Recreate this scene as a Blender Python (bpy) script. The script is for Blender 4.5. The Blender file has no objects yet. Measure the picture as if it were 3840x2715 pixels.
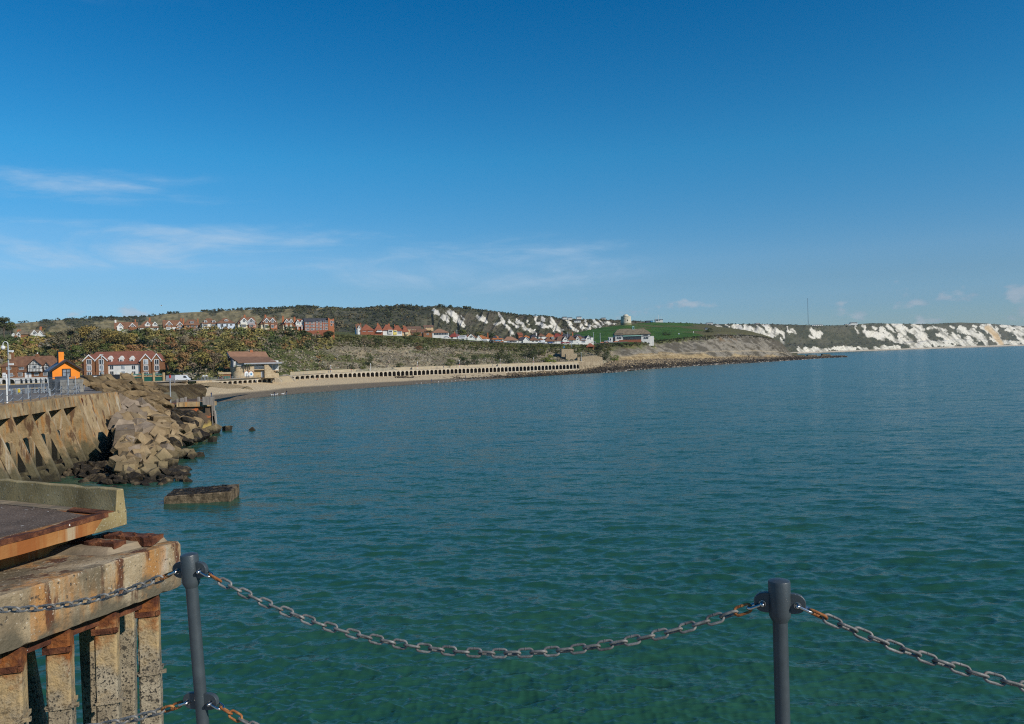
import bpy, bmesh, math, random
import numpy as np
from mathutils import Vector, Matrix
SC = bpy.context.scene
COL = SC.collection
random.seed(7)
rng = np.random.default_rng(11)
R = math.radians

# ------------------------------------------------------------------ camera
F = 28 / 36 * 3840.0            # focal length in photograph pixels
CAMZ = 12.0
ROLL, PITCH = R(1.5), R(0.374)
def W(u, f, v):
    return Vector((u, f * math.cos(PITCH) + v * math.sin(PITCH), v * math.cos(PITCH) - f * math.sin(PITCH)))
cr, sr = math.cos(ROLL), math.sin(ROLL)
cam_d = bpy.data.cameras.new('camera'); cam = bpy.data.objects.new('camera', cam_d); COL.objects.link(cam)
cam_d.sensor_width = 36; cam_d.lens = 28; cam_d.clip_start = 0.1; cam_d.clip_end = 60000
ax, ay, az = W(cr, 0, -sr), W(sr, 0, cr), -W(0, 1, 0)
cam.matrix_world = Matrix(((ax.x, ay.x, az.x, 0), (ax.y, ay.y, az.y, 0), (ax.z, ay.z, az.z, CAMZ), (0, 0, 0, 1)))
SC.camera = cam
def ray(px, py):
    u = (px - 1920) / F; v = -(py - 1357.5) / F
    d = W(u * cr + v * sr, 1, -u * sr + v * cr)
    return d / d.y
def pt(px, py, D):              # a point seen at (px, py) that stands D metres ahead
    return Vector((0, 0, CAMZ)) + ray(px, py) * D
def gnd(px, py, z=0.0):         # where that line of sight meets height z
    d = ray(px, py); return Vector((0, 0, CAMZ)) + d * ((z - CAMZ) / d.z)
def ptz(px, D, z):              # a point D ahead at height z, in column px
    py = 1357.5
    for _ in range(4):
        q = pt(px, py, D); py += (q.z - z) * F / D
    return pt(px, py, D)
def project(p):
    q = cam.matrix_world.inverted() @ Vector(p)
    return 1920 + F * q.x / -q.z, 1357.5 - F * q.y / -q.z

# ------------------------------------------------------------------ sun, sky
SUN_EL, SUN_AZ = 31.0, 126.0    # azimuth clockwise from +Y
sd = Vector((math.sin(R(SUN_AZ)) * math.cos(R(SUN_EL)), math.cos(R(SUN_AZ)) * math.cos(R(SUN_EL)), math.sin(R(SUN_EL))))
sun_d = bpy.data.lights.new('sun', 'SUN'); sun = bpy.data.objects.new('sun', sun_d); COL.objects.link(sun)
sun_d.energy = 4.4; sun_d.angle = R(0.53); sun_d.color = (1.0, 0.93, 0.83)
sun.rotation_euler = sd.to_track_quat('Z', 'Y').to_euler(); sun.location = (40, -40, 60)
SC.view_settings.view_transform = 'Standard'; SC.view_settings.look = 'None'
SC.cycles.use_denoising = False; SC.cycles.filter_width = 1.15; SC.cycles.use_adaptive_sampling = False
SC.cycles.max_bounces = 5; SC.cycles.diffuse_bounces = 3; SC.cycles.glossy_bounces = 2; SC.cycles.caustics_reflective = False
SC.view_settings.exposure = 0.0; SC.view_settings.gamma = 1.0
world = bpy.data.worlds.new('World'); SC.world = world; world.use_nodes = True
wt = world.node_tree; wt.nodes.clear()
class G:                        # tiny node helper
    def __init__(s, t): s.t = t
    def n(s, typ, **kw):
        nd = s.t.nodes.new(typ); ins = kw.pop('ins', {})
        for k, v in kw.items(): setattr(nd, k, v)
        for k, v in ins.items():
            if hasattr(v, 'is_output'): s.t.links.new(v, nd.inputs[k])
            else: nd.inputs[k].default_value = v
        return nd
    def link(s, a, b): s.t.links.new(a, b)
    def m(s, op, a, b=0.0, c=0.0, clamp=False):
        return s.n('ShaderNodeMath', operation=op, use_clamp=clamp, ins={0: a, 1: b, 2: c}).outputs[0]
    def ramp(s, fac, stops):
        nd = s.n('ShaderNodeValToRGB', ins={0: fac}); el = nd.color_ramp.elements
        while len(el) < len(stops): el.new(0.5)
        for e, (p, c) in zip(el, stops):
            e.position = p; e.color = (*c, 1) if len(c) == 3 else c
        return nd.outputs[0]
    def mr(s, v, a, b, c=0.0, d=1.0, smooth=False):
        return s.n('ShaderNodeMapRange', interpolation_type='SMOOTHSTEP' if smooth else 'LINEAR', ins={0: v, 1: a, 2: b, 3: c, 4: d}).outputs[0]
    def mix(s, f, a, b, mode='MIX'):
        nd = s.n('ShaderNodeMix', data_type='RGBA', blend_type=mode)
        for k, v in ((0, f), (6, a), (7, b)):
            if hasattr(v, 'is_output'): s.t.links.new(v, nd.inputs[k])
            else: nd.inputs[k].default_value = v if k == 0 else (*v, 1) if len(v) == 3 else v
        return nd.outputs[2]
    def noise(s, vec, scale, detail=4, rough=0.55, dist=0.0):
        return s.n('ShaderNodeTexNoise', ins={'Vector': vec, 'Scale': scale, 'Detail': detail, 'Roughness': rough, 'Distortion': dist}).outputs[0]
g = G(wt)
sky = g.n('ShaderNodeTexSky', sky_type='NISHITA', sun_disc=False, sun_elevation=R(SUN_EL), sun_rotation=R(SUN_AZ),
          altitude=0.0, air_density=1.0, dust_density=0.2, ozone_density=3.0)
tc = g.n('ShaderNodeTexCoord')
sx = g.n('ShaderNodeSeparateXYZ', ins={0: tc.outputs['Generated']})
az_ = g.m('ARCTAN2', sx.outputs[0], sx.outputs[1])           # azimuth, radians from +Y to the right
el_ = g.m('ARCSINE', sx.outputs[2])
hs = g.n('ShaderNodeHueSaturation', ins={'Hue': 0.495, 'Saturation': 1.3, 'Value': 1.0, 'Color': sky.outputs[0]})
deep = g.ramp(g.m('MULTIPLY', el_, 2.0), [(0.0, (.40, .585, .87)), (0.10, (.42, .60, .88)), (0.17, (.49, .645, .84)), (0.226, (.56, .73, .90)), (0.484, (.315, .87, 1.0)), (0.83, (.03, .71, .92))])   # a clear polarised autumn sky
skyc = g.mix(1.0, hs.outputs[0], deep, 'MULTIPLY')
def band(v, lo0, lo1, hi1, hi0):
    return g.m('MULTIPLY', g.mr(v, lo0, lo1, 0, 1, True), g.mr(v, hi1, hi0, 1, 0, True))
def dirvec(sa, se, off=0.0, shear=0.0):
    return g.n('ShaderNodeCombineXYZ', ins={0: g.m('MULTIPLY', az_, sa), 1: g.m('MULTIPLY', g.m('ADD', el_, g.m('MULTIPLY', az_, shear)), se), 2: off}).outputs[0]
# cirrus, thick at the left
ci = g.noise(dirvec(3.0, 15.0, 1.3, -0.05), 1.0, 8, 0.62, 0.6)
cif = g.noise(dirvec(16.0, 70.0, 4.0, -0.08), 1.0, 4, 0.65)
ci = g.m('ADD', g.m('MULTIPLY', ci, 0.72), g.m('MULTIPLY', cif, 0.28))
lo = g.m('MULTIPLY', band(el_, 0.09, 0.118, 0.150, 0.178), g.mr(az_, -0.42, 0.15, 1.0, 0.0, True))
hi = g.m('MULTIPLY', band(el_, 0.165, 0.192, 0.205, 0.236), g.mr(az_, -0.5, -0.16, 0.85, 0.0, True))
top = g.m('MULTIPLY', band(el_, 0.36, 0.42, 0.46, 0.55), g.mr(az_, -0.5, -0.28, 0.35, 0.0, True))
mid = g.m('MULTIPLY', band(el_, 0.06, 0.10, 0.13, 0.17), g.m('MULTIPLY', g.mr(az_, -0.45, -0.1, 0, 1, True), g.mr(az_, 0.05, 0.3, 0.7, 0.0, True)))
base_ = g.m('MAXIMUM', g.m('MAXIMUM', lo, hi), g.m('MAXIMUM', mid, top))
patch = g.mr(g.noise(dirvec(5.5, 26.0, 9.1, 0.04), 1.0, 5, 0.6, 0.8), 0.38, 0.66, 0.12, 1, True)
cirrus = g.m('MULTIPLY', g.m('MULTIPLY', g.mr(g.m('ADD', ci, g.m('MULTIPLY', base_, 0.26)), 0.53, 0.84, 0, 1, True), patch), g.m('MULTIPLY', base_, 1.1), clamp=True)
skyc = g.mix(g.m('MULTIPLY', cirrus, 0.62), skyc, (4.3, 5.6, 7.0))
# small cumulus low over the hills and the sea
cu = g.noise(dirvec(22.0, 40.0, 7.7), 1.0, 5, 0.5, 0.0)
cur = g.m('MULTIPLY', band(el_, 0.012, 0.03, 0.055, 0.082), g.m('ADD', 0.55, g.mr(az_, 0.25, 0.55, 0, 0.55, True)))
cus = g.m('MULTIPLY', g.mr(g.m('ADD', cu, g.m('MULTIPLY', cur, 0.2)), 0.70, 0.80, 0, 1, True), g.m('MULTIPLY', cur, 4.0, clamp=True))
shade_ = g.mr(g.noise(dirvec(22.0, 40.0, 7.9), 1.0, 3), 0.40, 0.66)
skyc = g.mix(g.m('MULTIPLY', cus, 0.5), skyc, g.mix(shade_, (2.3, 3.0, 4.1), (4.4, 4.7, 5.3)))
bg = g.n('ShaderNodeBackground', ins={0: skyc, 1: 0.11})
g.link(bg.outputs[0], g.n('ShaderNodeOutputWorld').inputs[0])

# ------------------------------------------------------------------ objects
def tag(o, label=None, cat=None, group=None, kind=None):
    if label: o['label'] = label
    if cat: o['category'] = cat
    if group: o['group'] = group
    if kind: o['kind'] = kind
    return o
def empty(name, loc, rz=0.0, label=None, cat=None, group=None):
    o = bpy.data.objects.new(name, None); COL.objects.link(o); o.location = loc; o.rotation_euler = (0, 0, rz)
    o.empty_display_size = 0.2
    return tag(o, label, cat, group)
class MB:                       # collects faces, links them as ONE mesh object
    def __init__(s): s.v = []; s.f = []; s.mi = []; s.xf = None; s.cur = 0
    def add(s, vs, fs):
        b = len(s.v)
        s.v += [tuple(s.xf @ Vector(p)) if s.xf else tuple(p) for p in vs]
        s.f += [tuple(b + i for i in f) for f in fs]; s.mi += [s.cur] * len(fs); return s
    def box(s, x0, x1, y0, y1, z0, z1):
        return s.add([(x0, y0, z0), (x1, y0, z0), (x1, y1, z0), (x0, y1, z0), (x0, y0, z1), (x1, y0, z1), (x1, y1, z1), (x0, y1, z1)],
                     [(0, 3, 2, 1), (4, 5, 6, 7), (0, 1, 5, 4), (1, 2, 6, 5), (2, 3, 7, 6), (3, 0, 4, 7)])
    def hexa(s, low, high):     # two rings of equal length, bottom and top (or front/back)
        n = len(low)
        return s.add(list(low) + list(high), [tuple(range(n))[::-1], tuple(range(n, 2 * n))] + [(i, (i + 1) % n, n + (i + 1) % n, n + i) for i in range(n)])
    def prism_y(s, poly, y0, y1):   # polygon in x,z pushed along y
        return s.hexa([(x, y0, z) for x, z in poly][::-1], [(x, y1, z) for x, z in poly][::-1])
    def prism_x(s, poly, x0, x1):   # polygon in y,z pushed along x
        return s.hexa([(x0, y, z) for y, z in poly], [(x1, y, z) for y, z in poly])
    def prism_z(s, poly, z0, z1):
        return s.hexa([(x, y, z0) for x, y in poly], [(x, y, z1) for x, y in poly])
    def tube(s, path, r, n=8, closed=False):
        P = [Vector(p) for p in path]; m = len(P); rs = r if isinstance(r, (list, tuple)) else [r] * m
        vs, fs = [], []; up0 = None
        for i in range(m):
            if closed: t = (P[(i + 1) % m] - P[i - 1])
            else: t = P[min(i + 1, m - 1)] - P[max(i - 1, 0)]
            t.normalize()
            if up0 is None:
                up0 = Vector((0, 0, 1)) if abs(t.z) < 0.9 else Vector((0, 1, 0))
            a = t.cross(up0).normalized(); b = a.cross(t).normalized(); up0 = b
            for k in range(n):
                q = 2 * math.pi * k / n
                vs.append(P[i] + a * (math.cos(q) * rs[i]) + b * (math.sin(q) * rs[i]))
        for i in range(m if closed else m - 1):
            j = (i + 1) % m
            for k in range(n):
                l = (k + 1) % n; fs.append((i * n + k, i * n + l, j * n + l, j * n + k))
        if not closed:
            fs.append(tuple(range(n))[::-1]); fs.append(tuple(range((m - 1) * n, m * n)))
        return s.add(vs, fs)
    def lathe(s, prof, n=24, c=(0, 0)):
        vs, fs = [], []; m = len(prof)
        for r, z in prof:
            for k in range(n):
                q = 2 * math.pi * k / n; vs.append((c[0] + r * math.cos(q), c[1] + r * math.sin(q), z))
        for i in range(m - 1):
            for k in range(n):
                l = (k + 1) % n; fs.append((i * n + k, i * n + l, (i + 1) * n + l, (i + 1) * n + k))
        fs.append(tuple(range(n))[::-1]); fs.append(tuple(range((m - 1) * n, m * n)))
        return s.add(vs, fs)
    def build(s, name, mats, parent=None, smooth=False):
        me = bpy.data.meshes.new(name); me.from_pydata(s.v, [], s.f); me.validate()
        ms = mats if isinstance(mats, (list, tuple)) else [mats]
        for m in ms: me.materials.append(m)
        if len(ms) > 1 and len(me.polygons) == len(s.mi): me.polygons.foreach_set('material_index', s.mi)
        bm = bmesh.new(); bm.from_mesh(me); bmesh.ops.recalc_face_normals(bm, faces=bm.faces); bm.to_mesh(me); bm.free()
        if smooth: shade(me)
        o = bpy.data.objects.new(name, me); COL.objects.link(o)
        if parent: o.parent = parent
        return o
def shade(me, ang=0.7):
    me.polygons.foreach_set('use_smooth', [True] * len(me.polygons))
    try: me.set_sharp_from_angle(angle=ang)
    except Exception: pass
def npmesh(name, V, Fc, mat, smooth=False, col=None, colname='tint', attrs=None, parent=None):
    me = bpy.data.meshes.new(name); V = np.asarray(V, np.float32); Fc = np.asarray(Fc, np.int32)
    k = Fc.shape[1]; me.vertices.add(len(V)); me.vertices.foreach_set('co', V.ravel())
    me.loops.add(Fc.size); me.loops.foreach_set('vertex_index', Fc.ravel())
    me.polygons.add(len(Fc)); me.polygons.foreach_set('loop_start', np.arange(len(Fc), dtype=np.int32) * k)
    if smooth: me.polygons.foreach_set('use_smooth', np.ones(len(Fc), bool))
    me.update(calc_edges=True)
    if col is not None:
        a = me.attributes.new(colname, 'FLOAT_COLOR', 'POINT')
        a.data.foreach_set('color', np.c_[col, np.ones(len(col))].astype(np.float32).ravel())
    for nm, arr in (attrs or {}).items():
        a = me.attributes.new(nm, 'FLOAT', 'POINT'); a.data.foreach_set('value', np.asarray(arr, np.float32))
    me.materials.append(mat)
    o = bpy.data.objects.new(name, me); COL.objects.link(o)
    if parent: o.parent = parent
    return o
def dup(o, parent=None):        # a thing with copies of its parts and their sub-parts
    c = o.copy(); COL.objects.link(c); c.parent = parent
    for ch in o.children: dup(ch, c)
    return c

# ------------------------------------------------------------------ materials
M = {}
def mat(name, stops, scale=1.0, rough=0.85, bump=0.0, bscale=None, metal=0.0, stretch=(1, 1, 1), detail=6, streak=None, spots=None, obj=False, spec=0.3, dist=0.0, zband=None, vary=0.0):
    m = bpy.data.materials.new(name); m.use_nodes = True; t = m.node_tree; t.nodes.clear(); q = G(t)
    if obj: vec = q.n('ShaderNodeTexCoord').outputs['Object']
    else: vec = q.n('ShaderNodeNewGeometry').outputs['Position']
    v2 = q.n('ShaderNodeMapping', ins={0: vec, 3: stretch}).outputs[0]
    if isinstance(stops[0], (int, float)): stops = [(0.3, tuple(c * 0.85 for c in stops)), (0.7, tuple(min(1, c * 1.12) for c in stops))]
    c = q.ramp(q.noise(v2, scale, detail, 0.6, dist), stops)
    if streak:                  # (colour, vector scale, lo, hi, amount)
        for (sc_, ss, lo_, hi_, am) in (streak if isinstance(streak, list) else [streak]):
            vs = q.n('ShaderNodeMapping', ins={0: vec, 3: ss}).outputs[0]
            c = q.mix(q.m('MULTIPLY', q.mr(q.noise(vs, 1.0, 5, 0.6), lo_, hi_, 0, 1, True), am), c, sc_)
    if spots:                   # (colour, scale, lo, hi)
        for (sc_, ss, lo_, hi_) in (spots if isinstance(spots, list) else [spots]):
            c = q.mix(q.mr(q.noise(vec, ss, 2, 0.5), lo_, hi_), c, sc_)
    if zband:                   # (colour, z where it starts, z where it is full, noise scale)
        zz = q.n('ShaderNodeSeparateXYZ', ins={0: vec}).outputs[2]
        for (zc, z0_, z1_, zs) in (zband if isinstance(zband, list) else [zband]):
            f_ = q.mr(q.m('ADD', zz, q.m('MULTIPLY', q.m('SUBTRACT', q.noise(vec, zs, 5, 0.65), 0.5), abs(z1_ - z0_) * 4)), z0_, z1_)
            c = q.mix(f_, c, zc)
    if vary: c = q.n('ShaderNodeVectorMath', operation='SCALE', ins={0: c, 'Scale': q.mr(q.n('ShaderNodeObjectInfo').outputs['Random'], 0, 1, 1 - vary, 1 + vary)}).outputs[0]
    b = q.n('ShaderNodeBsdfPrincipled', ins={'Base Color': c, 'Roughness': rough, 'Metallic': metal, 'Specular IOR Level': spec})
    if bump:
        bn = q.n('ShaderNodeBump', ins={'Strength': bump, 'Distance': 0.6 / (bscale or scale), 'Height': q.noise(v2, bscale or scale * 3, 5, 0.65)})
        q.link(bn.outputs[0], b.inputs['Normal'])
    q.link(b.outputs[0], q.n('ShaderNodeOutputMaterial').inputs[0])
    M[name] = m; return m
mat('white_render', (0.62, 0.61, 0.57), 0.3, 0.8)
mat('white_trim', (0.72, 0.72, 0.70), 1.0, 0.5)
mat('cream_render', (0.55, 0.47, 0.31), 0.3, 0.8)
mat('pale_blue_render', (0.50, 0.57, 0.66), 0.3, 0.8)
mat('peach_render', (0.56, 0.38, 0.21), 0.3, 0.8)
mat('yellow_render', (0.58, 0.48, 0.13), 0.3, 0.8)
mat('red_brick', [(0.3, (0.20, 0.065, 0.035)), (0.7, (0.30, 0.105, 0.055))], 2.0, 0.9)
mat('brown_brick', [(0.3, (0.17, 0.075, 0.035)), (0.7, (0.27, 0.125, 0.06))], 2.0, 0.9)
mat('orange_brick', [(0.3, (0.30, 0.10, 0.04)), (0.7, (0.40, 0.15, 0.07))], 2.0, 0.9)
mat('brown_tile', [(0.3, (0.13, 0.065, 0.038)), (0.6, (0.21, 0.105, 0.06)), (0.8, (0.25, 0.16, 0.06))], 0.6, 0.9, 0.3, 4)
mat('red_tile', [(0.3, (0.19, 0.06, 0.032)), (0.7, (0.30, 0.105, 0.055))], 0.6, 0.9, 0.3, 4)
mat('orange_tile', [(0.3, (0.28, 0.085, 0.03)), (0.7, (0.42, 0.16, 0.05))], 0.5, 0.9, 0.3, 4)
mat('maroon_tile', [(0.3, (0.16, 0.03, 0.022)), (0.7, (0.25, 0.05, 0.035))], 0.5, 0.9)
mat('slate_tile', [(0.3, (0.035, 0.036, 0.045)), (0.7, (0.075, 0.075, 0.085))], 0.5, 0.7)
mat('lichen_tile', [(0.3, (0.12, 0.095, 0.065)), (0.7, (0.24, 0.19, 0.125))], 0.5, 0.95, 0.3, 3)
mat('tan_tile', [(0.3, (0.24, 0.125, 0.072)), (0.7, (0.33, 0.18, 0.11))], 0.6, 0.9, 0.25, 4)
mat('dark_tan_tile', [(0.3, (0.14, 0.078, 0.05)), (0.7, (0.20, 0.115, 0.075))], 0.6, 0.9, 0.25, 4)
mat('copper_green', (0.24, 0.42, 0.37), 0.6, 0.7)
mat('black_timber', (0.03, 0.022, 0.02), 2.0, 0.7)
mat('dark_panel', (0.022, 0.024, 0.028), 1.0, 0.6)
mat('grey_panel', (0.30, 0.31, 0.33), 1.0, 0.6)
mat('green_panel', (0.015, 0.105, 0.075), 1.0, 0.6)
mat('sandstone', [(0.3, (0.36, 0.25, 0.12)), (0.7, (0.50, 0.37, 0.20))], 1.0, 0.9)
mat('rubble_stone', [(0.3, (0.30, 0.22, 0.13)), (0.55, (0.45, 0.35, 0.22)), (0.75, (0.56, 0.46, 0.32))], 1.2, 0.95, 0.6, 2.5)
mat('orange_paint', (0.80, 0.235, 0.012), 0.6, 0.55)
mat('arch_concrete', [(0.25, (0.33, 0.275, 0.20)), (0.6, (0.48, 0.42, 0.325)), (0.8, (0.57, 0.51, 0.41))], 0.5, 0.9, 0.2, 3, streak=((0.30, 0.17, 0.085), (0.8, 0.8, 0.15), 0.60, 0.75, 0.6))
mat('arch_wall', (0.42, 0.34, 0.22), 0.4, 0.9)
mat('galvanised', (0.34, 0.37, 0.39), 3.0, 0.5, metal=0.3)
mat('blue_grey_steel', (0.07, 0.085, 0.11), 3.0, 0.55)
mat('white_metal', (0.70, 0.70, 0.68), 3.0, 0.4)
mat('red_metal', (0.45, 0.03, 0.02), 3.0, 0.5)
mat('yellow_paint', (0.75, 0.55, 0.02), 3.0, 0.5)
mat('blue_paint', (0.05, 0.22, 0.42), 3.0, 0.5)
mat('rubber', (0.02, 0.02, 0.02), 3.0, 0.8)
mat('skin', (0.45, 0.26, 0.18), 3.0, 0.6)
for nm_, c_ in (('black_cloth', (0.02, 0.02, 0.025)), ('navy_cloth', (0.02, 0.035, 0.09)), ('grey_cloth', (0.16, 0.16, 0.17)), ('red_cloth', (0.35, 0.03, 0.03)), ('denim_cloth', (0.05, 0.09, 0.17)), ('white_cloth', (0.6, 0.6, 0.58))):
    mat(nm_, c_, 5.0, 0.9)
for nm_, c_ in (('white_car', (0.65, 0.66, 0.67)), ('silver_car', (0.33, 0.36, 0.39)), ('blue_car', (0.02, 0.07, 0.22)), ('red_car', (0.27, 0.015, 0.015)), ('dark_car', (0.02, 0.023, 0.03)), ('pale_blue_car', (0.22, 0.42, 0.60)), ('orange_car', (0.45, 0.13, 0.03))):
    mat(nm_, c_, 5.0, 0.3, spec=0.5)
def glassmat(name, c, rough=0.12):
    m = bpy.data.materials.new(name); m.use_nodes = True; b = m.node_tree.nodes['Principled BSDF']
    q = G(m.node_tree); p = q.n('ShaderNodeNewGeometry').outputs['Position']
    q.link(q.ramp(q.noise(p, 0.5, 2), [(0.4, tuple(x * 0.6 for x in c)), (0.6, tuple(x * 1.5 for x in c))]), b.inputs['Base Color'])
    b.inputs['Roughness'].default_value = rough; b.inputs['Specular IOR Level'].default_value = 0.6; M[name] = m
glassmat('dark_glass', (0.03, 0.035, 0.045)); glassmat('pale_glass', (0.30, 0.33, 0.36)); glassmat('grey_glass', (0.16, 0.18, 0.21))
# ------------------------------------------------------------------ value noise for shapes
def vnoise(x, y, seed=0):
    x = np.asarray(x, float); y = np.asarray(y, float)
    xi = np.floor(x).astype(np.int64); yi = np.floor(y).astype(np.int64); xf = x - xi; yf = y - yi
    def h(a, b):
        n = (a * 374761393 + b * 668265263 + seed * 974634777) & 0xffffffff
        n = ((n ^ (n >> 13)) * 1274126177) & 0xffffffff
        return ((n ^ (n >> 16)) & 0xffff) / 65535.0
    u = xf * xf * (3 - 2 * xf); v = yf * yf * (3 - 2 * yf)
    return (h(xi, yi) * (1 - u) + h(xi + 1, yi) * u) * (1 - v) + (h(xi, yi + 1) * (1 - u) + h(xi + 1, yi + 1) * u) * v
def fbm(x, y, seed=0, o=5, g_=0.5):
    s = 0; a = 1; t = 0
    for k in range(o):
        s = s + a * vnoise(x * 2 ** k, y * 2 ** k, seed + k); t += a; a *= g_
    return s / t - 0.5
# ------------------------------------------------------------------ sea
def make_sea():
    dep = np.concatenate([np.arange(1480, 300, -4.0), np.arange(300, 60, -2.4), np.arange(60, 12, -1.5), [11, 9, 7, 5, 4, 3, 2]])
    r = np.concatenate([[2, 8, 15, 20, 23], CAMZ * F / dep])
    fine = np.arange(-43, 43.01, 0.085); th = np.concatenate([np.arange(-180, -43, 6), fine, np.arange(46, 180, 6)])
    n, m = len(r), len(th); t = np.radians(th)
    X = r[:, None] * np.sin(t)[None, :]; Y = r[:, None] * np.cos(t)[None, :]
    dr = np.gradient(r)[:, None]; Z = np.zeros_like(X); DX = np.zeros_like(X); DY = np.zeros_like(X)
    rs = np.random.default_rng(5)
    gust = 0.75 + 0.9 * (fbm(X / 22, Y / 22, 3, 3) + 0.1)
    for k in range(110):
        lam = 0.24 * 2 ** (rs.uniform(0, 1) ** 1.35 * 4.6)
        a = 0.0064 * lam ** 0.42 * rs.uniform(0.5, 1.2)
        ang = R(-104) + rs.normal(0, 0.62); kx, ky = math.cos(ang), math.sin(ang); w = 2 * math.pi / lam
        att = np.clip((lam / dr - 1.6) / 2.2, 0, 1)
        ph = w * (kx * X + ky * Y) + rs.uniform(0, 6.28) + 1.5 * fbm(X / (lam * 5), Y / (lam * 5), 50 + k, 2)
        Z += att * a * np.cos(ph) * gust; DX -= att * kx * a * 0.9 * np.sin(ph); DY -= att * ky * a * 0.9 * np.sin(ph)
    inner = np.clip((r - 6) / 10, 0, 1)[:, None]
    V = np.stack([X + DX * inner, Y + DY * inner, Z * inner], -1).reshape(-1, 3)
    i, j = np.meshgrid(np.arange(n - 1), np.arange(m), indexing='ij'); j2 = (j + 1) % m
    Fc = np.stack([i * m + j, (i + 1) * m + j, (i + 1) * m + j2, i * m + j2], -1).reshape(-1, 4)
    mt = bpy.data.materials.new('sea_water'); mt.use_nodes = True; t_ = mt.node_tree; t_.nodes.clear(); q = G(t_)
    pos = q.n('ShaderNodeNewGeometry').outputs['Position']
    big = q.noise(q.n('ShaderNodeMapping', ins={0: pos, 3: (0.018, 0.05, 1)}).outputs[0], 1.0, 4, 0.55)
    c = q.mix(q.mr(big, 0.35, 0.68), SEA_A, SEA_B)
    acc = q.n('ShaderNodeNewGeometry').outputs['Normal']
    gust = q.mr(big, 0.3, 0.7, 0.75, 1.25)
    for sc_, kx, ky in ((0.2, .16, .30), (0.8, .26, .48), (2.4, .42, .78), (7.0, .40, .66)):      # ripples: slopes of unresolved waves
        v1 = q.n('ShaderNodeMapping', ins={0: pos, 2: (0, 0, R(12)), 3: (0.45, 1.3, 1)}).outputs[0]
        nz = q.n('ShaderNodeTexNoise', ins={'Vector': v1, 'Scale': sc_, 'Detail': 3, 'Roughness': 0.6, 'Distortion': 0.5}).outputs[1]
        sl = q.n('ShaderNodeVectorMath', operation='SUBTRACT', ins={0: nz, 1: (.5, .5, .5)}).outputs[0]
        sl = q.n('ShaderNodeVectorMath', operation='MULTIPLY', ins={0: sl, 1: (kx, ky, 0)}).outputs[0]
        sl = q.n('ShaderNodeVectorMath', operation='SCALE', ins={0: sl, 'Scale': gust}).outputs[0]
        acc = q.n('ShaderNodeVectorMath', operation='ADD', ins={0: acc, 1: sl}).outputs[0]
    bmp = q.n('ShaderNodeVectorMath', operation='NORMALIZE', ins={0: acc})
    b = q.n('ShaderNodeBsdfPrincipled', ins={'Base Color': c, 'Roughness': 0.2, 'IOR': 1.33, 'Specular IOR Level': 0.36, 'Normal': bmp.outputs[0]})
    q.link(b.outputs[0], q.n('ShaderNodeOutputMaterial').inputs[0])
    o = npmesh('sea', V, Fc, mt, True); tag(o, kind='structure'); return o
SEA_A, SEA_B = (0.014, 0.068, 0.041), (0.022, 0.084, 0.052)
sea = make_sea()
def ground_sheet():             # the sea bed and the land under everything, out to the horizon
    mb = MB(); mb.add([(-30000, -3000, -6), (30000, -3000, -6), (30000, 40000, -6), (-30000, 40000, -6)], [(0, 1, 2, 3)])
    o = mb.build('ground', mat('sea_bed', (0.10, 0.10, 0.07), 0.02)); tag(o, kind='structure')
ground_sheet()

# ------------------------------------------------------------------ lofted land
def interp_rows(stations, n_cols, n_rows, key=None):
    """stations: [(px, [world points])] -> grid of points, columns by px, rows by arc fraction."""
    pxs = np.array([s[0] for s in stations], float); K = len(stations[0][1])
    P = np.array([[tuple(p) for p in s[1]] for s in stations])
    cx = np.linspace(pxs[0], pxs[-1], n_cols); A = np.empty((n_cols, K, 3))
    for k in range(K):
        for c in range(3): A[:, k, c] = np.interp(cx, pxs, P[:, k, c])
    # smooth along the shore
    ker = np.array([1, 2, 3, 2, 1.0]); ker /= ker.sum()
    for _ in range(3):
        Ap = np.pad(A, ((2, 2), (0, 0), (0, 0)), mode='edge'); A = sum(ker[i] * Ap[i:i + n_cols] for i in range(5))
    t = np.linspace(0, K - 1, n_rows); i0 = np.clip(t.astype(int), 0, K - 2); f = (t - i0)[None, :, None]
    p1 = A[:, i0]; p2 = A[:, i0 + 1]
    return cx, t, p1 * (1 - f) + p2 * f
def grid_faces(n, m):
    i, j = np.meshgrid(np.arange(n - 1), np.arange(m - 1), indexing='ij')
    return np.stack([i * m + j, (i + 1) * m + j, (i + 1) * m + j + 1, i * m + j + 1], -1).reshape(-1, 4)
def gproj(Gd):                  # pixel coordinates of a grid of points
    Mi = np.array(cam.matrix_world.inverted()); p = Gd @ Mi[:3, :3].T + Mi[:3, 3]
    return 1920 + F * p[..., 0] / -p[..., 2], 1357.5 - F * p[..., 1] / -p[..., 2]
PROM = [(560, 290), (640, 292), (780, 300), (1035, 350), (1085, 366), (1200, 405), (1350, 432), (1500, 455), (1700, 485), (1900, 515), (2050, 540), (2170, 558), (2265, 572)]
PZ = 6.1
def promD(px): return float(np.interp(px, [a for a, b in PROM], [b for a, b in PROM]))
def baseZ(px): return float(np.interp(px, [560, 780, 1085, 1200, 1500, 1900, 2170, 2300], [3.9, 4.0, 3.9, 3.7, 2.7, 2.4, 2.4, 2.2]))
def S(px, base, mid, top, back, crest):
    b = ptz(px, base[1], base[0]) if base[0] < 100 else pt(px, *base)
    c = pt(px, *crest); beh = Vector((c.x * 1.25, c.y * 1.25, 6.0 if px > 2050 else 26.0))
    return (px, [Vector((b.x, b.y - 0.5, b.z - 3)), b, pt(px, *mid), pt(px, *top), pt(px, *back), c, beh])
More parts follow.
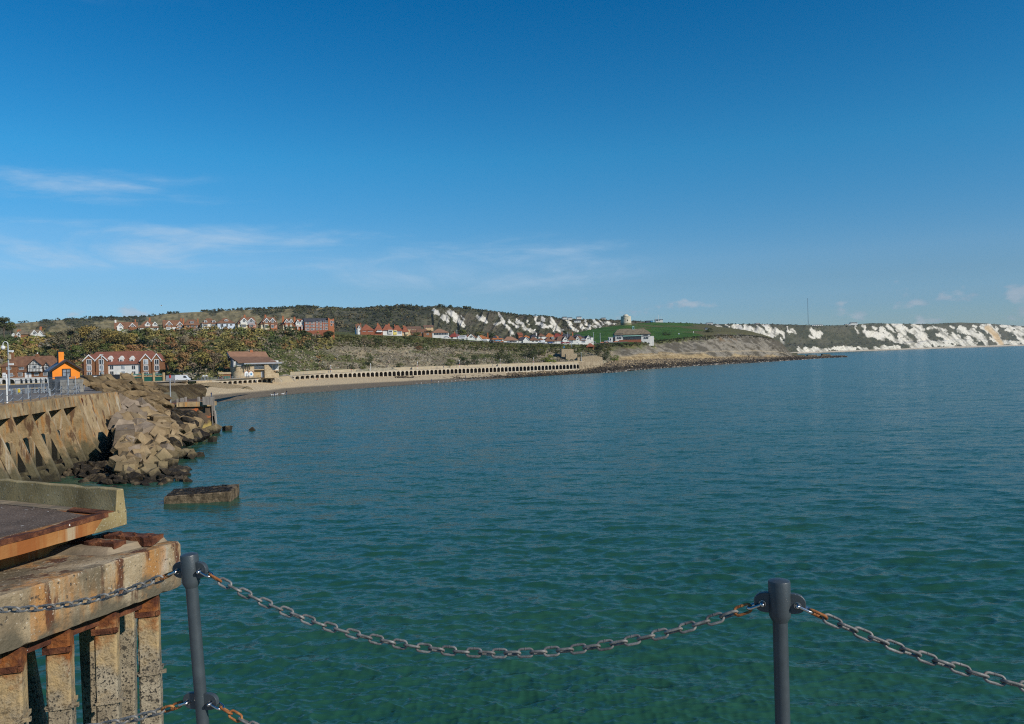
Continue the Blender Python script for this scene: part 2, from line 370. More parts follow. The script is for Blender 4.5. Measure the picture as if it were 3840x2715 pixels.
LAND = [
    S(-700, (7.0, 320), (1350, 380), (1290, 450), (1275, 560), (1268, 800)),
    S(0, (7.0, 352), (1345, 400), (1275, 460), (1268, 560), (1255, 800)),
    S(300, (7.0, 368), (1340, 420), (1254, 472), (1248, 560), (1240, 800)),
    S(600, (6.2, 345), (1335, 410), (1240, 472), (1236, 560), (1226, 800)),
    S(780, (6.1, 325), (1330, 400), (1233, 472), (1230, 560), (1225, 800)),
    S(1040, (6.2, 378), (1322, 425), (1240, 477), (1237, 560), (1236, 800)),
    S(1200, (7.4, 418), (1322, 455), (1252, 495), (1248, 570), (1242, 800)),
    S(1530, (7.4, 468), (1318, 510), (1261, 560), (1257, 620), (1256, 800)),
    S(1900, (7.4, 526), (1330, 570), (1286, 615), (1283, 680), (1286, 850)),
    S(2100, (7.4, 557), (1337, 600), (1292, 640), (1287, 720), (1262, 900)),
    S(2240, (7.2, 586), (1330, 640), (1292, 680), (1282, 760), (1230, 980)),
    S(2350, (1352, 660), (1322, 680), (1293, 700), (1279, 760), (1216, 1000)),
    S(2450, (1350, 720), (1315, 738), (1282, 762), (1268, 820), (1208, 1080)),
    S(2600, (1347, 800), (1305, 822), (1267, 850), (1250, 900), (1212, 1100)),
    S(2700, (1343, 860), (1298, 880), (1262, 905), (1245, 945), (1226, 1080)),
    S(2800, (1341, 940), (1294, 955), (1259, 978), (1248, 1010), (1238, 1090)),
    S(2880, (1339, 1000), (1298, 1012), (1268, 1028), (1263, 1045), (1260, 1070)),
    S(2930, (1338, 1040), (1308, 1046), (1284, 1052), (1282, 1062), (1282, 1075)),
    S(2965, (1338, 1080), (1331, 1084), (1326, 1088), (1326, 1095), (1328, 1100)),
    S(2995, (1338, 1100), (1337, 1103), (1337, 1106), (1337, 1110), (1338, 1115))]
NL, ML = 900, 150
lpx, lt, LG = interp_rows(LAND, NL, ML)
def shape_land():
    X, Y = LG[..., 0], LG[..., 1]; px = lpx[:, None]; t = lt[None, :]
    cliff = np.clip((px - 2230) / 120, 0, 1); slope = np.clip((t - 1.05) / 0.4, 0, 1) * np.clip((3.0 - t) / 0.35, 0, 1)
    amp = slope * (0.7 + 0.0 * px)
    d = amp * (fbm(X / 14, Y / 14, 1, 5) * 5.0)
    rid = np.abs(fbm(px / 46.0 + 0.35 * t + fbm(px / 90, t, 8, 3), 0.55 * t, 4, 4))        # gullies running down the clay cliff
    gul = cliff * slope * (rid * 58 - 6.0) * np.clip((3010 - px) / 120, 0, 1)
    LG[..., 1] -= d * 0.9 - gul * 0.55; LG[..., 0] -= d * 0.3; LG[..., 2] += d * 0.25 + gul * 0.05
    LG[..., 2] += np.clip((t - 3.6) / 0.6, 0, 1) * fbm(X / 60, Y / 60, 6, 4) * 2.0 * np.clip((2150 - px) / 200, 0.15, 1)
shape_land()
def strokes(PX, PY, st, seed=0, warp=9.0):
    """how deep a point lies inside the nearest of some drawn streaks (x0,y0,x1,y1,half width)"""
    wx = PX + warp * 2.2 * fbm(PX / 22, PY / 16, seed, 4); wy = PY + warp * 1.6 * fbm(PX / 18, PY / 13, seed + 31, 4)
    best = np.full(PX.shape, -3.0)
    for x0, y0, x1, y1, w in st:
        dx, dy = x1 - x0, y1 - y0; l2 = dx * dx + dy * dy + 1e-6
        u = np.clip(((wx - x0) * dx + (wy - y0) * dy) / l2, 0, 1)
        d = np.hypot(wx - x0 - u * dx, wy - y0 - u * dy); best = np.maximum(best, 1 - d / w)
    return best
def lerp3(a, b, t): return np.asarray(a) * (1 - t[..., None]) + np.asarray(b) * t[..., None]
def sstep(x, a, b):
    t = np.clip((x - a) / (b - a), 0, 1); return t * t * (3 - 2 * t)
def land_colours():
    PX, PY = gproj(LG); X, Y = LG[..., 0], LG[..., 1]; px = np.repeat(lpx[:, None], ML, 1); t = np.repeat(lt[None, :], NL, 0)
    n1 = fbm(X / 9, Y / 9 + LG[..., 2] / 6, 21, 5); n2 = fbm(X / 30, Y / 30 + LG[..., 2] / 14, 22, 4); n3 = fbm(X / 3, Y / 3 + LG[..., 2] / 2, 23, 3)
    dry = lerp3((0.18, 0.15, 0.095), (0.30, 0.26, 0.18), sstep(n1, -0.2, 0.2)); green = lerp3((0.075, 0.085, 0.03), (0.125, 0.125, 0.045), sstep(n3, -0.2, 0.25))
    c = lerp3(dry, green, np.zeros_like(n1)); gm = sstep(n2 + 0.35 * n1, -0.02, 0.10)
    gm = np.maximum(gm, sstep(t, 2.45, 2.8)); gm = np.maximum(gm, sstep(1150 - px, -150, 50)); c = c * (1 - gm[..., None]) + green * gm[..., None]
    bare = sstep(n1 - 0.6 * n2, 0.11, 0.17) * sstep(px, 1080, 1250) * (t < 2.3) * (t > 1.05)
    c = c * (1 - bare[..., None]) + np.array((0.31, 0.25, 0.155)) * bare[..., None]
    lawn = lerp3((0.035, 0.085, 0.014), (0.06, 0.125, 0.022), sstep(n1, -0.2, 0.2))
    wild = sstep(fbm(X / 40, Y / 40, 77, 4) + sstep(px, 2540, 2680) * 0.5, 0.12, 0.3)
    lw = sstep(t, 2.95, 3.1) * sstep(px, 1650, 1800); lc = lawn * (1 - wild[..., None]) + np.array((0.11, 0.10, 0.045)) * wild[..., None]
    c = c * (1 - lw[..., None]) + lc * lw[..., None]
    # the clay and sandstone cliff of the headland
    k = sstep(px, 2270, 2350) * sstep(t, 0.9, 1.0) * (1 - sstep(t + 1.5 * n1 + 0.9 * n2 - 0.75 * sstep(px, 2560, 2740), 2.35, 2.95))
    clay = lerp3((0.095, 0.083, 0.062), (0.225, 0.20, 0.16), sstep(0.9 * n3 + 1.2 * n1 + 0.9 * n2, -0.2, 0.22)); sand = lerp3((0.19, 0.135, 0.068), (0.36, 0.275, 0.155), sstep(n3, -0.25, 0.25))
    sm = sstep(1.75 + 0.8 * n2 - t - sstep(px, 2560, 2760) * 0.55, 0.0, 0.2); band = np.exp(-((t - 1.55 + 0.25 * n2) / 0.05) ** 2)
    cc = clay * (1 - sm[..., None]) + sand * sm[..., None]; cc = cc * (1 - 0.6 * band[..., None]) + np.array((0.38, 0.31, 0.21)) * 0.6 * band[..., None]
    rust = sstep(n2 - 0.3 * n1, 0.12, 0.2) * sstep(t, 2.2, 2.8); cc = cc * (1 - 0.6 * rust[..., None]) + np.array((0.20, 0.12, 0.05)) * 0.6 * rust[..., None]
    c = c * (1 - k[..., None]) + cc * k[..., None]
    return c
lm = bpy.data.materials.new('turf_and_clay'); lm.use_nodes = True
def attr_mat(m, rough=0.95, nscale=0.8, amt=0.35, bump=0.0, name='tint', bs=0.35):
    q = G(m.node_tree); b = m.node_tree.nodes['Principled BSDF']
    a = q.n('ShaderNodeAttribute', attribute_name=name).outputs['Color']; p = q.n('ShaderNodeNewGeometry').outputs['Position']
    nz = q.noise(p, nscale, 5, 0.65)
    f = q.mr(nz, 0.3, 0.7, 1 - amt, 1 + amt); cc = q.n('ShaderNodeVectorMath', operation='SCALE', ins={0: a, 'Scale': f}).outputs[0]
    q.link(cc, b.inputs['Base Color']); b.inputs['Roughness'].default_value = rough; b.inputs['Specular IOR Level'].default_value = 0.1
    if bump:
        q.link(q.n('ShaderNodeBump', ins={'Strength': bump, 'Distance': 1.5, 'Height': q.noise(p, bs, 6, 0.68)}).outputs[0], b.inputs['Normal'])
attr_mat(lm, bump=0.8)
land = npmesh('hillside', LG.reshape(-1, 3), grid_faces(NL, ML), lm, True, land_colours().reshape(-1, 3)); tag(land, kind='structure')
def land_at(px, t):             # a point of the hillside
    i = np.clip((np.asarray(px) - lpx[0]) / (lpx[-1] - lpx[0]) * (NL - 1), 0, NL - 1.001); j = np.clip(np.asarray(t) / lt[-1] * (ML - 1), 0, ML - 1.001)
    return LG[np.round(i).astype(int), np.round(j).astype(int)]
def land_z(x, y):               # height of the hillside under a plan position (nearest sample)
    d = (LG[..., 0] - x) ** 2 + (LG[..., 1] - y) ** 2; return float(LG[..., 2].ravel()[d.argmin()])
def land_px(px, py, t0=1.0, t1=6.0):        # the hillside point seen at a pixel
    i = int(round((px - lpx[0]) / (lpx[-1] - lpx[0]) * (NL - 1))); sl = slice(max(0, i - 25), i + 26)
    PX, PY = gproj(LG[sl]); tt = np.repeat(lt[None, :], PX.shape[0], 0)
    d = (PX - px) ** 2 + (PY - py) ** 2 + 1e6 * ((tt < t0) | (tt > t1)); k = d.argmin(); return Vector(LG[sl].reshape(-1, 3)[k])

# ------------------------------------------------------------------ far hills and chalk cliffs
RIDGE = [(-700, 1240), (-100, 1222), (0, 1217), (50, 1214), (100, 1209), (200, 1201), (300, 1195), (400, 1191), (500, 1190), (560, 1185), (640, 1174), (750, 1169), (840, 1165), (950, 1160), (1050, 1155), (1130, 1150), (1180, 1152), (1300, 1159), (1380, 1157), (1460, 1150), (1530, 1147), (1580, 1152), (1630, 1147), (1680, 1152), (1740, 1156), (1800, 1161), (1880, 1171), (1940, 1180), (2000, 1184), (2060, 1186), (2085, 1193), (2140, 1198), (2200, 1197), (2270, 1199), (2330, 1202), (2420, 1207), (2520, 1210), (2600, 1213), (2700, 1215), (2790, 1215), (2860, 1215), (2950, 1217), (3020, 1219), (3100, 1221), (3180, 1218), (3260, 1212), (3400, 1214), (3480, 1215), (3600, 1209), (3700, 1213), (3840, 1223), (4100, 1228), (4500, 1240)]
FD = [(-700, 1000, 1750), (1400, 1050, 1750), (1600, 1120, 1500), (2000, 1300, 1620), (2300, 1450, 1800), (2600, 1800, 2150), (2960, 2250, 2500), (3200, 2750, 3000), (3500, 3450, 3700), (3840, 4350, 4650), (4500, 6200, 6600)]
def far_hills():
    st = []
    for px, py in RIDGE:
        db = np.interp(px, [a[0] for a in FD], [a[1] for a in FD]); dt = np.interp(px, [a[0] for a in FD], [a[2] for a in FD])
        top = pt(px, py, dt); z0 = np.interp(px, [-700, 1400, 1700, 2300, 2900, 2960], [32, 30, 26, 22, 4, 0.2]); b = ptz(px, db, z0)
        lowf = np.interp(px, [1500, 1700, 2300, 2960], [0.5, 0.35, 0.42, 0.28])
        mid = b.lerp(top, 0.5); mid.z = b.z + (top.z - b.z) * lowf + 4
        shelf = b.lerp(top, 0.12); shelf.z = b.z + (top.z - b.z) * np.interp(px, [1500, 2960, 3100, 3350, 3500], [0.12, 0.22, 0.22, 0.2, 0.3])
        br = b.lerp(top, 0.84); br.z = b.z + (top.z - b.z) * np.interp(px, [1400, 1650], [0.86, 0.90])
        st.append((px, [Vector((b.x * 0.97, b.y * 0.97, b.z - 4)), b, shelf, mid, br, top, Vector((top.x * 1.25, top.y * 1.25, top.z - 8))]))
    n, m = 2700, 170
    cx, tt, Gd = interp_rows(st, n, m)
    X, Y, Z = Gd[..., 0].copy(), Gd[..., 1].copy(), Gd[..., 2].copy(); px = np.repeat(cx[:, None], m, 1); t = np.repeat(tt[None, :], n, 0)
    sl = np.clip((t - 1.0) / 0.5, 0, 1) * np.clip((5.0 - t) / 0.5, 0, 1); cl = sstep(px, 1540, 1700)
    gul = np.abs(fbm(px / 34 - 0.75 * t + 1.5 * fbm(px / 120, t / 2, 3, 3), t * 0.35, 14, 5)); sc = np.minimum(Y / 1500, 1.3) * (1 - 0.55 * sstep(px, 2600, 2950))
    Gd[..., 1] += sl * sc * (fbm(X / 70, Y / 70, 9, 5) * 60 * (1 - 0.5 * cl) + cl * (gul - 0.12) * 95)
    Gd[..., 2] += sl * (fbm(X / 50, Y / 50, 10, 5) * 14 * (1 - 0.6 * cl))
    PX, PY = gproj(Gd)
    n1 = fbm(PX / 40, PY / 22, 40, 5); n2 = fbm(PX / 12, PY / 8, 41, 4); n3 = fbm(PX / 110, PY / 35, 42, 4)
    scrub = lerp3((0.055, 0.056, 0.031), (0.115, 0.106, 0.064), sstep(n2 + n1, -0.25, 0.3)); grass = lerp3((0.15, 0.125, 0.06), (0.25, 0.205, 0.105), sstep(n2, -0.2, 0.2))
    gz = sstep(n3 + 0.9 * n1 + 0.25 * np.exp(-((px - 690) / 330) ** 2) - 0.45 * sstep(px, 1050, 1250) + 0.22 * sstep(3.4 - t, 0, 2) * (px > 450) * (px < 1000), 0.02, 0.10)
    c = scrub * (1 - gz[..., None]) + grass * gz[..., None]
    heath = sstep(px, 1600, 1750) * sstep(n1, -0.1, 0.2) * 0.6; c = c * (1 - heath[..., None]) + np.array((0.075, 0.06, 0.045)) * heath[..., None]
    capg = sstep(t, 4.2, 4.7) * sstep(px, 2900, 3100) * 0.8; c = c * (1 - capg[..., None]) + np.array((0.085, 0.095, 0.045)) * capg[..., None]
    Z3 = [(1400, 210, 1450, 260, 20), (1590, 230, 1740, 380, 32), (1600, 250, 1700, 300, 24), (1510, 290, 1590, 345, 28), (1745, 290, 1765, 320, 14), (1935, 295, 2050, 355, 20), (2035, 310, 2045, 345, 12)]
    Z4 = [(222, 245, 300, 390, 14), (270, 340, 410, 508, 18), (200, 380, 260, 370, 16), (365, 340, 450, 415, 20), (40, 300, 70, 330, 14), (470, 340, 560, 440, 26), (520, 430, 650, 470, 22), (600, 340, 620, 380, 12), (665, 290, 700, 380, 22), (700, 370, 830, 420, 26), (740, 300, 780, 340, 16), (870, 320, 940, 400, 28), (800, 400, 880, 410, 18), (930, 390, 1010, 462, 26), (1085, 350, 1130, 420, 20), (1110, 400, 1190, 462, 20), (1255, 400, 1300, 440, 20), (1290, 320, 1340, 430, 18), (1385, 325, 1470, 415, 20), (1350, 390, 1420, 420, 14), (1485, 345, 1510, 400, 14), (1550, 365, 1650, 385, 16), (900, 460, 920, 440, 14)]
    Z5 = [(950, 400, 1000, 420, 14), (1060, 390, 1100, 420, 16), (1130, 405, 1180, 430, 18), (1200, 395, 1290, 470, 32), (1300, 400, 1330, 450, 25), (1340, 420, 1500, 480, 30), (1440, 405, 1500, 460, 22), (1530, 400, 1660, 495, 40), (1510, 500, 1650, 530, 22), (1680, 450, 1720, 480, 18), (1735, 480, 1780, 540, 18), (1720, 550, 1780, 622, 16), (1800, 410, 1815, 450, 12), (1805, 455, 1860, 485, 18), (1870, 450, 1930, 490, 15), (2090, 450, 2190, 510, 38), (2080, 515, 2145, 550, 14), (2195, 480, 2215, 520, 10), (1965, 680, 2010, 725, 22), (2030, 690, 2130, 715, 26), (2140, 680, 2270, 715, 26)]
    Z6 = [(60, 850, 130, 865, 22), (150, 845, 250, 865, 24), (285, 840, 320, 850, 14), (335, 838, 395, 852, 18), (415, 835, 560, 855, 24), (575, 830, 670, 852, 20), (750, 830, 805, 836, 10), (830, 823, 1015, 832, 16), (570, 610, 600, 670, 10), (650, 615, 690, 700, 18), (745, 605, 770, 635, 12), (720, 680, 850, 730, 30), (830, 640, 900, 720, 22), (770, 710, 830, 735, 18), (905, 600, 945, 665, 18), (975, 600, 1000, 640, 20), (1010, 600, 1060, 690, 30), (1070, 620, 1110, 640, 18), (1000, 690, 1030, 770, 18), (915, 720, 1000, 770, 26), (1050, 750, 1090, 775, 20), (1170, 600, 1260, 635, 18), (1120, 650, 1180, 670, 14), (1190, 650, 1290, 710, 24), (1200, 700, 1400, 790, 20), (1110, 770, 1230, 830, 34), (1100, 760, 1120, 790, 16), (1240, 760, 1340, 820, 28), (1300, 625, 1350, 635, 10), (1380, 620, 1500, 660, 16), (1400, 690, 1430, 700, 14), (1540, 620, 1560, 630, 10), (1450, 700, 1560, 760, 24), (1440, 790, 1570, 820, 26), (1560, 730, 1700, 800, 38), (1700, 740, 1780, 800, 28), (1620, 640, 1760, 690, 22), (1640, 620, 1690, 630, 12), (1760, 670, 1860, 740, 26), (1830, 690, 1910, 800, 22), (1770, 600, 1800, 620, 12), (1865, 600, 1910, 665, 20), (1930, 600, 2060, 790, 34), (2060, 760, 2230, 795, 26), (2060, 610, 2290, 640, 16), (2130, 650, 2290, 700, 20), (2230, 610, 2296, 680, 20), (2250, 740, 2330, 790, 24), (1950, 740, 2050, 800, 12)]
    st_ = [(1200 + a * .305, 1100 + b_ * .305, 1200 + c_ * .305, 1100 + d_ * .305, w * .31) for a, b_, c_, d_, w in Z3] + \
          [(1800 + a * .305, 1100 + b_ * .305, 1800 + c_ * .305, 1100 + d_ * .305, w * .32) for a, b_, c_, d_, w in Z4] + \
          [(2400 + a * .305, 1100 + b_ * .305, 2400 + c_ * .305, 1100 + d_ * .305, w * .31) for a, b_, c_, d_, w in Z5] + \
          [(3000 + a * .366, 1000 + b_ * .366, 3000 + c_ * .366, 1000 + d_ * .366, w * .40) for a, b_, c_, d_, w in Z6]
    st_ += [(3840 + k * 34, 1240 + (k * 37 % 40), 3862 + k * 34, 1262 + (k * 37 % 40), 9) for k in range(18)]
    rib = fbm((PX - PY) / 7, (PX + PY) / 34, 61, 5); s_ = strokes(PX, PY, st_, 60, 11) + 1.25 * rib + 0.6 * fbm((PX - PY) / 24, (PX + PY) / 50, 62, 3) + 0.8 * fbm((PX - PY) / 3.5, (PX + PY) / 14, 67, 3)
    s_ = s_ + 0.10 * sstep(px, 3150, 3350); ch = sstep(s_, 0.0, 0.14); chalk = lerp3((0.25, 0.235, 0.19), (0.60, 0.56, 0.475), sstep(fbm((PX - PY) / 10, (PX + PY) / 40, 63, 4) + s_ * 0.12, -0.22, 0.16))
    ora = sstep(strokes(PX, PY, [(3705, 1228, 3750, 1285, 12)], 66), -0.2, 0.5); chalk = chalk * (1 - 0.7 * ora[..., None]) + np.array((0.50, 0.33, 0.15)) * 0.7 * ora[..., None]
    fr = sstep(px, 2400, 2900) * 0.7; c = c * (1 - fr[..., None]) + lerp3((0.052, 0.056, 0.036), (0.085, 0.085, 0.055), sstep(n1 + n2, -.2, .25)) * fr[..., None]
    c = c * (1 - ch[..., None]) + chalk * ch[..., None]
    beachm = sstep(1.25 - t, 0, 0.15) * sstep(px, 2900, 2960); c = c * (1 - beachm[..., None]) + np.array((0.36, 0.31, 0.25)) * beachm[..., None]
    hm = bpy.data.materials.new('downland_and_chalk'); hm.use_nodes = True; attr_mat(hm, nscale=0.12, amt=0.25, bump=1.0, bs=0.06)
    o = npmesh('hills', Gd.reshape(-1, 3), grid_faces(n, m), hm, True, c.reshape(-1, 3)); tag(o, kind='structure')
    return cx, tt, Gd, ch, gz, t
hpx, ht, HG, HCH, HGZ, HT = far_hills()

# ------------------------------------------------------------------ beach, foreshore, promenade
WL = [(690, 1540), (790, 1512), (830, 1507), (1000, 1488), (1100, 1478), (1300, 1462), (1500, 1446), (1700, 1432), (1800, 1426), (1950, 1416), (2170, 1402), (2300, 1397), (2400, 1387), (2600, 1373), (2800, 1362), (3000, 1350), (3110, 1342), (3200, 1339)]
def wl(px): return gnd(px, float(np.interp(px, [a for a, b in WL], [b for a, b in WL])), 0)
def beach():
    st = []
    for px in (560, 640, 720, 790, 830, 900, 1000, 1100, 1200, 1300, 1400, 1500, 1600, 1700, 1800, 1900):
        w = wl(px) if px >= 690 else gnd(px, 1545, 0); D = promD(px); b = ptz(px, D + 1.5, baseZ(px)); dv = (w - b); dv.z = 0; dv.normalize()
        st.append((px, [w + dv * 30 + Vector((0, 0, -2)), w, w.lerp(b, 0.30) + Vector((0, 0, -0.15)), w.lerp(b, 0.66), b - Vector((0, 0, 0.05)), b + Vector((0, 6, 0.1))]))
    n, m = 500, 70; cx, tt, Gd = interp_rows(st, n, m); X, Y = Gd[..., 0], Gd[..., 1]
    Gd[..., 2] += fbm(X / 6, Y / 6, 90, 4) * 0.22 * np.clip(tt - 1, 0, 1)
    t = np.repeat(tt[None, :], n, 0) + 0.35 * fbm(X / 25, Y / 25, 91, 4); k = sstep(t, 2.15, 2.5); w2 = sstep(t, 0.9, 1.35)
    wet, damp, dry = np.array((0.10, 0.085, 0.065)), np.array((0.185, 0.15, 0.105)), np.array((0.57, 0.44, 0.27))
    c = wet * (1 - w2[..., None]) + damp * w2[..., None]; c = c * (1 - k[..., None]) + dry * k[..., None]
    sm = bpy.data.materials.new('sand'); sm.use_nodes = True; attr_mat(sm, nscale=1.5, amt=0.12, bump=0.5, bs=1.2)
    o = npmesh('beach', Gd.reshape(-1, 3), grid_faces(n, m), sm, True, c.reshape(-1, 3)); tag(o, kind='structure')
    # the thin line of surf along the water's edge
    V, Fc = [], []; xs = np.arange(700, 1860, 3)
    for i, px in enumerate(xs):
        w = wl(px); b = ptz(px, promD(px), 3); d = (b - w); d.z = 0; d.normalize()
        off = 2.2 * math.sin(px / 23) + 5 * float(fbm(px / 30.0, 0.5, 93, 4)); wd = max(0.0, 0.5 + 5.5 * float(fbm(px / 11.0, 3.5, 94, 4)))
        V += [tuple(w - d * (1.0 - off * 0.35) + Vector((0, 0, 0.14))), tuple(w - d * (1.0 + wd - off * 0.35) + Vector((0, 0, 0.16)))]
        if i: Fc.append((2 * i - 2, 2 * i, 2 * i + 1, 2 * i - 1))
    o = npmesh('surf', V, Fc, mat('sea_foam', (0.66, 0.68, 0.68), 1.0, 0.9)); tag(o, kind='stuff', label='broken white line of surf where the sea meets the sand', cat='surf')
beach()
def foreshore():
    st = []
    for px in (1480, 1600, 1700, 1800, 1950, 2170, 2300, 2400, 2600, 2800, 2960, 3040, 3110, 3180):
        w = wl(px); b = ptz(px, promD(px) + 1, baseZ(px) - np.interp(px, [1480, 1600], [0, .75])) if px < 2200 else Vector(land_at(px, 1.1)) if px < 2990 else ptz(px, w.y + 120, np.interp(px, [2990, 3180], [2.0, 0.4]))
        if px >= 2200: b = b + Vector((0, 3, 0.0))
        dv = (w - b); dv.z = 0; dv.normalize(); f0 = 0.62 if px < 1850 else 0.0
        w2 = w.lerp(b, f0 * np.interp(px, [1480, 1850], [1.3, 0.2])) if px < 1850 else w
        st.append((px, [w2 + dv * 12 + Vector((0, 0, -2.0)), w2 + Vector((0, 0, 0.1)), w2.lerp(b, 0.35) + Vector((0, 0, 0.2)), w2.lerp(b, 0.75) + Vector((0, 0, 0.2)), b, b + Vector((0, 8, 1.0))]))
    n, m = 900, 60; cx, tt, Gd = interp_rows(st, n, m); X, Y = Gd[..., 0].copy(), Gd[..., 1].copy(); t = np.repeat(tt[None, :], n, 0)
    rk = np.clip(t - 0.8, 0, 1) * np.clip((5 - t) / 1, 0, 1)
    Gd[..., 2] += rk * (np.abs(fbm(X / 2.6, Y / 5, 100, 4)) * 1.5 + fbm(X / 12, Y / 20, 101, 4) * 1.0 - 0.35)
    n1 = fbm(X / 3, Y / 5, 102, 4); n2 = fbm(X / 15, Y / 22, 103, 3); px = np.repeat(cx[:, None], m, 1)
    dark = lerp3((0.03, 0.024, 0.017), (0.075, 0.058, 0.04), sstep(n1, -0.2, 0.2)); tan = lerp3((0.16, 0.12, 0.075), (0.34, 0.26, 0.16), sstep(n1, -0.2, 0.25))
    k = sstep(t + 1.2 * n2 + 0.8 * n1, 2.1, 2.7) * (1 - 0.75 * sstep(px, 2850, 3000)); edge = np.exp(-((t - 1.15) / 0.16) ** 2) * sstep(n1 + n2, -0.1, 0.1) * sstep(px, 2250, 2400)
    c = dark * (1 - k[..., None]) + tan * k[..., None]; c = c * (1 - 0.7 * edge[..., None]) + np.array((0.26, 0.23, 0.19)) * 0.7 * edge[..., None]
    fm = bpy.data.materials.new('foreshore_rock'); fm.use_nodes = True; attr_mat(fm, nscale=1.0, amt=0.4, bump=0.9, bs=0.7)
    o = npmesh('foreshore', Gd.reshape(-1, 3), grid_faces(n, m), fm, False, c.reshape(-1, 3)); tag(o, kind='structure')
    return cx, tt, Gd
fpx, ft, FG = foreshore()
def promenade():
    st = []
    for px, D in PROM:
        st.append((px, [ptz(px, D + 0.2, PZ - 0.03), ptz(px, D + 5, PZ), ptz(px, D + 14, PZ + 0.02)]))
    cx, tt, Gd = interp_rows(st, 200, 4)
    o = npmesh('promenade', Gd.reshape(-1, 3), grid_faces(200, 4), mat('promenade_paving', (0.36, 0.31, 0.24), 0.6, 0.9), True); tag(o, kind='structure')
promenade()
# ------------------------------------------------------------------ chain railing in front
mat('post_paint', [(0.3, (0.036, 0.046, 0.052)), (0.7, (0.056, 0.070, 0.077))], 9.0, 0.38, 0.3, 160, spec=0.5, obj=True)
mat('steel', [(0.3, (0.42, 0.40, 0.38)), (0.7, (0.62, 0.60, 0.58))], 20.0, 0.22, metal=1.0)
mat('chain_zinc', [(0.25, (0.07, 0.07, 0.068)), (0.5, (0.18, 0.177, 0.165)), (0.75, (0.36, 0.345, 0.315))], 22.0, 0.6, 0.4, 180, metal=0.25, streak=((0.26, 0.15, 0.08), (30, 30, 30), 0.60, 0.72, 0.5))
mat('chain_rust', [(0.25, (0.10, 0.035, 0.015)), (0.5, (0.30, 0.11, 0.035)), (0.75, (0.46, 0.25, 0.09))], 30.0, 0.85, 0.5, 180)
mat('concrete_new', (0.33, 0.31, 0.27), 1.5, 0.9, 0.3, 20)
def make_post(top, foot, label):
    ax_ = (top - foot).normalized(); r = empty('chain_post', foot - ax_ * 0.2, 0, label, 'post', 'grey posts carrying the chains')
    r.rotation_euler = ax_.to_track_quat('Z', 'Y').to_euler(); h = (top - foot).length + 0.2
    p = MB().lathe([(0.0378, 0.0), (0.0378, h - 0.2)], 32).build('pole', M['post_paint'], r, True)
    MB().lathe([(0.0385, h - 0.213), (0.041, h - 0.208), (0.053, h - 0.186), (0.0555, h - 0.170), (0.0555, h - 0.008), (0.053, h - 0.002), (0.030, h + 0.006), (0.001, h + 0.008)], 32).build('cap', M['post_paint'], r, True)
    MB().lathe([(0.12, 0.0), (0.12, 0.015), (0.05, 0.02)], 24).build('base_plate', M['post_paint'], r)
    return r, ax_
AX_L = (pt(709, 2078, 5.1) - pt(761, 2715, 5.1)).normalized(); TL = pt(709, 2078, 5.1); BL = TL - AX_L * 1.5
TR = pt(2921.5, 2176, 4.1); BR = TR + Vector((0.002, 0, -1.5))
postL, axL = make_post(TL, BL, 'grey painted post that leans to one side, beside the rusty jetty')
postR, axR = make_post(TR, BR, 'upright grey painted post standing alone in front of open sea')
TLL = TL + Vector((-3.43, 1.0, 0.0)); TRR = TR + Vector((3.43, -1.0, 0))
LINK_L, LINK_W, WIRE = 0.0530, 0.0290, 0.0075      # half length, half width, wire radius
def link_mesh(name, m_):
    path = []; s = LINK_L - LINK_W
    for k in range(9): q = -math.pi / 2 + math.pi * k / 8; path.append((s + (LINK_W - WIRE) * math.cos(q), (LINK_W - WIRE) * math.sin(q), 0))
    for k in range(9): q = math.pi / 2 + math.pi * k / 8; path.append((-s + (LINK_W - WIRE) * math.cos(q), (LINK_W - WIRE) * math.sin(q), 0))
    mb = MB().tube(path, WIRE, 10, True); mb.tube([(-0.0015, LINK_W - WIRE, 0), (0.0015, LINK_W - WIRE, 0)], WIRE * 1.18, 10)
    o = mb.build(name, m_, None, True); return o
link0 = link_mesh('link', M['chain_zinc']); link1 = link_mesh('link', M['chain_rust']); COL.objects.unlink(link0); COL.objects.unlink(link1)
def lug(root, ax_, centre, dirv, own_inv):
    """a rounded ear plate welded to the post with a bolted shackle; returns where the chain starts"""
    d = dirv.copy(); d.z = 0; d.normalize(); n = ax_.cross(d).normalized(); u = n.cross(ax_).normalized()
    if n.y > 0: n = -n
    vs = []; R0 = 0.05
    prof = [(0.0, 0.052), (0.075, 0.052)] + [(0.082 + R0 * math.cos(q) - 0.004, R0 * math.sin(q)) for q in [math.pi / 2 - math.pi * k / 12 for k in range(13)]] + [(0.075, -0.052), (0.0, -0.052)]
    P = lambda a, b, c: centre + u * a + ax_ * b + n * c
    mb = MB().hexa([P(a, b, 0.015) for a, b in prof], [P(a, b, -0.015) for a, b in prof])
    inv = own_inv; o = mb.build('lug', M['post_paint'], root); o.data.transform(inv)
    bv = o.modifiers.new('edge', 'BEVEL'); bv.width = 0.006; bv.segments = 3
    pin = P(0.086, -0.006, 0)
    return pin, u, n
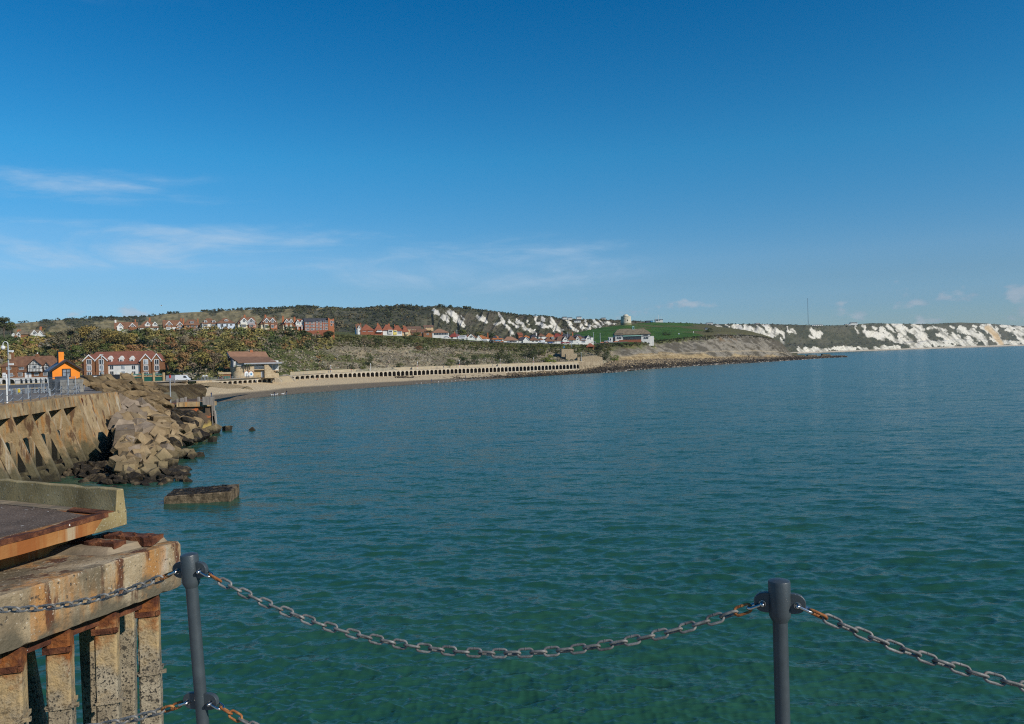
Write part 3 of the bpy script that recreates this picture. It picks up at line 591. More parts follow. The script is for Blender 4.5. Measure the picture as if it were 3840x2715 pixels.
def shackle(chain, pin, n, cdir):
    c = cdir.normalized(); e = c.cross(n).normalized(); r = 0.0080
    pth = [pin + n * 0.026]; pth += [pin + n * 0.026 + c * 0.055]
    pth += [pin + c * (0.055 + 0.026 * math.sin(q)) + n * (0.026 * math.cos(q)) for q in [math.pi * k / 10 for k in range(1, 10)]]
    pth += [pin - n * 0.026 + c * 0.055, pin - n * 0.026]
    sh = MB().tube(pth, r, 10).build('shackle', M['steel'], chain, True)
    t = Vector((0, 0, 1)).rotation_difference(n).to_matrix().to_4x4()
    mb = MB(); mb.xf = Matrix.Translation(pin) @ t
    mb.lathe([(0.0075, -0.040), (0.0075, 0.022), (0.014, 0.022), (0.0145, 0.032), (0.012, 0.036), (0.010, 0.044), (0.006, 0.048), (0.001, 0.049)], 20)
    mb.build('bolt', M['steel'], sh, True)
    wmb = MB(); wmb.xf = Matrix.Translation(pin) @ t; wmb.lathe([(0.018, 0.0153), (0.018, 0.019), (0.0076, 0.019)], 20); wmb.build('washer', M['steel'], sh, True)
def chain(A, B, sag, label, nA=None, nB=None, rusty=(0, -1), tilt0=0.0, tmin=0.0, tmax=1.0, seed=0):
    rr = random.Random(seed)
    r = empty('chain', A, 0, label, 'chain', 'chains strung between the grey posts'); r.empty_display_size = 0.05
    c0 = lambda t: A + (B - A) * t + Vector((0, 0, -4 * sag * t * (1 - t)))
    ts = [0.0]; L = 0; N = 4000; prev = c0(0); pts = [prev]; cum = [0]
    for k in range(1, N + 1):
        p = c0(k / N); L += (p - prev).length; pts.append(p); cum.append(L); prev = p
    off = 0.068 if nA is not None else 0.0; offB = 0.068 if nB is not None else 0.0
    pitch = 2 * (LINK_L - 2 * WIRE) + 0.0005; usable = L - off - offB; n = int(round(usable / pitch)); pitch = usable / n
    def at(s):
        i = min(max(np.searchsorted(cum, s), 1), N); f = (s - cum[i - 1]) / max(cum[i] - cum[i - 1], 1e-9); return pts[i - 1].lerp(pts[i], f)
    inv = Matrix.Translation(-A); made = 0
    for k in range(n):
        s0, s1 = off + k * pitch, off + (k + 1) * pitch
        if s0 / L < tmin or s1 / L > tmax: continue
        p0, p1 = at(s0), at(s1); d = (p1 - p0).normalized(); side = Vector((0, 0, 1)).cross(d).normalized(); up = d.cross(side)
        rust = (k in rusty) or ((k - n) in rusty)
        ang = tilt0 + (math.pi / 2 if k % 2 else 0) + rr.uniform(-0.13, 0.13) - 0.55
        yv = side * math.cos(ang) + up * math.sin(ang); zv = d.cross(yv)
        o = (link1 if rust else link0).copy(); COL.objects.link(o); o.parent = r
        m = (p0 + p1) / 2 - A
        o.matrix_local = Matrix(((d.x, yv.x, zv.x, m.x), (d.y, yv.y, zv.y, m.y), (d.z, yv.z, zv.z, m.z), (0, 0, 0, 1)))
        if rust: o['label'] = 'rusty end link'
        made += 1
    if nA is not None: shackle(r, Vector((0, 0, 0)), nA, c0(0.02) - c0(0))
    if nB is not None: shackle(r, B - A, nB, c0(0.98) - c0(1))
    return r
def lug_pair(root, ax_, z, dl, dr):
    bpy.context.view_layer.update(); inv = root.matrix_world.inverted()
    return lug(root, ax_, z, dl, inv), lug(root, ax_, z, dr, inv)
dLR = TR - TL
upL = lug_pair(postL, axL, TL - axL * 0.10, TLL - TL, dLR); upR = lug_pair(postR, axR, TR - axR * 0.115, -dLR, TRR - TR)
loL = lug_pair(postL, axL, TL - axL * 0.945, TLL - TL, dLR); loR = lug_pair(postR, axR, TR - axR * 0.96, -dLR, TRR - TR)
for o in (postL, postR):
    pass
chain(upL[1][0], upR[0][0], 0.385, 'galvanised chain sagging between the two grey posts, whole span in view', upL[1][2], upR[0][2], (0, -1), seed=1)
chain(upL[0][0], TLL + Vector((0.05, 0, -0.1)), 0.36, 'galvanised chain hanging from the leaning post in front of the concrete jetty', upL[0][2], None, (0,), tmax=0.62, seed=2)
chain(upR[1][0], TRR + Vector((-0.05, 0, -0.1)), 0.40, 'galvanised chain sagging away from the upright post over open sea', upR[1][2], None, (0,), tmax=0.6, seed=3)
chain(loL[0][0], TLL + Vector((0.05, 0, -0.95)), 0.36, 'short stretch of lower chain at the foot of the leaning post, jetty side', loL[0][2], None, (0, 1), tmax=0.3, seed=4)
chain(loL[1][0], loR[0][0], 0.385, 'short stretch of lower chain at the foot of the leaning post, sea side', loL[1][2], loR[0][2], (0, 1, -1), tmax=0.25, seed=5)
# the edge of the harbour arm that the posts stand on, and the step the camera is on
mb = MB(); e0, e1 = BL + (BL - BR).normalized() * 9, BR + (BR - BL).normalized() * 9; nrm = Vector((0, 0, 1)).cross(e1 - e0).normalized()
if nrm.y < 0: nrm = -nrm
zt = min(BL.z, BR.z) + 0.0
q = [(e0 + nrm * 0.22), (e1 + nrm * 0.22), (e1 - nrm * 9), (e0 - nrm * 9)]
mb.hexa([Vector((p.x, p.y, -5.5)) for p in q], [Vector((p.x, p.y, BL.z - 0.2 + 0.01)) for p in q])
tag(mb.build('harbour_arm_deck', M['concrete_new']), kind='structure')

# ------------------------------------------------------------------ rusty concrete jetty
RUST = (0.25, 0.085, 0.022); DRUST = (0.085, 0.028, 0.014)
mat('jetty_concrete', [(0.25, (0.13, 0.095, 0.055)), (0.42, (0.25, 0.19, 0.115)), (0.55, (0.36, 0.275, 0.165)), (0.72, (0.46, 0.38, 0.26))], 1.0, 0.92, 0.7, 7,
    streak=[((0.50, 0.46, 0.38), (1.9, 1.9, 0.35), 0.54, 0.70, 0.7), ((0.40, 0.18, 0.045), (1.9, 1.9, 0.3), 0.47, 0.62, 0.8), (DRUST, (2.4, 2.4, 0.5), 0.55, 0.62, 0.9), ((0.10, 0.08, 0.05), (0.9, 0.9, 0.7), 0.48, 0.62, 0.75)],
    spots=[((0.07, 0.055, 0.04), 12.0, 0.63, 0.72), ((0.52, 0.45, 0.34), 22.0, 0.64, 0.74)], zband=((0.12, 0.10, 0.065), 7.72, 7.34, 2.0))
mat('jetty_top', [(0.25, (0.10, 0.08, 0.055)), (0.5, (0.26, 0.20, 0.13)), (0.75, (0.40, 0.32, 0.21))], 0.8, 0.95, 0.4, 8, streak=((0.11, 0.095, 0.075), (0.6, 1.5, 1), 0.48, 0.60, 0.8))
mat('slab_rust', [(0.25, (0.20, 0.075, 0.022)), (0.5, (0.34, 0.15, 0.045)), (0.75, (0.42, 0.25, 0.10))], 0.9, 0.9, 0.3, 10, streak=[((0.27, 0.085, 0.02), (1.8, 1.8, 0.10), 0.46, 0.56, 0.85), ((0.40, 0.32, 0.20), (1.5, 1.5, 0.1), 0.56, 0.64, 0.85)])
mat('parapet_concrete', [(0.25, (0.14, 0.105, 0.045)), (0.5, (0.29, 0.225, 0.105)), (0.75, (0.42, 0.34, 0.18))], 0.9, 0.95, 0.3, 20, streak=[((0.19, 0.105, 0.04), (2.5, 2.5, 0.3), 0.66, 0.72, 0.7)], spots=[((0.45, 0.41, 0.31), 26.0, 0.62, 0.72), ((0.12, 0.10, 0.06), 14.0, 0.66, 0.72)])
mat('old_asphalt', [(0.3, (0.07, 0.048, 0.034)), (0.7, (0.15, 0.105, 0.076))], 1.2, 0.97, 0.6, 14, spots=[((0.75, 0.73, 0.68), 7.0, 0.72, 0.74), ((0.26, 0.21, 0.16), 30.0, 0.58, 0.68)])
mat('rusty_iron', [(0.3, (0.04, 0.014, 0.009)), (0.48, (0.095, 0.032, 0.016)), (0.58, (0.17, 0.062, 0.026)), (0.75, (0.27, 0.12, 0.055))], 3.5, 0.9, 1.0, 9, spots=((0.72, 0.69, 0.62), 6.0, 0.72, 0.74))
mat('pile_concrete', [(0.25, (0.15, 0.12, 0.08)), (0.5, (0.29, 0.24, 0.165)), (0.75, (0.42, 0.36, 0.26))], 1.6, 0.95, 0.9, 12, spots=[((0.05, 0.045, 0.038), 24.0, 0.555, 0.62), ((0.07, 0.06, 0.045), 7.0, 0.62, 0.68)],
    zband=[((0.42, 0.30, 0.15), 5.9, 6.6, 2.5), (RUST, 6.55, 6.95, 3.0), (DRUST, 6.85, 7.4, 4.0)])
jetty = empty('concrete_jetty', gnd(300, 2715, 0.0), 0, 'derelict concrete jetty with a low parapet, rust stains and square piles', 'jetty')
J0 = Vector(jetty.location)
def jb(mb, name, m_, parent=None, bevel=0.0):
    mb.v = [tuple(Vector(p) - J0) for p in mb.v]; o = mb.build(name, m_, parent or jetty)
    if bevel:
        b = o.modifiers.new('edge', 'BEVEL'); b.width = bevel; b.segments = 2; b.limit_method = 'ANGLE'
    return o
CJ = pt(474, 1967, 17.2); CJ.z = 8.6
aD = Vector((-.258, -.966, 0)); bD = Vector((-.885, .467, 0)).normalized()
def JP(a, b, z): p = CJ + aD * a + bD * b; return Vector((p.x, p.y, z))
def rough_block(mb, corners, z0, z1, ns=26, amp=0.02, seed=0):
    """a block whose long edges are chipped: corners a,b along the face, c,d behind"""
    rr = np.random.default_rng(seed); a, b, c, d = corners
    P = []
    for i in range(ns + 1):
        t = i / ns; f = a.lerp(b, t); k = d.lerp(c, t); out = (f - k).normalized()
        ch = abs(rr.normal(0, amp)); ch2 = abs(rr.normal(0, amp * 0.7))
        P.append([Vector((f.x, f.y, z0 + ch2)) , Vector((f.x, f.y, z1 - ch - 0.015)), Vector((f.x, f.y, z1)) - out * (ch + 0.02), Vector((k.x, k.y, z1)), Vector((k.x, k.y, z0)), Vector((f.x, f.y, z0)) - out * (ch2 + 0.01)])
    n = 6; vs = [v for r_ in P for v in r_]; fs = []
    for i in range(ns):
        for k in range(n): l = (k + 1) % n; fs.append((i * n + k, (i + 1) * n + k, (i + 1) * n + l, i * n + l))
    fs.append(tuple(range(n))); fs.append(tuple(range(ns * n, ns * n + n))[::-1]); return mb.add(vs, fs)
slab = jb(rough_block(MB(), [JP(-0.0, 0, 0), JP(16, 0, 0), JP(16, 13, 0), JP(-0.0, 13, 0)], 8.6, 8.905, 60, 0.014, 1), 'deck_slab', M['slab_rust'])
# parapet with a sloping inner face and a solid end
mb = MB(); pa = [(0.0, 8.905), (0.30, 8.905), (0.24, 9.38), (0.06, 9.38)]
rrp = np.random.default_rng(4); rows = []
for i in range(41):
    b_ = -0.004 + 13.0 * i / 40; rows.append([JP(a_ + rrp.normal(0, .004), b_, z_ + (rrp.normal(0, .010) if z_ > 9.2 else 0)) for a_, z_ in pa])
vs = [v for r_ in rows for v in r_]; fs = [(i * 4 + k, (i + 1) * 4 + k, (i + 1) * 4 + (k + 1) % 4, i * 4 + (k + 1) % 4) for i in range(40) for k in range(4)] + [(0, 1, 2, 3), (163, 162, 161, 160)]
mb.add(vs, fs); jb(mb, 'parapet', M['parapet_concrete'], None, 0.02)
mb = MB(); mb.prism_z([(p.x, p.y) for p in (JP(0.32, 0.45, 0), JP(0.62, 1.6, 0), JP(0.75, 13, 0), JP(0.3, 13, 0))], 8.9, 8.935); jb(mb, 'walkway_strip', M['jetty_top'])
mb = MB(); mb.prism_z([(p.x, p.y) for p in (JP(0.80, 0.42, 0), JP(16, 0.20, 0), JP(16, 13, 0), JP(0.76, 13, 0), JP(0.66, 1.6, 0))], 8.9, 8.925); jb(mb, 'asphalt', M['old_asphalt'])
mb = MB(); rre = np.random.default_rng(8); vs = []; N_ = 70
for i in range(N_ + 1):
    a_ = 0.52 + 15.4 * i / N_; w_ = 0.22 + rre.normal(0, 0.04) + 0.05 * math.sin(a_ * 1.7); zt_ = 8.945 + rre.uniform(0, 0.02) + 0.015 * math.sin(a_ * 2.3)
    vs += [JP(a_, -0.012 + rre.normal(0, .004), 8.86), JP(a_, -0.012, zt_), JP(a_, w_ * 0.5, zt_ - 0.018 + rre.normal(0, .006)), JP(a_, w_, zt_ - 0.012), JP(a_, w_, 8.86)]
mb.add(vs, [(i * 5 + k, i * 5 + 5 + k, i * 5 + 5 + (k + 1) % 5, i * 5 + (k + 1) % 5) for i in range(N_) for k in range(5)] + [(0, 1, 2, 3, 4), tuple(range(N_ * 5, N_ * 5 + 5))[::-1]])
jb(mb, 'rusty_edge_plate', M['rusty_iron'])
mb = MB(); mb.prism_z([(p.x, p.y) for p in (JP(0.33, 0.03, 0), JP(0.62, 0.05, 0), JP(0.66, 1.2, 0), JP(0.36, 1.35, 0))], 8.93, 8.952); jb(mb, 'rusty_corner_plate', M['rusty_iron'])
mb = MB(); mb.hexa([JP(-.012, -.012, 8.592), JP(.95, -.012, 8.592), JP(.62, .5, 8.592), JP(-.012, .5, 8.592)], [JP(-.012, -.012, 8.93), JP(.60, -.012, 8.93), JP(.5, .42, 8.93), JP(-.012, .42, 8.93)]); jb(mb, 'corner_block', M['parapet_concrete'], None, 0.02)
# recessed wall under the slab, then the pile cap beam
jb(MB().prism_z([(p.x, p.y) for p in (JP(0.35, 0.75, 0), JP(16, 0.75, 0), JP(16, 12, 0), JP(0.35, 12, 0))], 8.2, 8.598), 'recessed_wall', M['slab_rust'])
E0 = pt(676, 2031, 17.0); E1 = pt(0, 2237, 13.2); eD = (E1 - E0); eD.z = 0; eD.normalize(); eN = Vector((-eD.y, eD.x, 0))
if eN.x < 0: eN = -eN
ZB0, ZB1 = 7.28, 8.24
def BP(s, w, z): p = E0 + eD * s - eN * w; return Vector((p.x, p.y, z))
jb(rough_block(MB(), [BP(0, 0, 0), BP(9, 0, 0), BP(9, 2.6, 0), BP(0, 2.6, 0)], ZB0, ZB1, 70, 0.022, 3), 'pile_cap_beam', M['jetty_concrete'])
mb = MB(); mb.hexa([BP(0.04, 0.30, 8.23), BP(1.40, 0.55, 8.23), BP(1.75, 2.0, 8.23), BP(0.05, 2.0, 8.23)], [BP(0.08, 0.40, 8.36), BP(1.22, 0.7, 8.34), BP(1.45, 1.9, 8.36), BP(0.12, 1.9, 8.38)]); jb(mb, 'concrete_pad', M['jetty_top'])
for (s0, s1, w0, w1, z0, z1) in ((0.86, 1.16, 0.62, 1.90, 8.355, 8.42), (0.26, 0.62, 0.22, 1.55, 8.37, 8.44)):
    mb = MB(); q8 = 10; rq = np.random.default_rng(int(s0 * 100)); vs = []
    for i in range(q8 + 1):
        w = w0 + (w1 - w0) * i / q8; e0_, e1_, dz_ = rq.normal(0, .012), rq.normal(0, .02), rq.normal(0, .008)
        vs += [BP(s0 + e0_, w, z0), BP(s1 + e1_, w, z0 - .11), BP(s1 + e1_, w, z1 + dz_), BP(s0 + e0_, w, z1 + dz_)]
    mb.add(vs, [(i * 4 + k, i * 4 + 4 + k, i * 4 + 4 + (k + 1) % 4, i * 4 + (k + 1) % 4) for i in range(q8) for k in range(4)] + [(0, 1, 2, 3), (q8 * 4 + 3, q8 * 4 + 2, q8 * 4 + 1, q8 * 4)])
    for k in range(7):
        f = (k + .5) / 7; c = BP(s0 + (s1 - s0) * (.3 if k % 2 else .7), w0 + (w1 - w0) * f, z1); mb.xf = Matrix.Translation(c); mb.lathe([(.032, -.005), (.032, .014), (.02, .028), (.002, .031)], 8)
    jb(mb, 'rusty_plate', M['rusty_iron'])
# piles
def find_s(px, z, w):
    a, b = -2.0, 12.0
    for _ in range(40):
        m = (a + b) / 2; a, b = (m, b) if project(BP(m, w, z))[0] > px else (a, m)
    return a
def pile(s, w, lean=(0, 0), half=0.2, shade_=False):
    z0, z1 = -4.0, ZB0 + 0.02; c1 = BP(s, w, z1); c0 = c1 + Vector((lean[0], lean[1], 0)); c0.z = z0; rot = 0.30; rr = np.random.default_rng(int(abs(s) * 100) + 7)
    rows = []; n = 46; ch = 0.035
    cs = [(-1, -1), (1, -1), (1, 1), (-1, 1)]; ring0 = []
    for i, (x, y) in enumerate(cs):
        if (x, y) in ((-1, -1), (1, 1)): ring0 += [(x * half, y * (half - ch)), (x * (half - ch), y * half)] if x == y == -1 else [(x * half, y * (half - ch)), (x * (half - ch), y * half)]
        else: ring0 += [(x * (half - ch), y * half), (x * half, y * (half - ch))]
    vs = []; m = len(ring0)
    for i in range(n + 1):
        t = i / n; z = z0 + (z1 - z0) * t; c = c0.lerp(c1, t)
        for x, y in ring0:
            e = 1 + rr.normal(0, 0.016); X, Y = x * e, y * e
            vs.append(Vector((c.x + X * math.cos(rot) - Y * math.sin(rot), c.y + X * math.sin(rot) + Y * math.cos(rot), z)))
    fs = [(i * m + k, i * m + (k + 1) % m, (i + 1) * m + (k + 1) % m, (i + 1) * m + k) for i in range(n) for k in range(m)] + [tuple(range(m))[::-1], tuple(range(n * m, n * m + m))]
    o = jb(MB().add(vs, fs), 'pile', M['pile_concrete'])
    for zb in (5.75, 4.45) if not shade_ else ():
        zb += rr.uniform(-.3, .3); t = (zb - z0) / (z1 - z0); c = c0.lerp(c1, t); mb = MB(); h2 = half + 0.018
        mb.xf = Matrix.Translation(c - J0) @ Matrix.Rotation(rot, 4, 'Z'); mb.box(-h2, h2, -h2 - .012, -h2 + .03, -.035, .03); mb.box(h2 - .03, h2 + .012, -h2, h2, -.03, .035); mb.box(-h2 - .012, -h2 + .03, -h2, h2, -.03, .03); mb.box(h2 - .02, h2 + .11, -h2 - .01, -h2 + .05, -.02, .05); mb.box(-h2 + .02, -h2 + .09, -h2 - .05, -h2, -.02, .03)
        mb.build('clamp_band', M['pile_concrete'], o)
    if not shade_:
        mb = MB(); h2 = half + .012; mb.xf = Matrix.Translation(c1 - J0) @ Matrix.Rotation(rot, 4, 'Z'); mb.box(-h2 - .02, h2 + .01, -h2 - .03, -h2 + .04, -.46, -.36); mb.box(-h2 - .03, -h2 + .03, -h2, h2, -.46, -.34); mb.box(h2 - .05, h2 + .03, -h2 - .05, -h2, -.44, -.36)
        mb.build('rusty_clamp', M['rusty_iron'], o)
    return o
for px in (556, 398, 222, 40): pile(find_s(px, ZB0, 0.35), 0.35)
pile(find_s(335, ZB0, 1.6), 1.6, (0.1, 0.2), 0.2, True); pile(find_s(60, ZB0, 1.5), 1.5, (1.6, 0.2), 0.17, True); pile(find_s(470, ZB0, 2.4), 2.4, (-0.2, 0), 0.2, True)
jb(MB().hexa([BP(0.7, 0.30, 7.02), BP(6.5, 0.30, 7.02), BP(6.5, 0.42, 6.98), BP(0.9, 0.42, 6.98)], [BP(0.7, 0.30, 7.27), BP(6.5, 0.30, 7.27), BP(6.5, 0.42, 7.27), BP(0.9, 0.42, 7.27)]), 'rusty_waling', M['rusty_iron'])
# ------------------------------------------------------------------ harbour wall, quay, rubble heap
QZ = 8.5
def QP(px, D): return ptz(px, D, QZ)
WA = QP(-160, 70); WB = QP(272, 101); WC = QP(371, 106)     # line of the quay edge
wD = (WB - WA); wD.z = 0; WLEN = wD.length; wD.normalize(); wN = Vector((wD.y, -wD.x, 0))
if wN.x < 0: wN = -wN
def HP(s, o, z): p = WA + wD * s + wN * o; return Vector((p.x, p.y, z))
mat('sea_wall', [(0.25, (0.16, 0.105, 0.05)), (0.5, (0.31, 0.22, 0.115)), (0.75, (0.45, 0.345, 0.205))], 0.5, 0.92, 0.5, 3,
    streak=[((0.38, 0.18, 0.05), (1.3, 1.3, 0.2), 0.51, 0.62, 0.8), ((0.09, 0.042, 0.022), (1.5, 1.5, 0.4), 0.56, 0.64, 0.8), ((0.50, 0.44, 0.33), (0.9, 0.9, 0.06), 0.60, 0.68, 0.6)],
    zband=[((0.12, 0.10, 0.055), 3.2, 2.2, 0.8), ((0.035, 0.03, 0.018), 1.6, 0.6, 1.0)])
mat('slot_shade', [(0.3, (0.008, 0.008, 0.006)), (0.7, (0.02, 0.018, 0.012))], 1.0, 0.9)  # near-black colour standing in for the shade inside the buttress slots
mat('wall_dark', [(0.3, (0.10, 0.085, 0.05)), (0.7, (0.18, 0.15, 0.085))], 0.8, 0.95, 0.4, 3)
mat('quay_paving', [(0.3, (0.13, 0.115, 0.098)), (0.7, (0.21, 0.185, 0.16))], 0.25, 0.95)
hw = empty('harbour_wall', HP(0, 0, 0), 0, 'rust stained concrete harbour wall with raking buttresses and a solid battered end', 'sea wall')
H0 = Vector(hw.location)
def hb(mb, name, m_, parent=None): mb.v = [tuple(Vector(p) - H0) for p in mb.v]; return mb.build(name, m_, parent or hw)
# quay surface (structure) reaching from the wall back to the street
qp = [HP(0, -2.2, 0), HP(WLEN, -2.2, 0), Vector((WC.x - 0.4, WC.y, 0)), QP(395, 128), QP(420, 140), QP(330, 146), QP(200, 143), QP(-500, 138), QP(-900, 100)]
tag(MB().prism_z([(p.x, p.y) for p in qp], -1, QZ).build('quay', M['quay_paving']), kind='structure')
def strip(sec, s0, s1, n, name, m_, jit=0.0, parent=None):
    rr = np.random.default_rng(len(name)); rows = []
    for i in range(n + 1):
        s = s0 + (s1 - s0) * i / n; rows.append([HP(s, o + rr.normal(0, jit), z + rr.normal(0, jit)) for o, z in sec])
    k = len(sec); vs = [v for r_ in rows for v in r_]
    fs = [(i * k + j, (i + 1) * k + j, (i + 1) * k + (j + 1) % k, i * k + (j + 1) % k) for i in range(n) for j in range(k)] + [tuple(range(k)), tuple(range(n * k, n * k + k))[::-1]]
    return hb(MB().add(vs, fs), name, m_, parent)
strip([(-2.4, QZ - 1.25), (0.95, QZ - 1.25), (0.75, QZ + 0.02), (-2.4, QZ + 0.02)], 0, WLEN, 60, 'coping', M['sea_wall'], 0.012)
strip([(-2.4, -2), (-1.7, -2), (-1.7, QZ - 1.26), (-2.4, QZ - 1.26)], 0, WLEN, 4, 'back_wall', M['wall_dark'])
def s_of(px):
    a, b = 0.0, WLEN
    for _ in range(40):
        m = (a + b) / 2; a, b = (m, b) if project(HP(m, 0.8, QZ - 1.25))[0] < px else (a, m)
    return a
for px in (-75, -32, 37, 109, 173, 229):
    s = s_of(px); t = 0.42
    mb = MB(); t = 0.33
    hd = [(0.95, QZ - 1.26), (-1.7, 5.1), (-1.7, 4.2), (-0.2, 4.6), (1.05, 5.0), (1.75, 5.0)]
    mb.hexa([HP(s - t, o, z) for o, z in hd], [HP(s + t, o, z) for o, z in hd])
    rk = [(0.93, QZ - 1.27), (0.55, 5.9), (1.1, 4.8), (2.65, 1.3), (2.6, -2.0), (4.2, -2.0), (3.4, 0.9)]
    mb.hexa([HP(s - t * .985, o, z) for o, z in rk], [HP(s + t * .985, o, z) for o, z in rk])
    ft_ = [(-0.9, 1.0), (2.2, 1.35), (2.9, 0.7), (2.9, -2), (-0.9, -2)]
    mb.hexa([HP(s - t * 1.9, o, z) for o, z in ft_], [HP(s + t * 1.9, o, z) for o, z in ft_])
    b_ = hb(mb, 'buttress', M['sea_wall'])
    st_ = [(-1.68, -2), (-0.05, -2), (-0.05, 4.5), (-0.5, 4.8), (-1.68, 4.9)]
    hb(MB().hexa([HP(s + 1.1, o, z) for o, z in st_], [HP(s + 4.1, o, z) for o, z in st_]), 'wall_panel', M['sea_wall'])
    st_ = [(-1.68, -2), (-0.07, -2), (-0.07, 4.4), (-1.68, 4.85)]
    hb(MB().hexa([HP(s + 1.0, o, z) for o, z in st_], [HP(s + 1.098, o, z) for o, z in st_]), 'slot_shade_face', M['slot_shade'])  # thin sheet added on the panel end so the slot looks shaded
# the solid end: a battered block that turns the corner
S2 = WLEN
def end_ring(z, k):
    o = 0.75 + (QZ - z) * 0.30; c2 = Vector((WC.x, WC.y, z)) + wN * ((QZ - z) * 0.22) - wD * 0 + Vector((0, -1, 0)) * 0
    a = HP(S2 - 1.6, o, z); m_ = HP(S2, o, z); e = Vector((c2.x, c2.y, z)); bk = e + Vector((-0.5, 6, 0)); return [a, m_, e, bk, HP(S2 + 4, -4, z), HP(S2 - 1.6, -2, z)]
rings = [end_ring(z, i) for i, z in enumerate((-2, 0.5, 2.4, 2.45, 4.6, 4.62, 6.6, QZ + 0.02))]
for i in (0, 1, 2):
    rings[i] = [p + wN * 0.22 if j < 3 else p for j, p in enumerate(rings[i])]
vs = [p for r_ in rings for p in r_]; k = 6
fs = [(i * k + j, i * k + (j + 1) % k, (i + 1) * k + (j + 1) % k, (i + 1) * k + j) for i in range(len(rings) - 1) for j in range(k)] + [tuple(range(k))[::-1], tuple(range((len(rings) - 1) * k, len(rings) * k))]
hb(MB().add(vs, fs), 'end_block', M['sea_wall'])
rp = pt(300, 1505, 104.2); f_ = HP(S2 - 0.6, 0.75 + 0.30 * 0.9, QZ - 0.9)
mb = MB(); cc = pt(302, 1502, 101.5)
mb.tube([cc + Vector((0.28 * math.cos(q), -0.05, 0.30 * math.sin(q))) for q in [2 * math.pi * i / 14 for i in range(14)]], 0.085, 7, True)
mb.tube([cc + Vector((-0.55, 0.1, 0.45)), cc + Vector((-0.45, 0.0, 0.38)), cc + Vector((-0.3, 0, 0.1)), cc + Vector((-0.25, 0, -0.3)), cc + Vector((-0.12, 0, -0.62))], [0.1, 0.1, 0.13, 0.12, 0.07], 7)
hb(mb, 'mooring_ring', M['rusty_iron'])

# ---------------------------------------------- rubble heap: a slope fitted through sight lines, blocks laid on it
CTRL = [(395, 1500, 108), (480, 1830, 79), (400, 1800, 83), (250, 1800, 87), (700, 1735, 97), (860, 1612, 146), (500, 1425, 152), (380, 1425, 134), (640, 1500, 150), (560, 1600, 113), (560, 1700, 95), (450, 1600, 105), (720, 1600, 128), (640, 1790, 86)]
_A = np.array([[1, (x - 500) / 300, (y - 1600) / 200, ((x - 500) / 300) ** 2, (x - 500) * (y - 1600) / 6e4, ((y - 1600) / 200) ** 2] for x, y, d in CTRL]); _c = np.linalg.lstsq(_A, np.array([d for *_, d in CTRL], float), rcond=None)[0]
def heapD(px, py):
    x, y = (px - 500) / 300, (py - 1600) / 200; return float(np.clip(_c @ np.array([1, x, y, x * x, x * y * 1.0, y * y]), 74, 175))
def heap(px, py): return pt(px, py, heapD(px, py))
mat('block_concrete', [(0.25, (0.10, 0.068, 0.036)), (0.5, (0.225, 0.158, 0.085)), (0.75, (0.35, 0.26, 0.148))], 0.45, 0.95, 0.6, 4, vary=.28, zband=[((0.17, 0.13, 0.07), 2.4, 1.4, 0.6), ((0.03, 0.024, 0.015), 1.15, 0.55, 1.2)], spots=((0.14, 0.10, 0.06), 1.8, 0.64, 0.72))
mat('grey_block_concrete', [(0.25, (0.12, 0.09, 0.062)), (0.5, (0.225, 0.172, 0.122)), (0.75, (0.33, 0.262, 0.19))], 0.5, 0.95, 0.5, 4, vary=.25, zband=[((0.03, 0.024, 0.015), 1.15, 0.55, 1.2)])
mat('brown_boulder', [(0.25, (0.07, 0.047, 0.024)), (0.5, (0.155, 0.105, 0.052)), (0.75, (0.25, 0.18, 0.095))], 0.6, 0.97, 0.8, 2.5, vary=.3)
mat('weedy_rock', [(0.2, (0.012, 0.009, 0.006)), (0.5, (0.022, 0.016, 0.009)), (0.60, (0.075, 0.055, 0.03)), (0.78, (0.22, 0.16, 0.09))], 1.1, 0.8, 1.0, 3, vary=.4)
mat('weed', [(0.3, (0.012, 0.010, 0.006)), (0.7, (0.045, 0.032, 0.014))], 2.0, 0.6, 0.8, 5)
def block_mesh(name, m_, seed, size=(1, 1, 1), chip=0.10, sub=3, jit=None):
    rr = random.Random(seed); bm = bmesh.new(); bmesh.ops.create_cube(bm, size=2.0)
    for v in bm.verts:
        if jit: v.co = Vector((v.co.x * size[0] * rr.uniform(1 - jit, 1 + jit), v.co.y * size[1] * rr.uniform(1 - jit, 1 + jit), v.co.z * size[2])); continue
        v.co = Vector((v.co.x * size[0] * rr.uniform(.82, 1.08), v.co.y * size[1] * rr.uniform(.82, 1.08), v.co.z * size[2] * rr.uniform(.82, 1.08)))
        if rr.random() < 0.3: v.co *= rr.uniform(.72, .92)
    bmesh.ops.bevel(bm, geom=bm.edges[:], offset=chip * min(size), segments=2, affect='EDGES', profile=0.6)
    bmesh.ops.triangulate(bm, faces=bm.faces[:]); bmesh.ops.subdivide_edges(bm, edges=bm.edges[:], cuts=1, use_grid_fill=True)
    for v in bm.verts: v.co += Vector((rr.gauss(0, .022), rr.gauss(0, .022), rr.gauss(0, .022))) * min(size)
    me = bpy.data.meshes.new(name); bm.to_mesh(me); bm.free(); me.materials.append(m_); return me
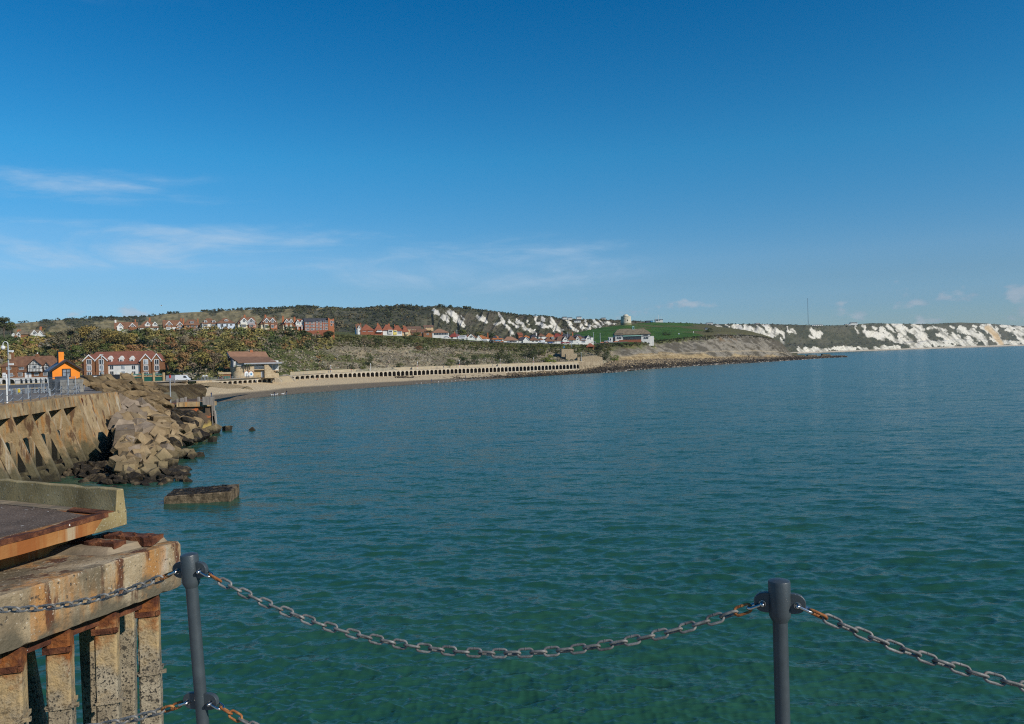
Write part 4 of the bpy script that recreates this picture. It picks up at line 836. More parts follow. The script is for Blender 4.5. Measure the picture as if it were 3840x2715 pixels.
def slab_mesh(name, m_, seed, size):
    rr = random.Random(seed); bm = bmesh.new(); bmesh.ops.create_icosphere(bm, subdivisions=3, radius=1.0); o_ = rr.uniform(0, 50)
    nrm_ = [Vector((rr.gauss(0, 1), rr.gauss(0, 1), rr.gauss(0, 1.2))).normalized() for _ in range(9)]; lim = [rr.uniform(.42, .78) for _ in range(9)]
    for v in bm.verts:
        p = v.co.copy()
        for n_, l_ in zip(nrm_, lim):
            d = p.dot(n_)
            if d > l_: p -= n_ * (d - l_)
        k = 1 + 0.12 * math.sin(p.x * 7 + o_) * math.sin(p.y * 6 + o_ * 2) + rr.gauss(0, .018)
        v.co = Vector((p.x * size[0], p.y * size[1], p.z * size[2])) * 1.38 * k
    me = bpy.data.meshes.new(name); bm.to_mesh(me); bm.free(); me.materials.append(m_); return me
cubes = [block_mesh('concrete_block', M['block_concrete'], i, (1, 1, 1) if i % 3 else (1.25, .9, .85)) for i in range(9)]
gcubes = [block_mesh('concrete_block', M['grey_block_concrete'], 20 + i, (1, 1, 1), 0.05) for i in range(5)]
slabs = [slab_mesh('boulder', M['brown_boulder'], 40 + i, (1.25, .85, .52 + .12 * (i % 3))) for i in range(9)]
weeds = [slab_mesh('weedy_rock', M['weedy_rock'], 60 + i, (1, .9, .6)) for i in range(6)]
wblk = [block_mesh('concrete_block', M['weedy_rock'], 80 + i, (1, .9, .7), 0.16) for i in range(3)]
HEAP = []
def lay(kind, px, py, size, rot=None, seedv=None, lift=0.0, D=None):
    rr = random.Random((seedv if seedv is not None else int(px * 7 + py * 13)))
    p = pt(px, py, D) if D else heap(px, py); s = size * p.y / F / 2 * (1 if kind == 'weed' else .80 if kind == 'slab' else .70)
    ms, nm = {'cube': (cubes, 'concrete_block'), 'grey': (gcubes, 'concrete_block'), 'slab': (slabs, 'boulder'), 'weed': (weeds, 'weedy_rock'), 'wblk': (wblk, 'concrete_block')}[kind]
    o = bpy.data.objects.new(nm, rr.choice(ms)); COL.objects.link(o); o.location = p + Vector((0, s * .5, lift)); o.scale = (s * rr.uniform(.92, 1.1), s * rr.uniform(.92, 1.1), s * rr.uniform(.9, 1.08))
    o.rotation_euler = rot or ((rr.uniform(-.75, .75), rr.uniform(-.75, .75), rr.uniform(0, 6.28)) if kind in ('cube', 'grey') else (rr.uniform(-.5, .5), rr.uniform(-.15, .75), rr.uniform(-.6, .6) + .3))
    HEAP.append([o, px, py, kind, size]); return o
for px, py, sz in ((448, 1502, 62), (425, 1530, 60), (442, 1540, 58), (470, 1525, 60), (462, 1568, 66), (438, 1572, 50), (492, 1553, 78), (520, 1520, 62), (545, 1548, 66), (500, 1520, 50), (430, 1590, 66), (455, 1612, 80), (505, 1600, 60), (522, 1570, 60)): lay('grey', px, py, sz)
for px, py, sz in ((560, 1570, 74), (590, 1585, 84), (555, 1600, 60), (610, 1620, 92), (575, 1640, 74), (545, 1655, 66), (510, 1650, 78), (470, 1680, 76), (440, 1690, 62), (585, 1670, 84), (620, 1690, 78), (560, 1690, 60), (530, 1705, 66), (500, 1715, 70), (470, 1720, 62), (520, 1730, 68), (560, 1740, 66), (480, 1752, 70), (430, 1735, 56), (600, 1720, 74), (640, 1718, 62), (635, 1740, 60), (590, 1750, 62), (545, 1762, 60), (670, 1702, 40), (688, 1700, 44), (655, 1690, 40), (706, 1702, 46), (715, 1712, 46), (745, 1712, 44), (645, 1640, 62), (600, 1600, 60), (640, 1590, 48), (660, 1570, 44), (680, 1580, 50), (700, 1590, 60), (735, 1588, 62), (650, 1612, 54), (690, 1615, 48), (720, 1610, 56), (705, 1640, 50), (735, 1636, 44), (790, 1610, 46), (810, 1612, 44), (850, 1613, 42), (760, 1620, 40), (680, 1650, 52), (690, 1648, 60), (625, 1560, 46), (655, 1650, 50), (470, 1795, 80), (555, 1790, 78), (520, 1780, 60), (540, 1745, 52)): lay('cube', px, py, sz)
lay('grey', 455, 1636, 100, (0.25, 0.1, 0.45), 5); lay('grey', 535, 1622, 84, (0.2, -0.2, 0.9), 6); lay('cube', 585, 1615, 96, (0.3, 0.2, 0.6), 8)
for px, py, sz in ((378, 1425, 58), (340, 1432, 62), (310, 1434, 40), (412, 1430, 60), (395, 1442, 56), (425, 1440, 52), (448, 1440, 52), (465, 1436, 46), (482, 1424, 60), (488, 1440, 52), (510, 1440, 50), (415, 1456, 50), (385, 1456, 46), (440, 1462, 52), (462, 1462, 60), (500, 1458, 58), (525, 1455, 54), (400, 1470, 52), (425, 1478, 50), (455, 1485, 50), (480, 1480, 56), (505, 1482, 60), (530, 1475, 54), (555, 1470, 56), (575, 1460, 52), (400, 1490, 46), (480, 1500, 48), (510, 1505, 64), (545, 1500, 66), (570, 1495, 60), (560, 1520, 56), (535, 1515, 50), (590, 1490, 52), (600, 1508, 50), (545, 1445, 48), (575, 1445, 40), (372, 1470, 44), (362, 1452, 44), (405, 1508, 44), (350, 1446, 40), (520, 1425, 36), (585, 1530, 52), (560, 1540, 50), (590, 1550, 48), (620, 1520, 44)): lay('slab', px, py, sz)
lay('slab', 605, 1490, 52, seedv=3)
rw = random.Random(12)
POLY = [(400, 1500), (520, 1515), (640, 1580), (720, 1600), (700, 1640), (640, 1700), (650, 1750), (560, 1790), (460, 1790), (430, 1740), (420, 1620)]
def inside(x, y):
    c = False
    for (x0, y0), (x1, y1) in zip(POLY, POLY[1:] + POLY[:1]):
        if (y0 > y) != (y1 > y) and x < (x1 - x0) * (y - y0) / (y1 - y0) + x0: c = not c
    return c
n_ = 0
while n_ < 48:
    x, y = rw.uniform(400, 720), rw.uniform(1500, 1790)
    if inside(x, y): lay('cube' if rw.random() < .75 else 'grey', x, y, rw.uniform(44, 76), seedv=n_ + 500); n_ += 1
for i in range(24):
    x = rw.uniform(380, 610); lay('slab', x, rw.uniform(1434, 1440 + (x - 380) * .3 + 30), rw.uniform(36, 56), seedv=i + 900)
WE = [(rw.uniform(170, 430), rw.uniform(1730, 1815)) for _ in range(62)] + [(rw.uniform(400, 640), rw.uniform(1790, 1835)) for _ in range(26)] + [(640 + rw.uniform(-50, 60), 1772 + rw.uniform(-14, 16)) for _ in range(12)] + [(rw.uniform(650, 720), rw.uniform(1540, 1600)) for _ in range(16)] + [(630 + 16 * k, 1660 - 4 * k + rw.uniform(-8, 8)) for k in range(8)] + [(680, 1795), (695, 1800), (665, 1798), (520, 1842), (560, 1838), (480, 1850), (545, 1850)]
for px, py in WE:
    if py > 1835 - (px - 480) * 0.12 + 14: continue
    sz = rw.uniform(34, 66); D = None
    if px < 440: D = float(np.interp(px, [200, 440], [92, 85])) - (py - 1770) * .10
    lay('weed', px, py + 6, sz, D=D)
for px, py in ((672, 1796), (700, 1800), (618, 1800)): lay('weed', px, py + 3, 40, D=gnd(px, py, 0.2).y)
for px, py, s_ in ((795, 1655, 40), (945, 1613, 26)):
    lay('cube', px, py, s_, D=gnd(px, py, 0.1).y)
bigslab = bpy.data.objects.new('flat_block', block_mesh('flat_block', mat('crusted_concrete', [(0.35, (0.03, 0.022, 0.014)), (0.48, (0.10, 0.073, 0.042)), (0.7, (0.24, 0.175, 0.105))], 1.6, 0.95, 1.0, 5), 99, (2.85, 1.6, .55), 0.2, jit=0.06)); COL.objects.link(bigslab)
bigslab.location = gnd(756, 1862, 0.3); bigslab.rotation_euler = (0.06, -0.04, 0.12); tag(bigslab, 'large flat concrete slab covered in dark weed lying alone in the sea', 'slab')
w_ = MB(); rws = np.random.default_rng(3)
for _ in range(900):
    x, y = rws.uniform(-2.7, 2.7), rws.uniform(-1.4, 1.5); l, a_ = rws.uniform(.15, .6), rws.normal(0.1, .4)
    if fbm(np.array(x * .8), np.array(y * 1.4), 9, 3) < -0.06: continue
    z = .55 + rws.uniform(0, .05); dx, dy = math.cos(a_) * l / 2, math.sin(a_) * l / 2
    w_.add([(x - dx, y - dy, z - .02), (x, y - .05, z + .05), (x + dx, y + dy, z - .02), (x, y + .06, z + .05)], [(0, 1, 2, 3)])
tag(w_.build('seaweed', M['weed'], bigslab), kind='stuff')
# labels of the heap by what is beside it: tiers counted up from the water, blocks counted from the harbour wall
def place_labels():
    kinds = {'cube': ('tan concrete block', 'concrete block', 'block', 'concrete blocks in the rubble heap'), 'grey': ('pale grey concrete block', 'concrete block', 'block', 'concrete blocks in the rubble heap'), 'slab': ('brown natural boulder', 'boulder', 'boulder', 'brown boulders on top of the rubble heap'), 'weed': ('low rock under dark seaweed', 'rock', 'rock', 'weed covered rocks at the waterline')}
    ordn = ['first', 'second', 'third', 'fourth', 'fifth', 'sixth', 'seventh', 'eighth', 'ninth', 'tenth', 'eleventh', 'twelfth', 'thirteenth', 'fourteenth', 'fifteenth', 'sixteenth']
    for kd in kinds:
        L_ = sorted([h for h in HEAP if h[3] == kd], key=lambda h: -h[2]); ts_ = 8 if len(L_) < 90 else 12; tiers = [L_[i:i + ts_] for i in range(0, len(L_), ts_)]
        for ti, tr in enumerate(tiers):
            for i, h in enumerate(sorted(tr, key=lambda h: h[1])):
                big = 'large ' if h[4] > 85 else 'small ' if h[4] < 45 else ''
                where = ordn[ti] + ' tier up from water'
                tag(h[0], f'{big}{kinds[kd][0]}, {where}, {ordn[i]} from harbour wall', kinds[kd][2], kinds[kd][3])
    for px_, txt in ((795, 'small concrete block awash just off the rubble heap'), (945, 'tiny lone block just above the sea beyond the timber pier')):
        for h in HEAP:
            if h[1] == px_: h[0]['label'] = txt
place_labels()
# core of the heap, mostly hidden by the blocks
V, Fc = [], []; nx_, ny_ = 40, 30
for i in range(nx_):
    for j in range(ny_):
        f = j / (ny_ - 1); x0, x1 = np.interp(f, [0, .3, .6, 1], [330, 385, 385, 215]), np.interp(f, [0, .3, .6, 1], [640, 700, 760, 660]); px, py = x0 + (x1 - x0) * i / (nx_ - 1), 1432 + (1835 - 1432) * f
        p = heap(px, py); p += Vector((0.4, 1.4, -2.3 + 0.5 * float(fbm(px / 30, py / 30, 5, 3)))); V.append(tuple(p))
Fc = [(i * ny_ + j, (i + 1) * ny_ + j, (i + 1) * ny_ + j + 1, i * ny_ + j + 1) for i in range(nx_ - 1) for j in range(ny_ - 1)]
o = npmesh('rubble', V, Fc, M['wall_dark'], True); tag(o, kind='structure')

# ---------------------------------------------- grassy mound and old timber pier behind the heap
def mound():
    st = []
    for px, yb, yt, D in ((560, 1530, 1440, 172), (620, 1535, 1446, 178), (700, 1520, 1444, 195), (735, 1500, 1437, 205), (750, 1480, 1437, 210), (768, 1466, 1445, 214), (778, 1462, 1455, 216)):
        b = pt(px, yb, D); t = pt(px - 6, yt, D + 10); st.append((px, [b + Vector((0, -2, -2.5)), b, b.lerp(t, .5) + Vector((0, -1.2, .6)), t, t + Vector((-3, 22, -.3)), t + Vector((-6, 60, -3))]))
    n, m = 160, 60; cx, tt, Gd = interp_rows(st, n, m); X, Y, Z = Gd[..., 0], Gd[..., 1], Gd[..., 2]
    sl = np.clip(tt - .8, 0, 1)[None, :] * np.clip(3.6 - tt, 0, 1)[None, :]
    Gd[..., 2] += sl * fbm(X / 2, Z / 1.2 + Y / 3, 7, 4) * 1.0; n1 = fbm(X / 1.6, Z + Y / 2, 8, 4); n2 = fbm(X / 6, Z / 3, 9, 3)
    c = lerp3((0.07, 0.048, 0.025), (0.17, 0.125, 0.065), sstep(n1 + n2 * .6, -.25, .25)); t = np.repeat(tt[None, :], n, 0); k = sstep(t + n2, 2.75, 3.0); c = c * (1 - k[..., None]) + np.array((0.36, 0.27, 0.16)) * k[..., None]
    mm = bpy.data.materials.new('weedy_masonry'); mm.use_nodes = True; attr_mat(mm, nscale=2.0, amt=.4, bump=.8, bs=1.5)
    tag(npmesh('shore_mound', Gd.reshape(-1, 3), grid_faces(n, m), mm, False, c.reshape(-1, 3)), kind='structure')
mound()
mat('old_timber', [(0.3, (0.20, 0.17, 0.14)), (0.7, (0.40, 0.36, 0.31))], 1.5, 0.9, 0.5, 6, stretch=(1, 1, .2))
mat('pier_wall', [(0.25, (0.045, 0.032, 0.022)), (0.5, (0.09, 0.062, 0.04)), (0.75, (0.17, 0.115, 0.065))], 0.5, 0.95, 0.5, 2, zband=[((0.33, 0.24, 0.075), 1.9, 1.2, 0.7)], streak=((0.36, 0.10, 0.03), (0.28, 0.28, .7), .56, .60, .9))
pier = empty('timber_pier', gnd(760, 1600, 0), 0, 'old stone pier head with rust red patch and weathered timber posts', 'pier'); P0 = Vector(pier.location)
pd = 145.0
def pb(mb, name, m_): mb.v = [tuple(Vector(p) - P0) for p in mb.v]; return mb.build(name, m_, pier)
a0, a1 = pt(610, 1560, 152), pt(800, 1545, 143)
low = [pt(610, 1640, 140), pt(806, 1602, 146), pt(806, 1602, 146) + Vector((-12, 22, 0)), pt(610, 1640, 140) + Vector((-8, 25, 0))]; hi_ = [pt(610, 1514, 140.6), pt(798, 1511, 146.3), pt(798, 1511, 146.3) + Vector((-11, 22, .5)), pt(610, 1514, 140.6) + Vector((-8, 25, .5))]
for p in low: p.z = -1.5
zt = hi_[1].z
for p in hi_: p.z = zt
pb(MB().hexa(low, hi_), 'pier_wall', M['pier_wall'])
cp0, cp1 = pt(662, 1515, 141.6), pt(790, 1512, 145.4)
pb(MB().hexa([cp0 + Vector((0, 0, -.55)), cp1 + Vector((0, 0, -.55)), cp1 + Vector((0, 3, -.55)), cp0 + Vector((0, 3, -.55))], [cp0 + Vector((0, 0, .25)), cp1 + Vector((0, 0, .25)), cp1 + Vector((0, 3, .25)), cp0 + Vector((0, 3, .25))]), 'capping_beam', M['sea_wall'])
for px, y0, y1, w, D in ((626, 1514, 1492, 9, 149), (636, 1514, 1494, 8, 149), (666, 1510, 1495, 5, 148), (683, 1514, 1492, 10, 146.5), (697, 1510, 1488, 7, 148), (746, 1508, 1488, 8, 146), (768, 1510, 1488, 13, 143.8), (781, 1510, 1488, 12, 143.8), (792, 1512, 1488, 8, 143.8)):
    a, b = pt(px, y0 + 8, D), pt(px, y1, D); h = w / 2 * D / F
    pb(MB().box(a.x - h, a.x + h, a.y - .15, a.y + .15, a.z, b.z), 'timber_post', M['old_timber'])
for px, y0, y1, w in ((796, 1610, 1488, 9), (803, 1604, 1540, 8), (800, 1604, 1560, 7)):
    D = 145.6; a, b = pt(px + 6, y0, D), pt(px, y1, D); h = w / 2 * D / F
    pb(MB().hexa([Vector((a.x - h, a.y, a.z)), Vector((a.x + h, a.y, a.z)), Vector((a.x + h, a.y + .4, a.z)), Vector((a.x - h, a.y + .4, a.z))], [Vector((b.x - h, b.y, b.z)), Vector((b.x + h, b.y, b.z)), Vector((b.x + h, b.y + .4, b.z)), Vector((b.x - h, b.y + .4, b.z))]), 'fender_pile', M['old_timber'])
def lamp_mast(px, yb, yt, D, wid, label, heads=(), name='lamp_post', m_='galvanised', cat='lamp post', group=None):
    a, b = pt(px, yb, D), pt(px, yt, D); r = empty(name, a, 0, label, cat, group); h = b.z - a.z; k = D / F
    MB().lathe([(wid * k * .6, 0), (wid * k * .5, h * .3), (wid * k * .38, h)], 10).build('pole', M[m_], r)
    return r, h, k
r_, h_, k_ = lamp_mast(640, 1512, 1412, 149, 4, 'thin grey mast with a small red beacon on the old timber pier', name='beacon_mast', cat='mast')
MB().lathe([(.06, h_ - .3), (.17, h_ - .25), (.17, h_ + .25), (.05, h_ + .3)], 10).build('beacon', M['red_metal'], r_)
# ------------------------------------------------------------------ buildings
class Bld:
    """a building whose front is a plane through a sight line; features are given where the photograph shows them"""
    def __init__(s, name, label, cat, px0, pyb, D, yaw=0.0, group=None, z=None):
        s.o = pt(px0, pyb, D) if z is None else ptz(px0, D, z); s.yaw = R(yaw); s.r = empty(name, s.o, s.yaw, label, cat, group)
        s.c, s.s = math.cos(s.yaw), math.sin(s.yaw)
    def L(s, px, py, off=0.0):  # local x, z on the plane y = off
        d = ray(px, py); n = Vector((-s.s, s.c, 0)); o = s.o + n * off
        t = (o - Vector((0, 0, CAMZ))).dot(n) / d.dot(n); p = Vector((0, 0, CAMZ)) + d * t - s.o
        return p.x * s.c + p.y * s.s, p.z
    def p(s, mb, name, m_, par=None): return mb.build(name, M[m_] if isinstance(m_, str) else m_, par or s.r)
    def win(s, x0, x1, z0, z1, y=0.0, cols=2, rows=1, frame='white_trim', glass='dark_glass', fw=0.10, name='window', par=None):
        mb = MB(); a, b = y - .06, y + .03
        for (u0, u1, w0, w1) in [(x0, x1, z0, z0 + fw), (x0, x1, z1 - fw, z1), (x0, x0 + fw, z0 + fw, z1 - fw), (x1 - fw, x1, z0 + fw, z1 - fw)] + \
                [(x0 + (x1 - x0) * i / cols - fw * .35, x0 + (x1 - x0) * i / cols + fw * .35, z0 + fw, z1 - fw) for i in range(1, cols)]: mb.box(u0, u1, a, b, w0, w1)
        for j in range(1, rows):
            zz = z0 + (z1 - z0) * j / rows; xs = [x0 + fw] + [x0 + (x1 - x0) * i / cols for i in range(1, cols)] + [x1 - fw]
            for u, v in zip(xs[:-1], xs[1:]): mb.box(u + fw * .36, v - fw * .36, a + .004, b, zz - fw * .3, zz + fw * .3)
        w = s.p(mb, name, frame, par); s.p(MB().box(x0 + fw * .5, x1 - fw * .5, y - .02, y + .028, z0 + fw * .5, z1 - fw * .5), 'pane', glass, w); return w
    def winp(s, pxl, pyt, pxr, pyb, y=0.0, **k):
        x0, z1 = s.L(pxl, pyt, y); x1, z0 = s.L(pxr, pyb, y); return s.win(x0, x1, z0, z1, y, **k)
def roof_hip(mb, x0, x1, y0, y1, z0, z1, over=.4, il=0.0, ir=0.0, th=.18):
    """ridge along x at mid depth; il/ir pull the ridge ends in (0 = gable)"""
    ym = (y0 + y1) / 2; a, b, c, d = x0 - over, x1 + over, y0 - over, y1 + over; rl, rr = (a if il == 0 else x0 + il), (b if ir == 0 else x1 - ir)
    sl = (z1 - z0) / max(.1, ym - y0); e = z0 - sl * over
    top = [(a, c, e), (b, c, e), (b, d, e), (a, d, e), (rl, ym, z1), (rr, ym, z1)]
    vs = top + [(x, y, z - th) for x, y, z in top]
    f = [(0, 1, 5, 4), (2, 3, 4, 5), (3, 0, 4), (1, 2, 5)]
    mb.add(vs, f + [tuple(i + 6 for i in q)[::-1] for q in f] + [(1, 0, 6, 7), (2, 1, 7, 8), (3, 2, 8, 9), (0, 3, 9, 6)]) if (il or ir) else mb.add(vs, f[:2] + [tuple(i + 6 for i in q)[::-1] for q in f[:2]] + [(1, 0, 6, 7), (3, 2, 8, 9), (0, 4, 10, 6), (4, 3, 9, 10), (5, 1, 7, 11), (2, 5, 11, 8)])
    return mb
def roof_front_gable(mb, x0, x1, y0, y1, z0, z1, over=.3, th=.16):
    """ridge running back (along y)"""
    xm = (x0 + x1) / 2; sl = (z1 - z0) / max(.05, xm - x0); e = z0 - sl * over
    pr = [(x0 - over, e), (xm, z1), (x1 + over, e), (x1 + over, e - th), (xm, z1 - th * 1.25), (x0 - over, e - th)]
    return mb.prism_y(pr, y0 - over, y1)
def barge(mb, x0, x1, y0, z0, z1, over=.3, w=.34):
    xm = (x0 + x1) / 2; sl = (z1 - z0) / max(.05, xm - x0); e = z0 - sl * over
    return mb.prism_y([(x0 - over, e + .03), (xm, z1 + .03), (x1 + over, e + .03), (x1 + over, e - w), (xm, z1 - w * 1.3), (x0 - over, e - w)], y0 - over - .10, y0 - over - .003)
def house(name, label, px0, px1, pyb, pye, pyr, D, yaw=0, dep=9.0, wall='white_render', roof='brown_tile', il=0.0, ir=0.0, feats=(), cat='house', group=None, found=4.0, ridge_at=None, over=.4):
    """features: (kind, pixel values ...)"""
    D = D + {GC: 8, GR: 30, GB: 14}.get(group, 0)
    B = Bld(name, label, cat, px0, pyb, D, yaw, group); X1, _ = B.L(px1, pyb); _, ZE = B.L((px0 + px1) / 2, pye); mid_y = dep / 2
    xr, ZR = B.L((px0 + px1) / 2, pyr, mid_y); B.X1, B.ZE, B.ZR, B.dep = X1, ZE, ZR, dep
    mb = MB().box(0, X1, 0, dep, -found, ZE)
    if il == 0 and ir == 0: mb.prism_x([(0, ZE), (dep, ZE), (mid_y, ZR - .1)], 0.002, X1 - .002)
    B.wall = B.p(mb, 'wall', wall)
    B.roof = B.p(roof_hip(MB(), 0, X1, 0, dep, ZE, ZR, over, il, ir), 'roof', roof)
    for f in feats:
        k, a = f[0], f[1:]
        if k == 'win': B.winp(*a[:4], **(a[4] if len(a) > 4 else {}))
        elif k == 'gable':      # pxl pxr pye pya material [opts]
            pxl, pxr, pye_, pya, wm = a[:5]; o = a[5] if len(a) > 5 else {}; y = o.get('y', -.7); x0, ze = B.L(pxl, pye_, y); x1, _ = B.L(pxr, pye_, y); xa, za = B.L((pxl + pxr) / 2, pya, y)
            g0 = B.p(MB().prism_y([(x0, -found if o.get('full', 1) else ze - o.get('h', 1.2)), (x1, -found if o.get('full', 1) else ze - o.get('h', 1.2)), (x1, ze), ((x0 + x1) / 2, za - .1), (x0, ze)], y, o.get('back', mid_y)), 'gable', wm)
            B.p(roof_front_gable(MB(), x0, x1, y, o.get('back', mid_y) , ze, za, .25), 'gable_roof', o.get('roof', roof), g0)
            B.p(barge(MB(), x0, x1, y, ze, za, .25), 'bargeboard', o.get('trim', 'white_trim'), g0)
            if o.get('win', 1):
                w_ = (x1 - x0); xm = (x0 + x1) / 2; hh = o.get('wh', 1.5); zc = ze + (za - ze) * .12
                B.win(xm - w_ * .2, xm + w_ * .2, zc - hh * .5, zc + hh * .5, y, cols=o.get('cols', 3), glass=o.get('glass', 'dark_glass'), par=g0)
        elif k == 'bay':        # projecting box with windows: pxl pxr pyt pyb material
            pxl, pxr, pyt, pyb_, wm = a[:5]; o = a[5] if len(a) > 5 else {}; y = o.get('y', -.9); x0, z1 = B.L(pxl, pyt, y); x1, z0 = B.L(pxr, pyb_, y)
            b_ = B.p(MB().box(x0, x1, y, 1.0, z0, z1), 'bay', wm); h = z1 - z0
            if o.get('win', 1): B.win(x0 + .2, x1 - .2, z0 + h * .3, z1 - h * .12, y, cols=3, par=b_)
            if o.get('cap'): B.p(roof_hip(MB(), x0, x1, y, 1.0, z1, z1 + o['cap'], .15, .6, .6, .08), 'bay_roof', o.get('roof', roof), b_)
        elif k == 'dormer':     # pxl pxr pyt pyb material
            pxl, pxr, pyt, pyb_, wm = a[:5]; o = a[5] if len(a) > 5 else {}; y = o.get('y', .8); x0, z1 = B.L(pxl, pyt, y); x1, z0 = B.L(pxr, pyb_, y)
            d_ = B.p(MB().box(x0, x1, y, mid_y + .5, z0, z1), 'dormer', wm)
            B.win(x0 + .2, x1 - .2, z0 + .25, z1 - .2, y, cols=o.get('cols', 2), par=d_, frame=o.get('frame', 'white_trim'))
            if o.get('cap', .7): B.p(roof_front_gable(MB(), x0, x1, y, mid_y, z1, z1 + o.get('cap', .7), .15, .1), 'dormer_roof', o.get('roof', roof), d_)
        elif k == 'chim':       # px pyt width_px [material]
            px, pyt, wpx = a[:3]; wm = a[3] if len(a) > 3 else 'orange_brick'; x, z1 = B.L(px, pyt, mid_y); w = wpx * D / F / 2
            c_ = B.p(MB().box(x - w, x + w, mid_y - w * .8, mid_y + w * .8, ZE, z1), 'chimney', wm); mp = MB()
            for q in (-.45, .45): mp.xf = Matrix.Translation((x + w * q, mid_y, 0)); mp.lathe([(w * .28, z1 - .01), (w * .22, z1 + .55)], 8)
            B.p(mp, 'chimney_pot', 'orange_brick', c_)
        elif k == 'door': 
            x0, z1 = B.L(a[0], a[1]); x1, z0 = B.L(a[2], a[3]); B.p(MB().box(x0, x1, -.08, .05, z0, z1), 'door', a[4] if len(a) > 4 else 'white_trim')
        elif k == 'box':        # name pxl pyt pxr pyb y0 y1 material
            nm, pxl, pyt, pxr, pyb_, y0, y1, wm = a; x0, z1 = B.L(pxl, pyt, y0); x1, z0 = B.L(pxr, pyb_, y0); B.p(MB().box(x0, x1, y0, y1, z0, z1), nm, wm)
        elif k == 'panel':      # solar panels on the front slope: pxl pxr fraction0 fraction1
            x0, _ = B.L(a[0], pye); x1, _ = B.L(a[1], pye); sl = (ZR - ZE) / mid_y; q = [(x, mid_y * t, ZE + (ZR - ZE) * t + .08) for x, t in ((x0, a[2]), (x1, a[2]), (x1, a[3]), (x0, a[3]))]
            B.p(MB().hexa([(x, y, z - .06) for x, y, z in q], q), 'solar_panel', 'slate_tile')
    return B
GR = 'red roofed houses on the cliff top'; GC = 'houses along the cliff top'; GB = 'bungalows along the cliff road'
W1 = dict(cols=3)
house('semi_detached_house', 'white and brick house pair with two steep gables, end of the row beside the trees', 431, 516, 1243, 1231, 1208, 470, 26, 8, 'white_render', 'brown_tile', feats=[('gable', 439, 462, 1224, 1211, 'white_render', dict(y=-.6, full=0, h=2.6, glass='pale_glass')), ('gable', 485, 508, 1223, 1211, 'brown_brick', dict(y=-.6, full=0, h=2.4)), ('chim', 433, 1200, 6, 'white_render'), ('chim', 507, 1199, 4), ('win', 505, 1233, 512, 1238)], group=GC)
house('detached_house', 'white house with pyramid tiled roof, two gabled dormers and one tall central chimney', 519, 596, 1242, 1226, 1203, 470, 26, 11, 'white_render', 'brown_tile', 4.5, 4.5, feats=[('gable', 544, 563, 1217, 1206, 'white_render', dict(y=.6, full=0, h=2.4)), ('gable', 572, 590, 1217, 1206, 'white_render', dict(y=.6, full=0, h=2.4)), ('chim', 561, 1193, 6), ('bay', 545, 560, 1230, 1240, 'white_render', dict(cap=.8, roof='slate_tile')), ('win', 577, 1228, 590, 1236)], group=GC)
house('semi_detached_house', 'long brown tiled house with white ground floor, one white gable and one curved gable', 614, 690, 1237, 1225, 1201, 470, 26, 9, 'cream_render', 'brown_tile', feats=[('gable', 622, 646, 1217, 1203, 'brown_brick', dict(y=-.5, full=0, h=2.0)), ('gable', 663, 685, 1218, 1206, 'brown_brick', dict(y=-.5, full=0, h=2.0)), ('bay', 624, 640, 1226, 1236, 'white_render'), ('bay', 664, 686, 1225, 1235, 'white_render'), ('box', 'porch', 642, 1227, 662, 1235, -.5, 1, 'white_render'), ('chim', 616, 1202, 5), ('chim', 679, 1195, 5)], group=GC)
house('detached_house', 'brick house with big hipped brown roof, wide flat dormer and a chimney at each end', 691, 750, 1232, 1217, 1198, 470, 26, 10, 'brown_brick', 'brown_tile', 2.5, 2.5, feats=[('dormer', 712, 728, 1205, 1214, 'slate_tile', dict(cap=0, cols=3, y=1.2)), ('win', 699, 1220, 710, 1228), ('win', 717, 1220, 728, 1228), ('win', 734, 1220, 741, 1228), ('chim', 688, 1195, 5), ('chim', 742, 1196, 4)], group=GC)
house('detached_house', 'symmetrical cream white house with two tower dormers over round bays', 758, 815, 1230, 1210, 1193, 470, 26, 10, 'white_render', 'brown_tile', 3.2, 3.2, feats=[('dormer', 765, 777, 1202, 1213, 'white_render', dict(y=.2)), ('dormer', 795, 808, 1202, 1213, 'white_render', dict(y=.2)), ('bay', 763, 780, 1214, 1228, 'cream_render', dict(cap=.6)), ('bay', 793, 810, 1214, 1228, 'cream_render', dict(cap=.6))], group=GC)
house('detached_house', 'pale blue painted house with pyramid roof and one small white dormer', 816, 881, 1230, 1210, 1192, 470, 26, 11, 'pale_blue_render', 'brown_tile', 4.2, 4.2, feats=[('dormer', 842, 856, 1198, 1206, 'white_render', dict(y=1.6, cap=.3)), ('win', 826, 1214, 838, 1226), ('win', 862, 1214, 872, 1222), ('win', 848, 1214, 856, 1226)], group=GC)
def pair(px0, pxa, pxb, px1, pyb, pye, pyr, ga, gb, label, cl, cr_, ch, D=470, roof='brown_tile', wl_='cream_render', wr_='orange_brick'):
    B = house('semi_detached_house', label, px0, px1, pyb, pye, pyr, D, 26, 10, wl_, roof, 3.0, 0.6, group=GC, feats=[
        ('gable', ga[0], ga[1], pye - 8, ga[2], cl, dict(y=-.8, full=0, h=2.4, wh=2.0)), ('gable', gb[0], gb[1], pye - 8, gb[2], cr_, dict(y=-.8, full=0, h=2.4, wh=2.0)), ('chim', *ch),
        ('bay', ga[0] + 4, ga[1] - 4, pye + 2, pyb - 3, wl_, dict(y=-1.2)), ('bay', gb[0] + 4, gb[1] - 4, pye + 2, pyb - 3, wr_, dict(y=-1.2)),
        ('box', 'right_half_wall', (pxa + pxb) / 2, pye + 1, px1, pyb, -.03, 1.0, wr_)])
    x, z = B.L(px0 + 5, pye + 4); B.win(x, x + .9, z - 1.5, z); x, z = B.L(px1 - 6, pye + 4); B.win(x - .5, x + .4, z - 1.7, z)
    return B
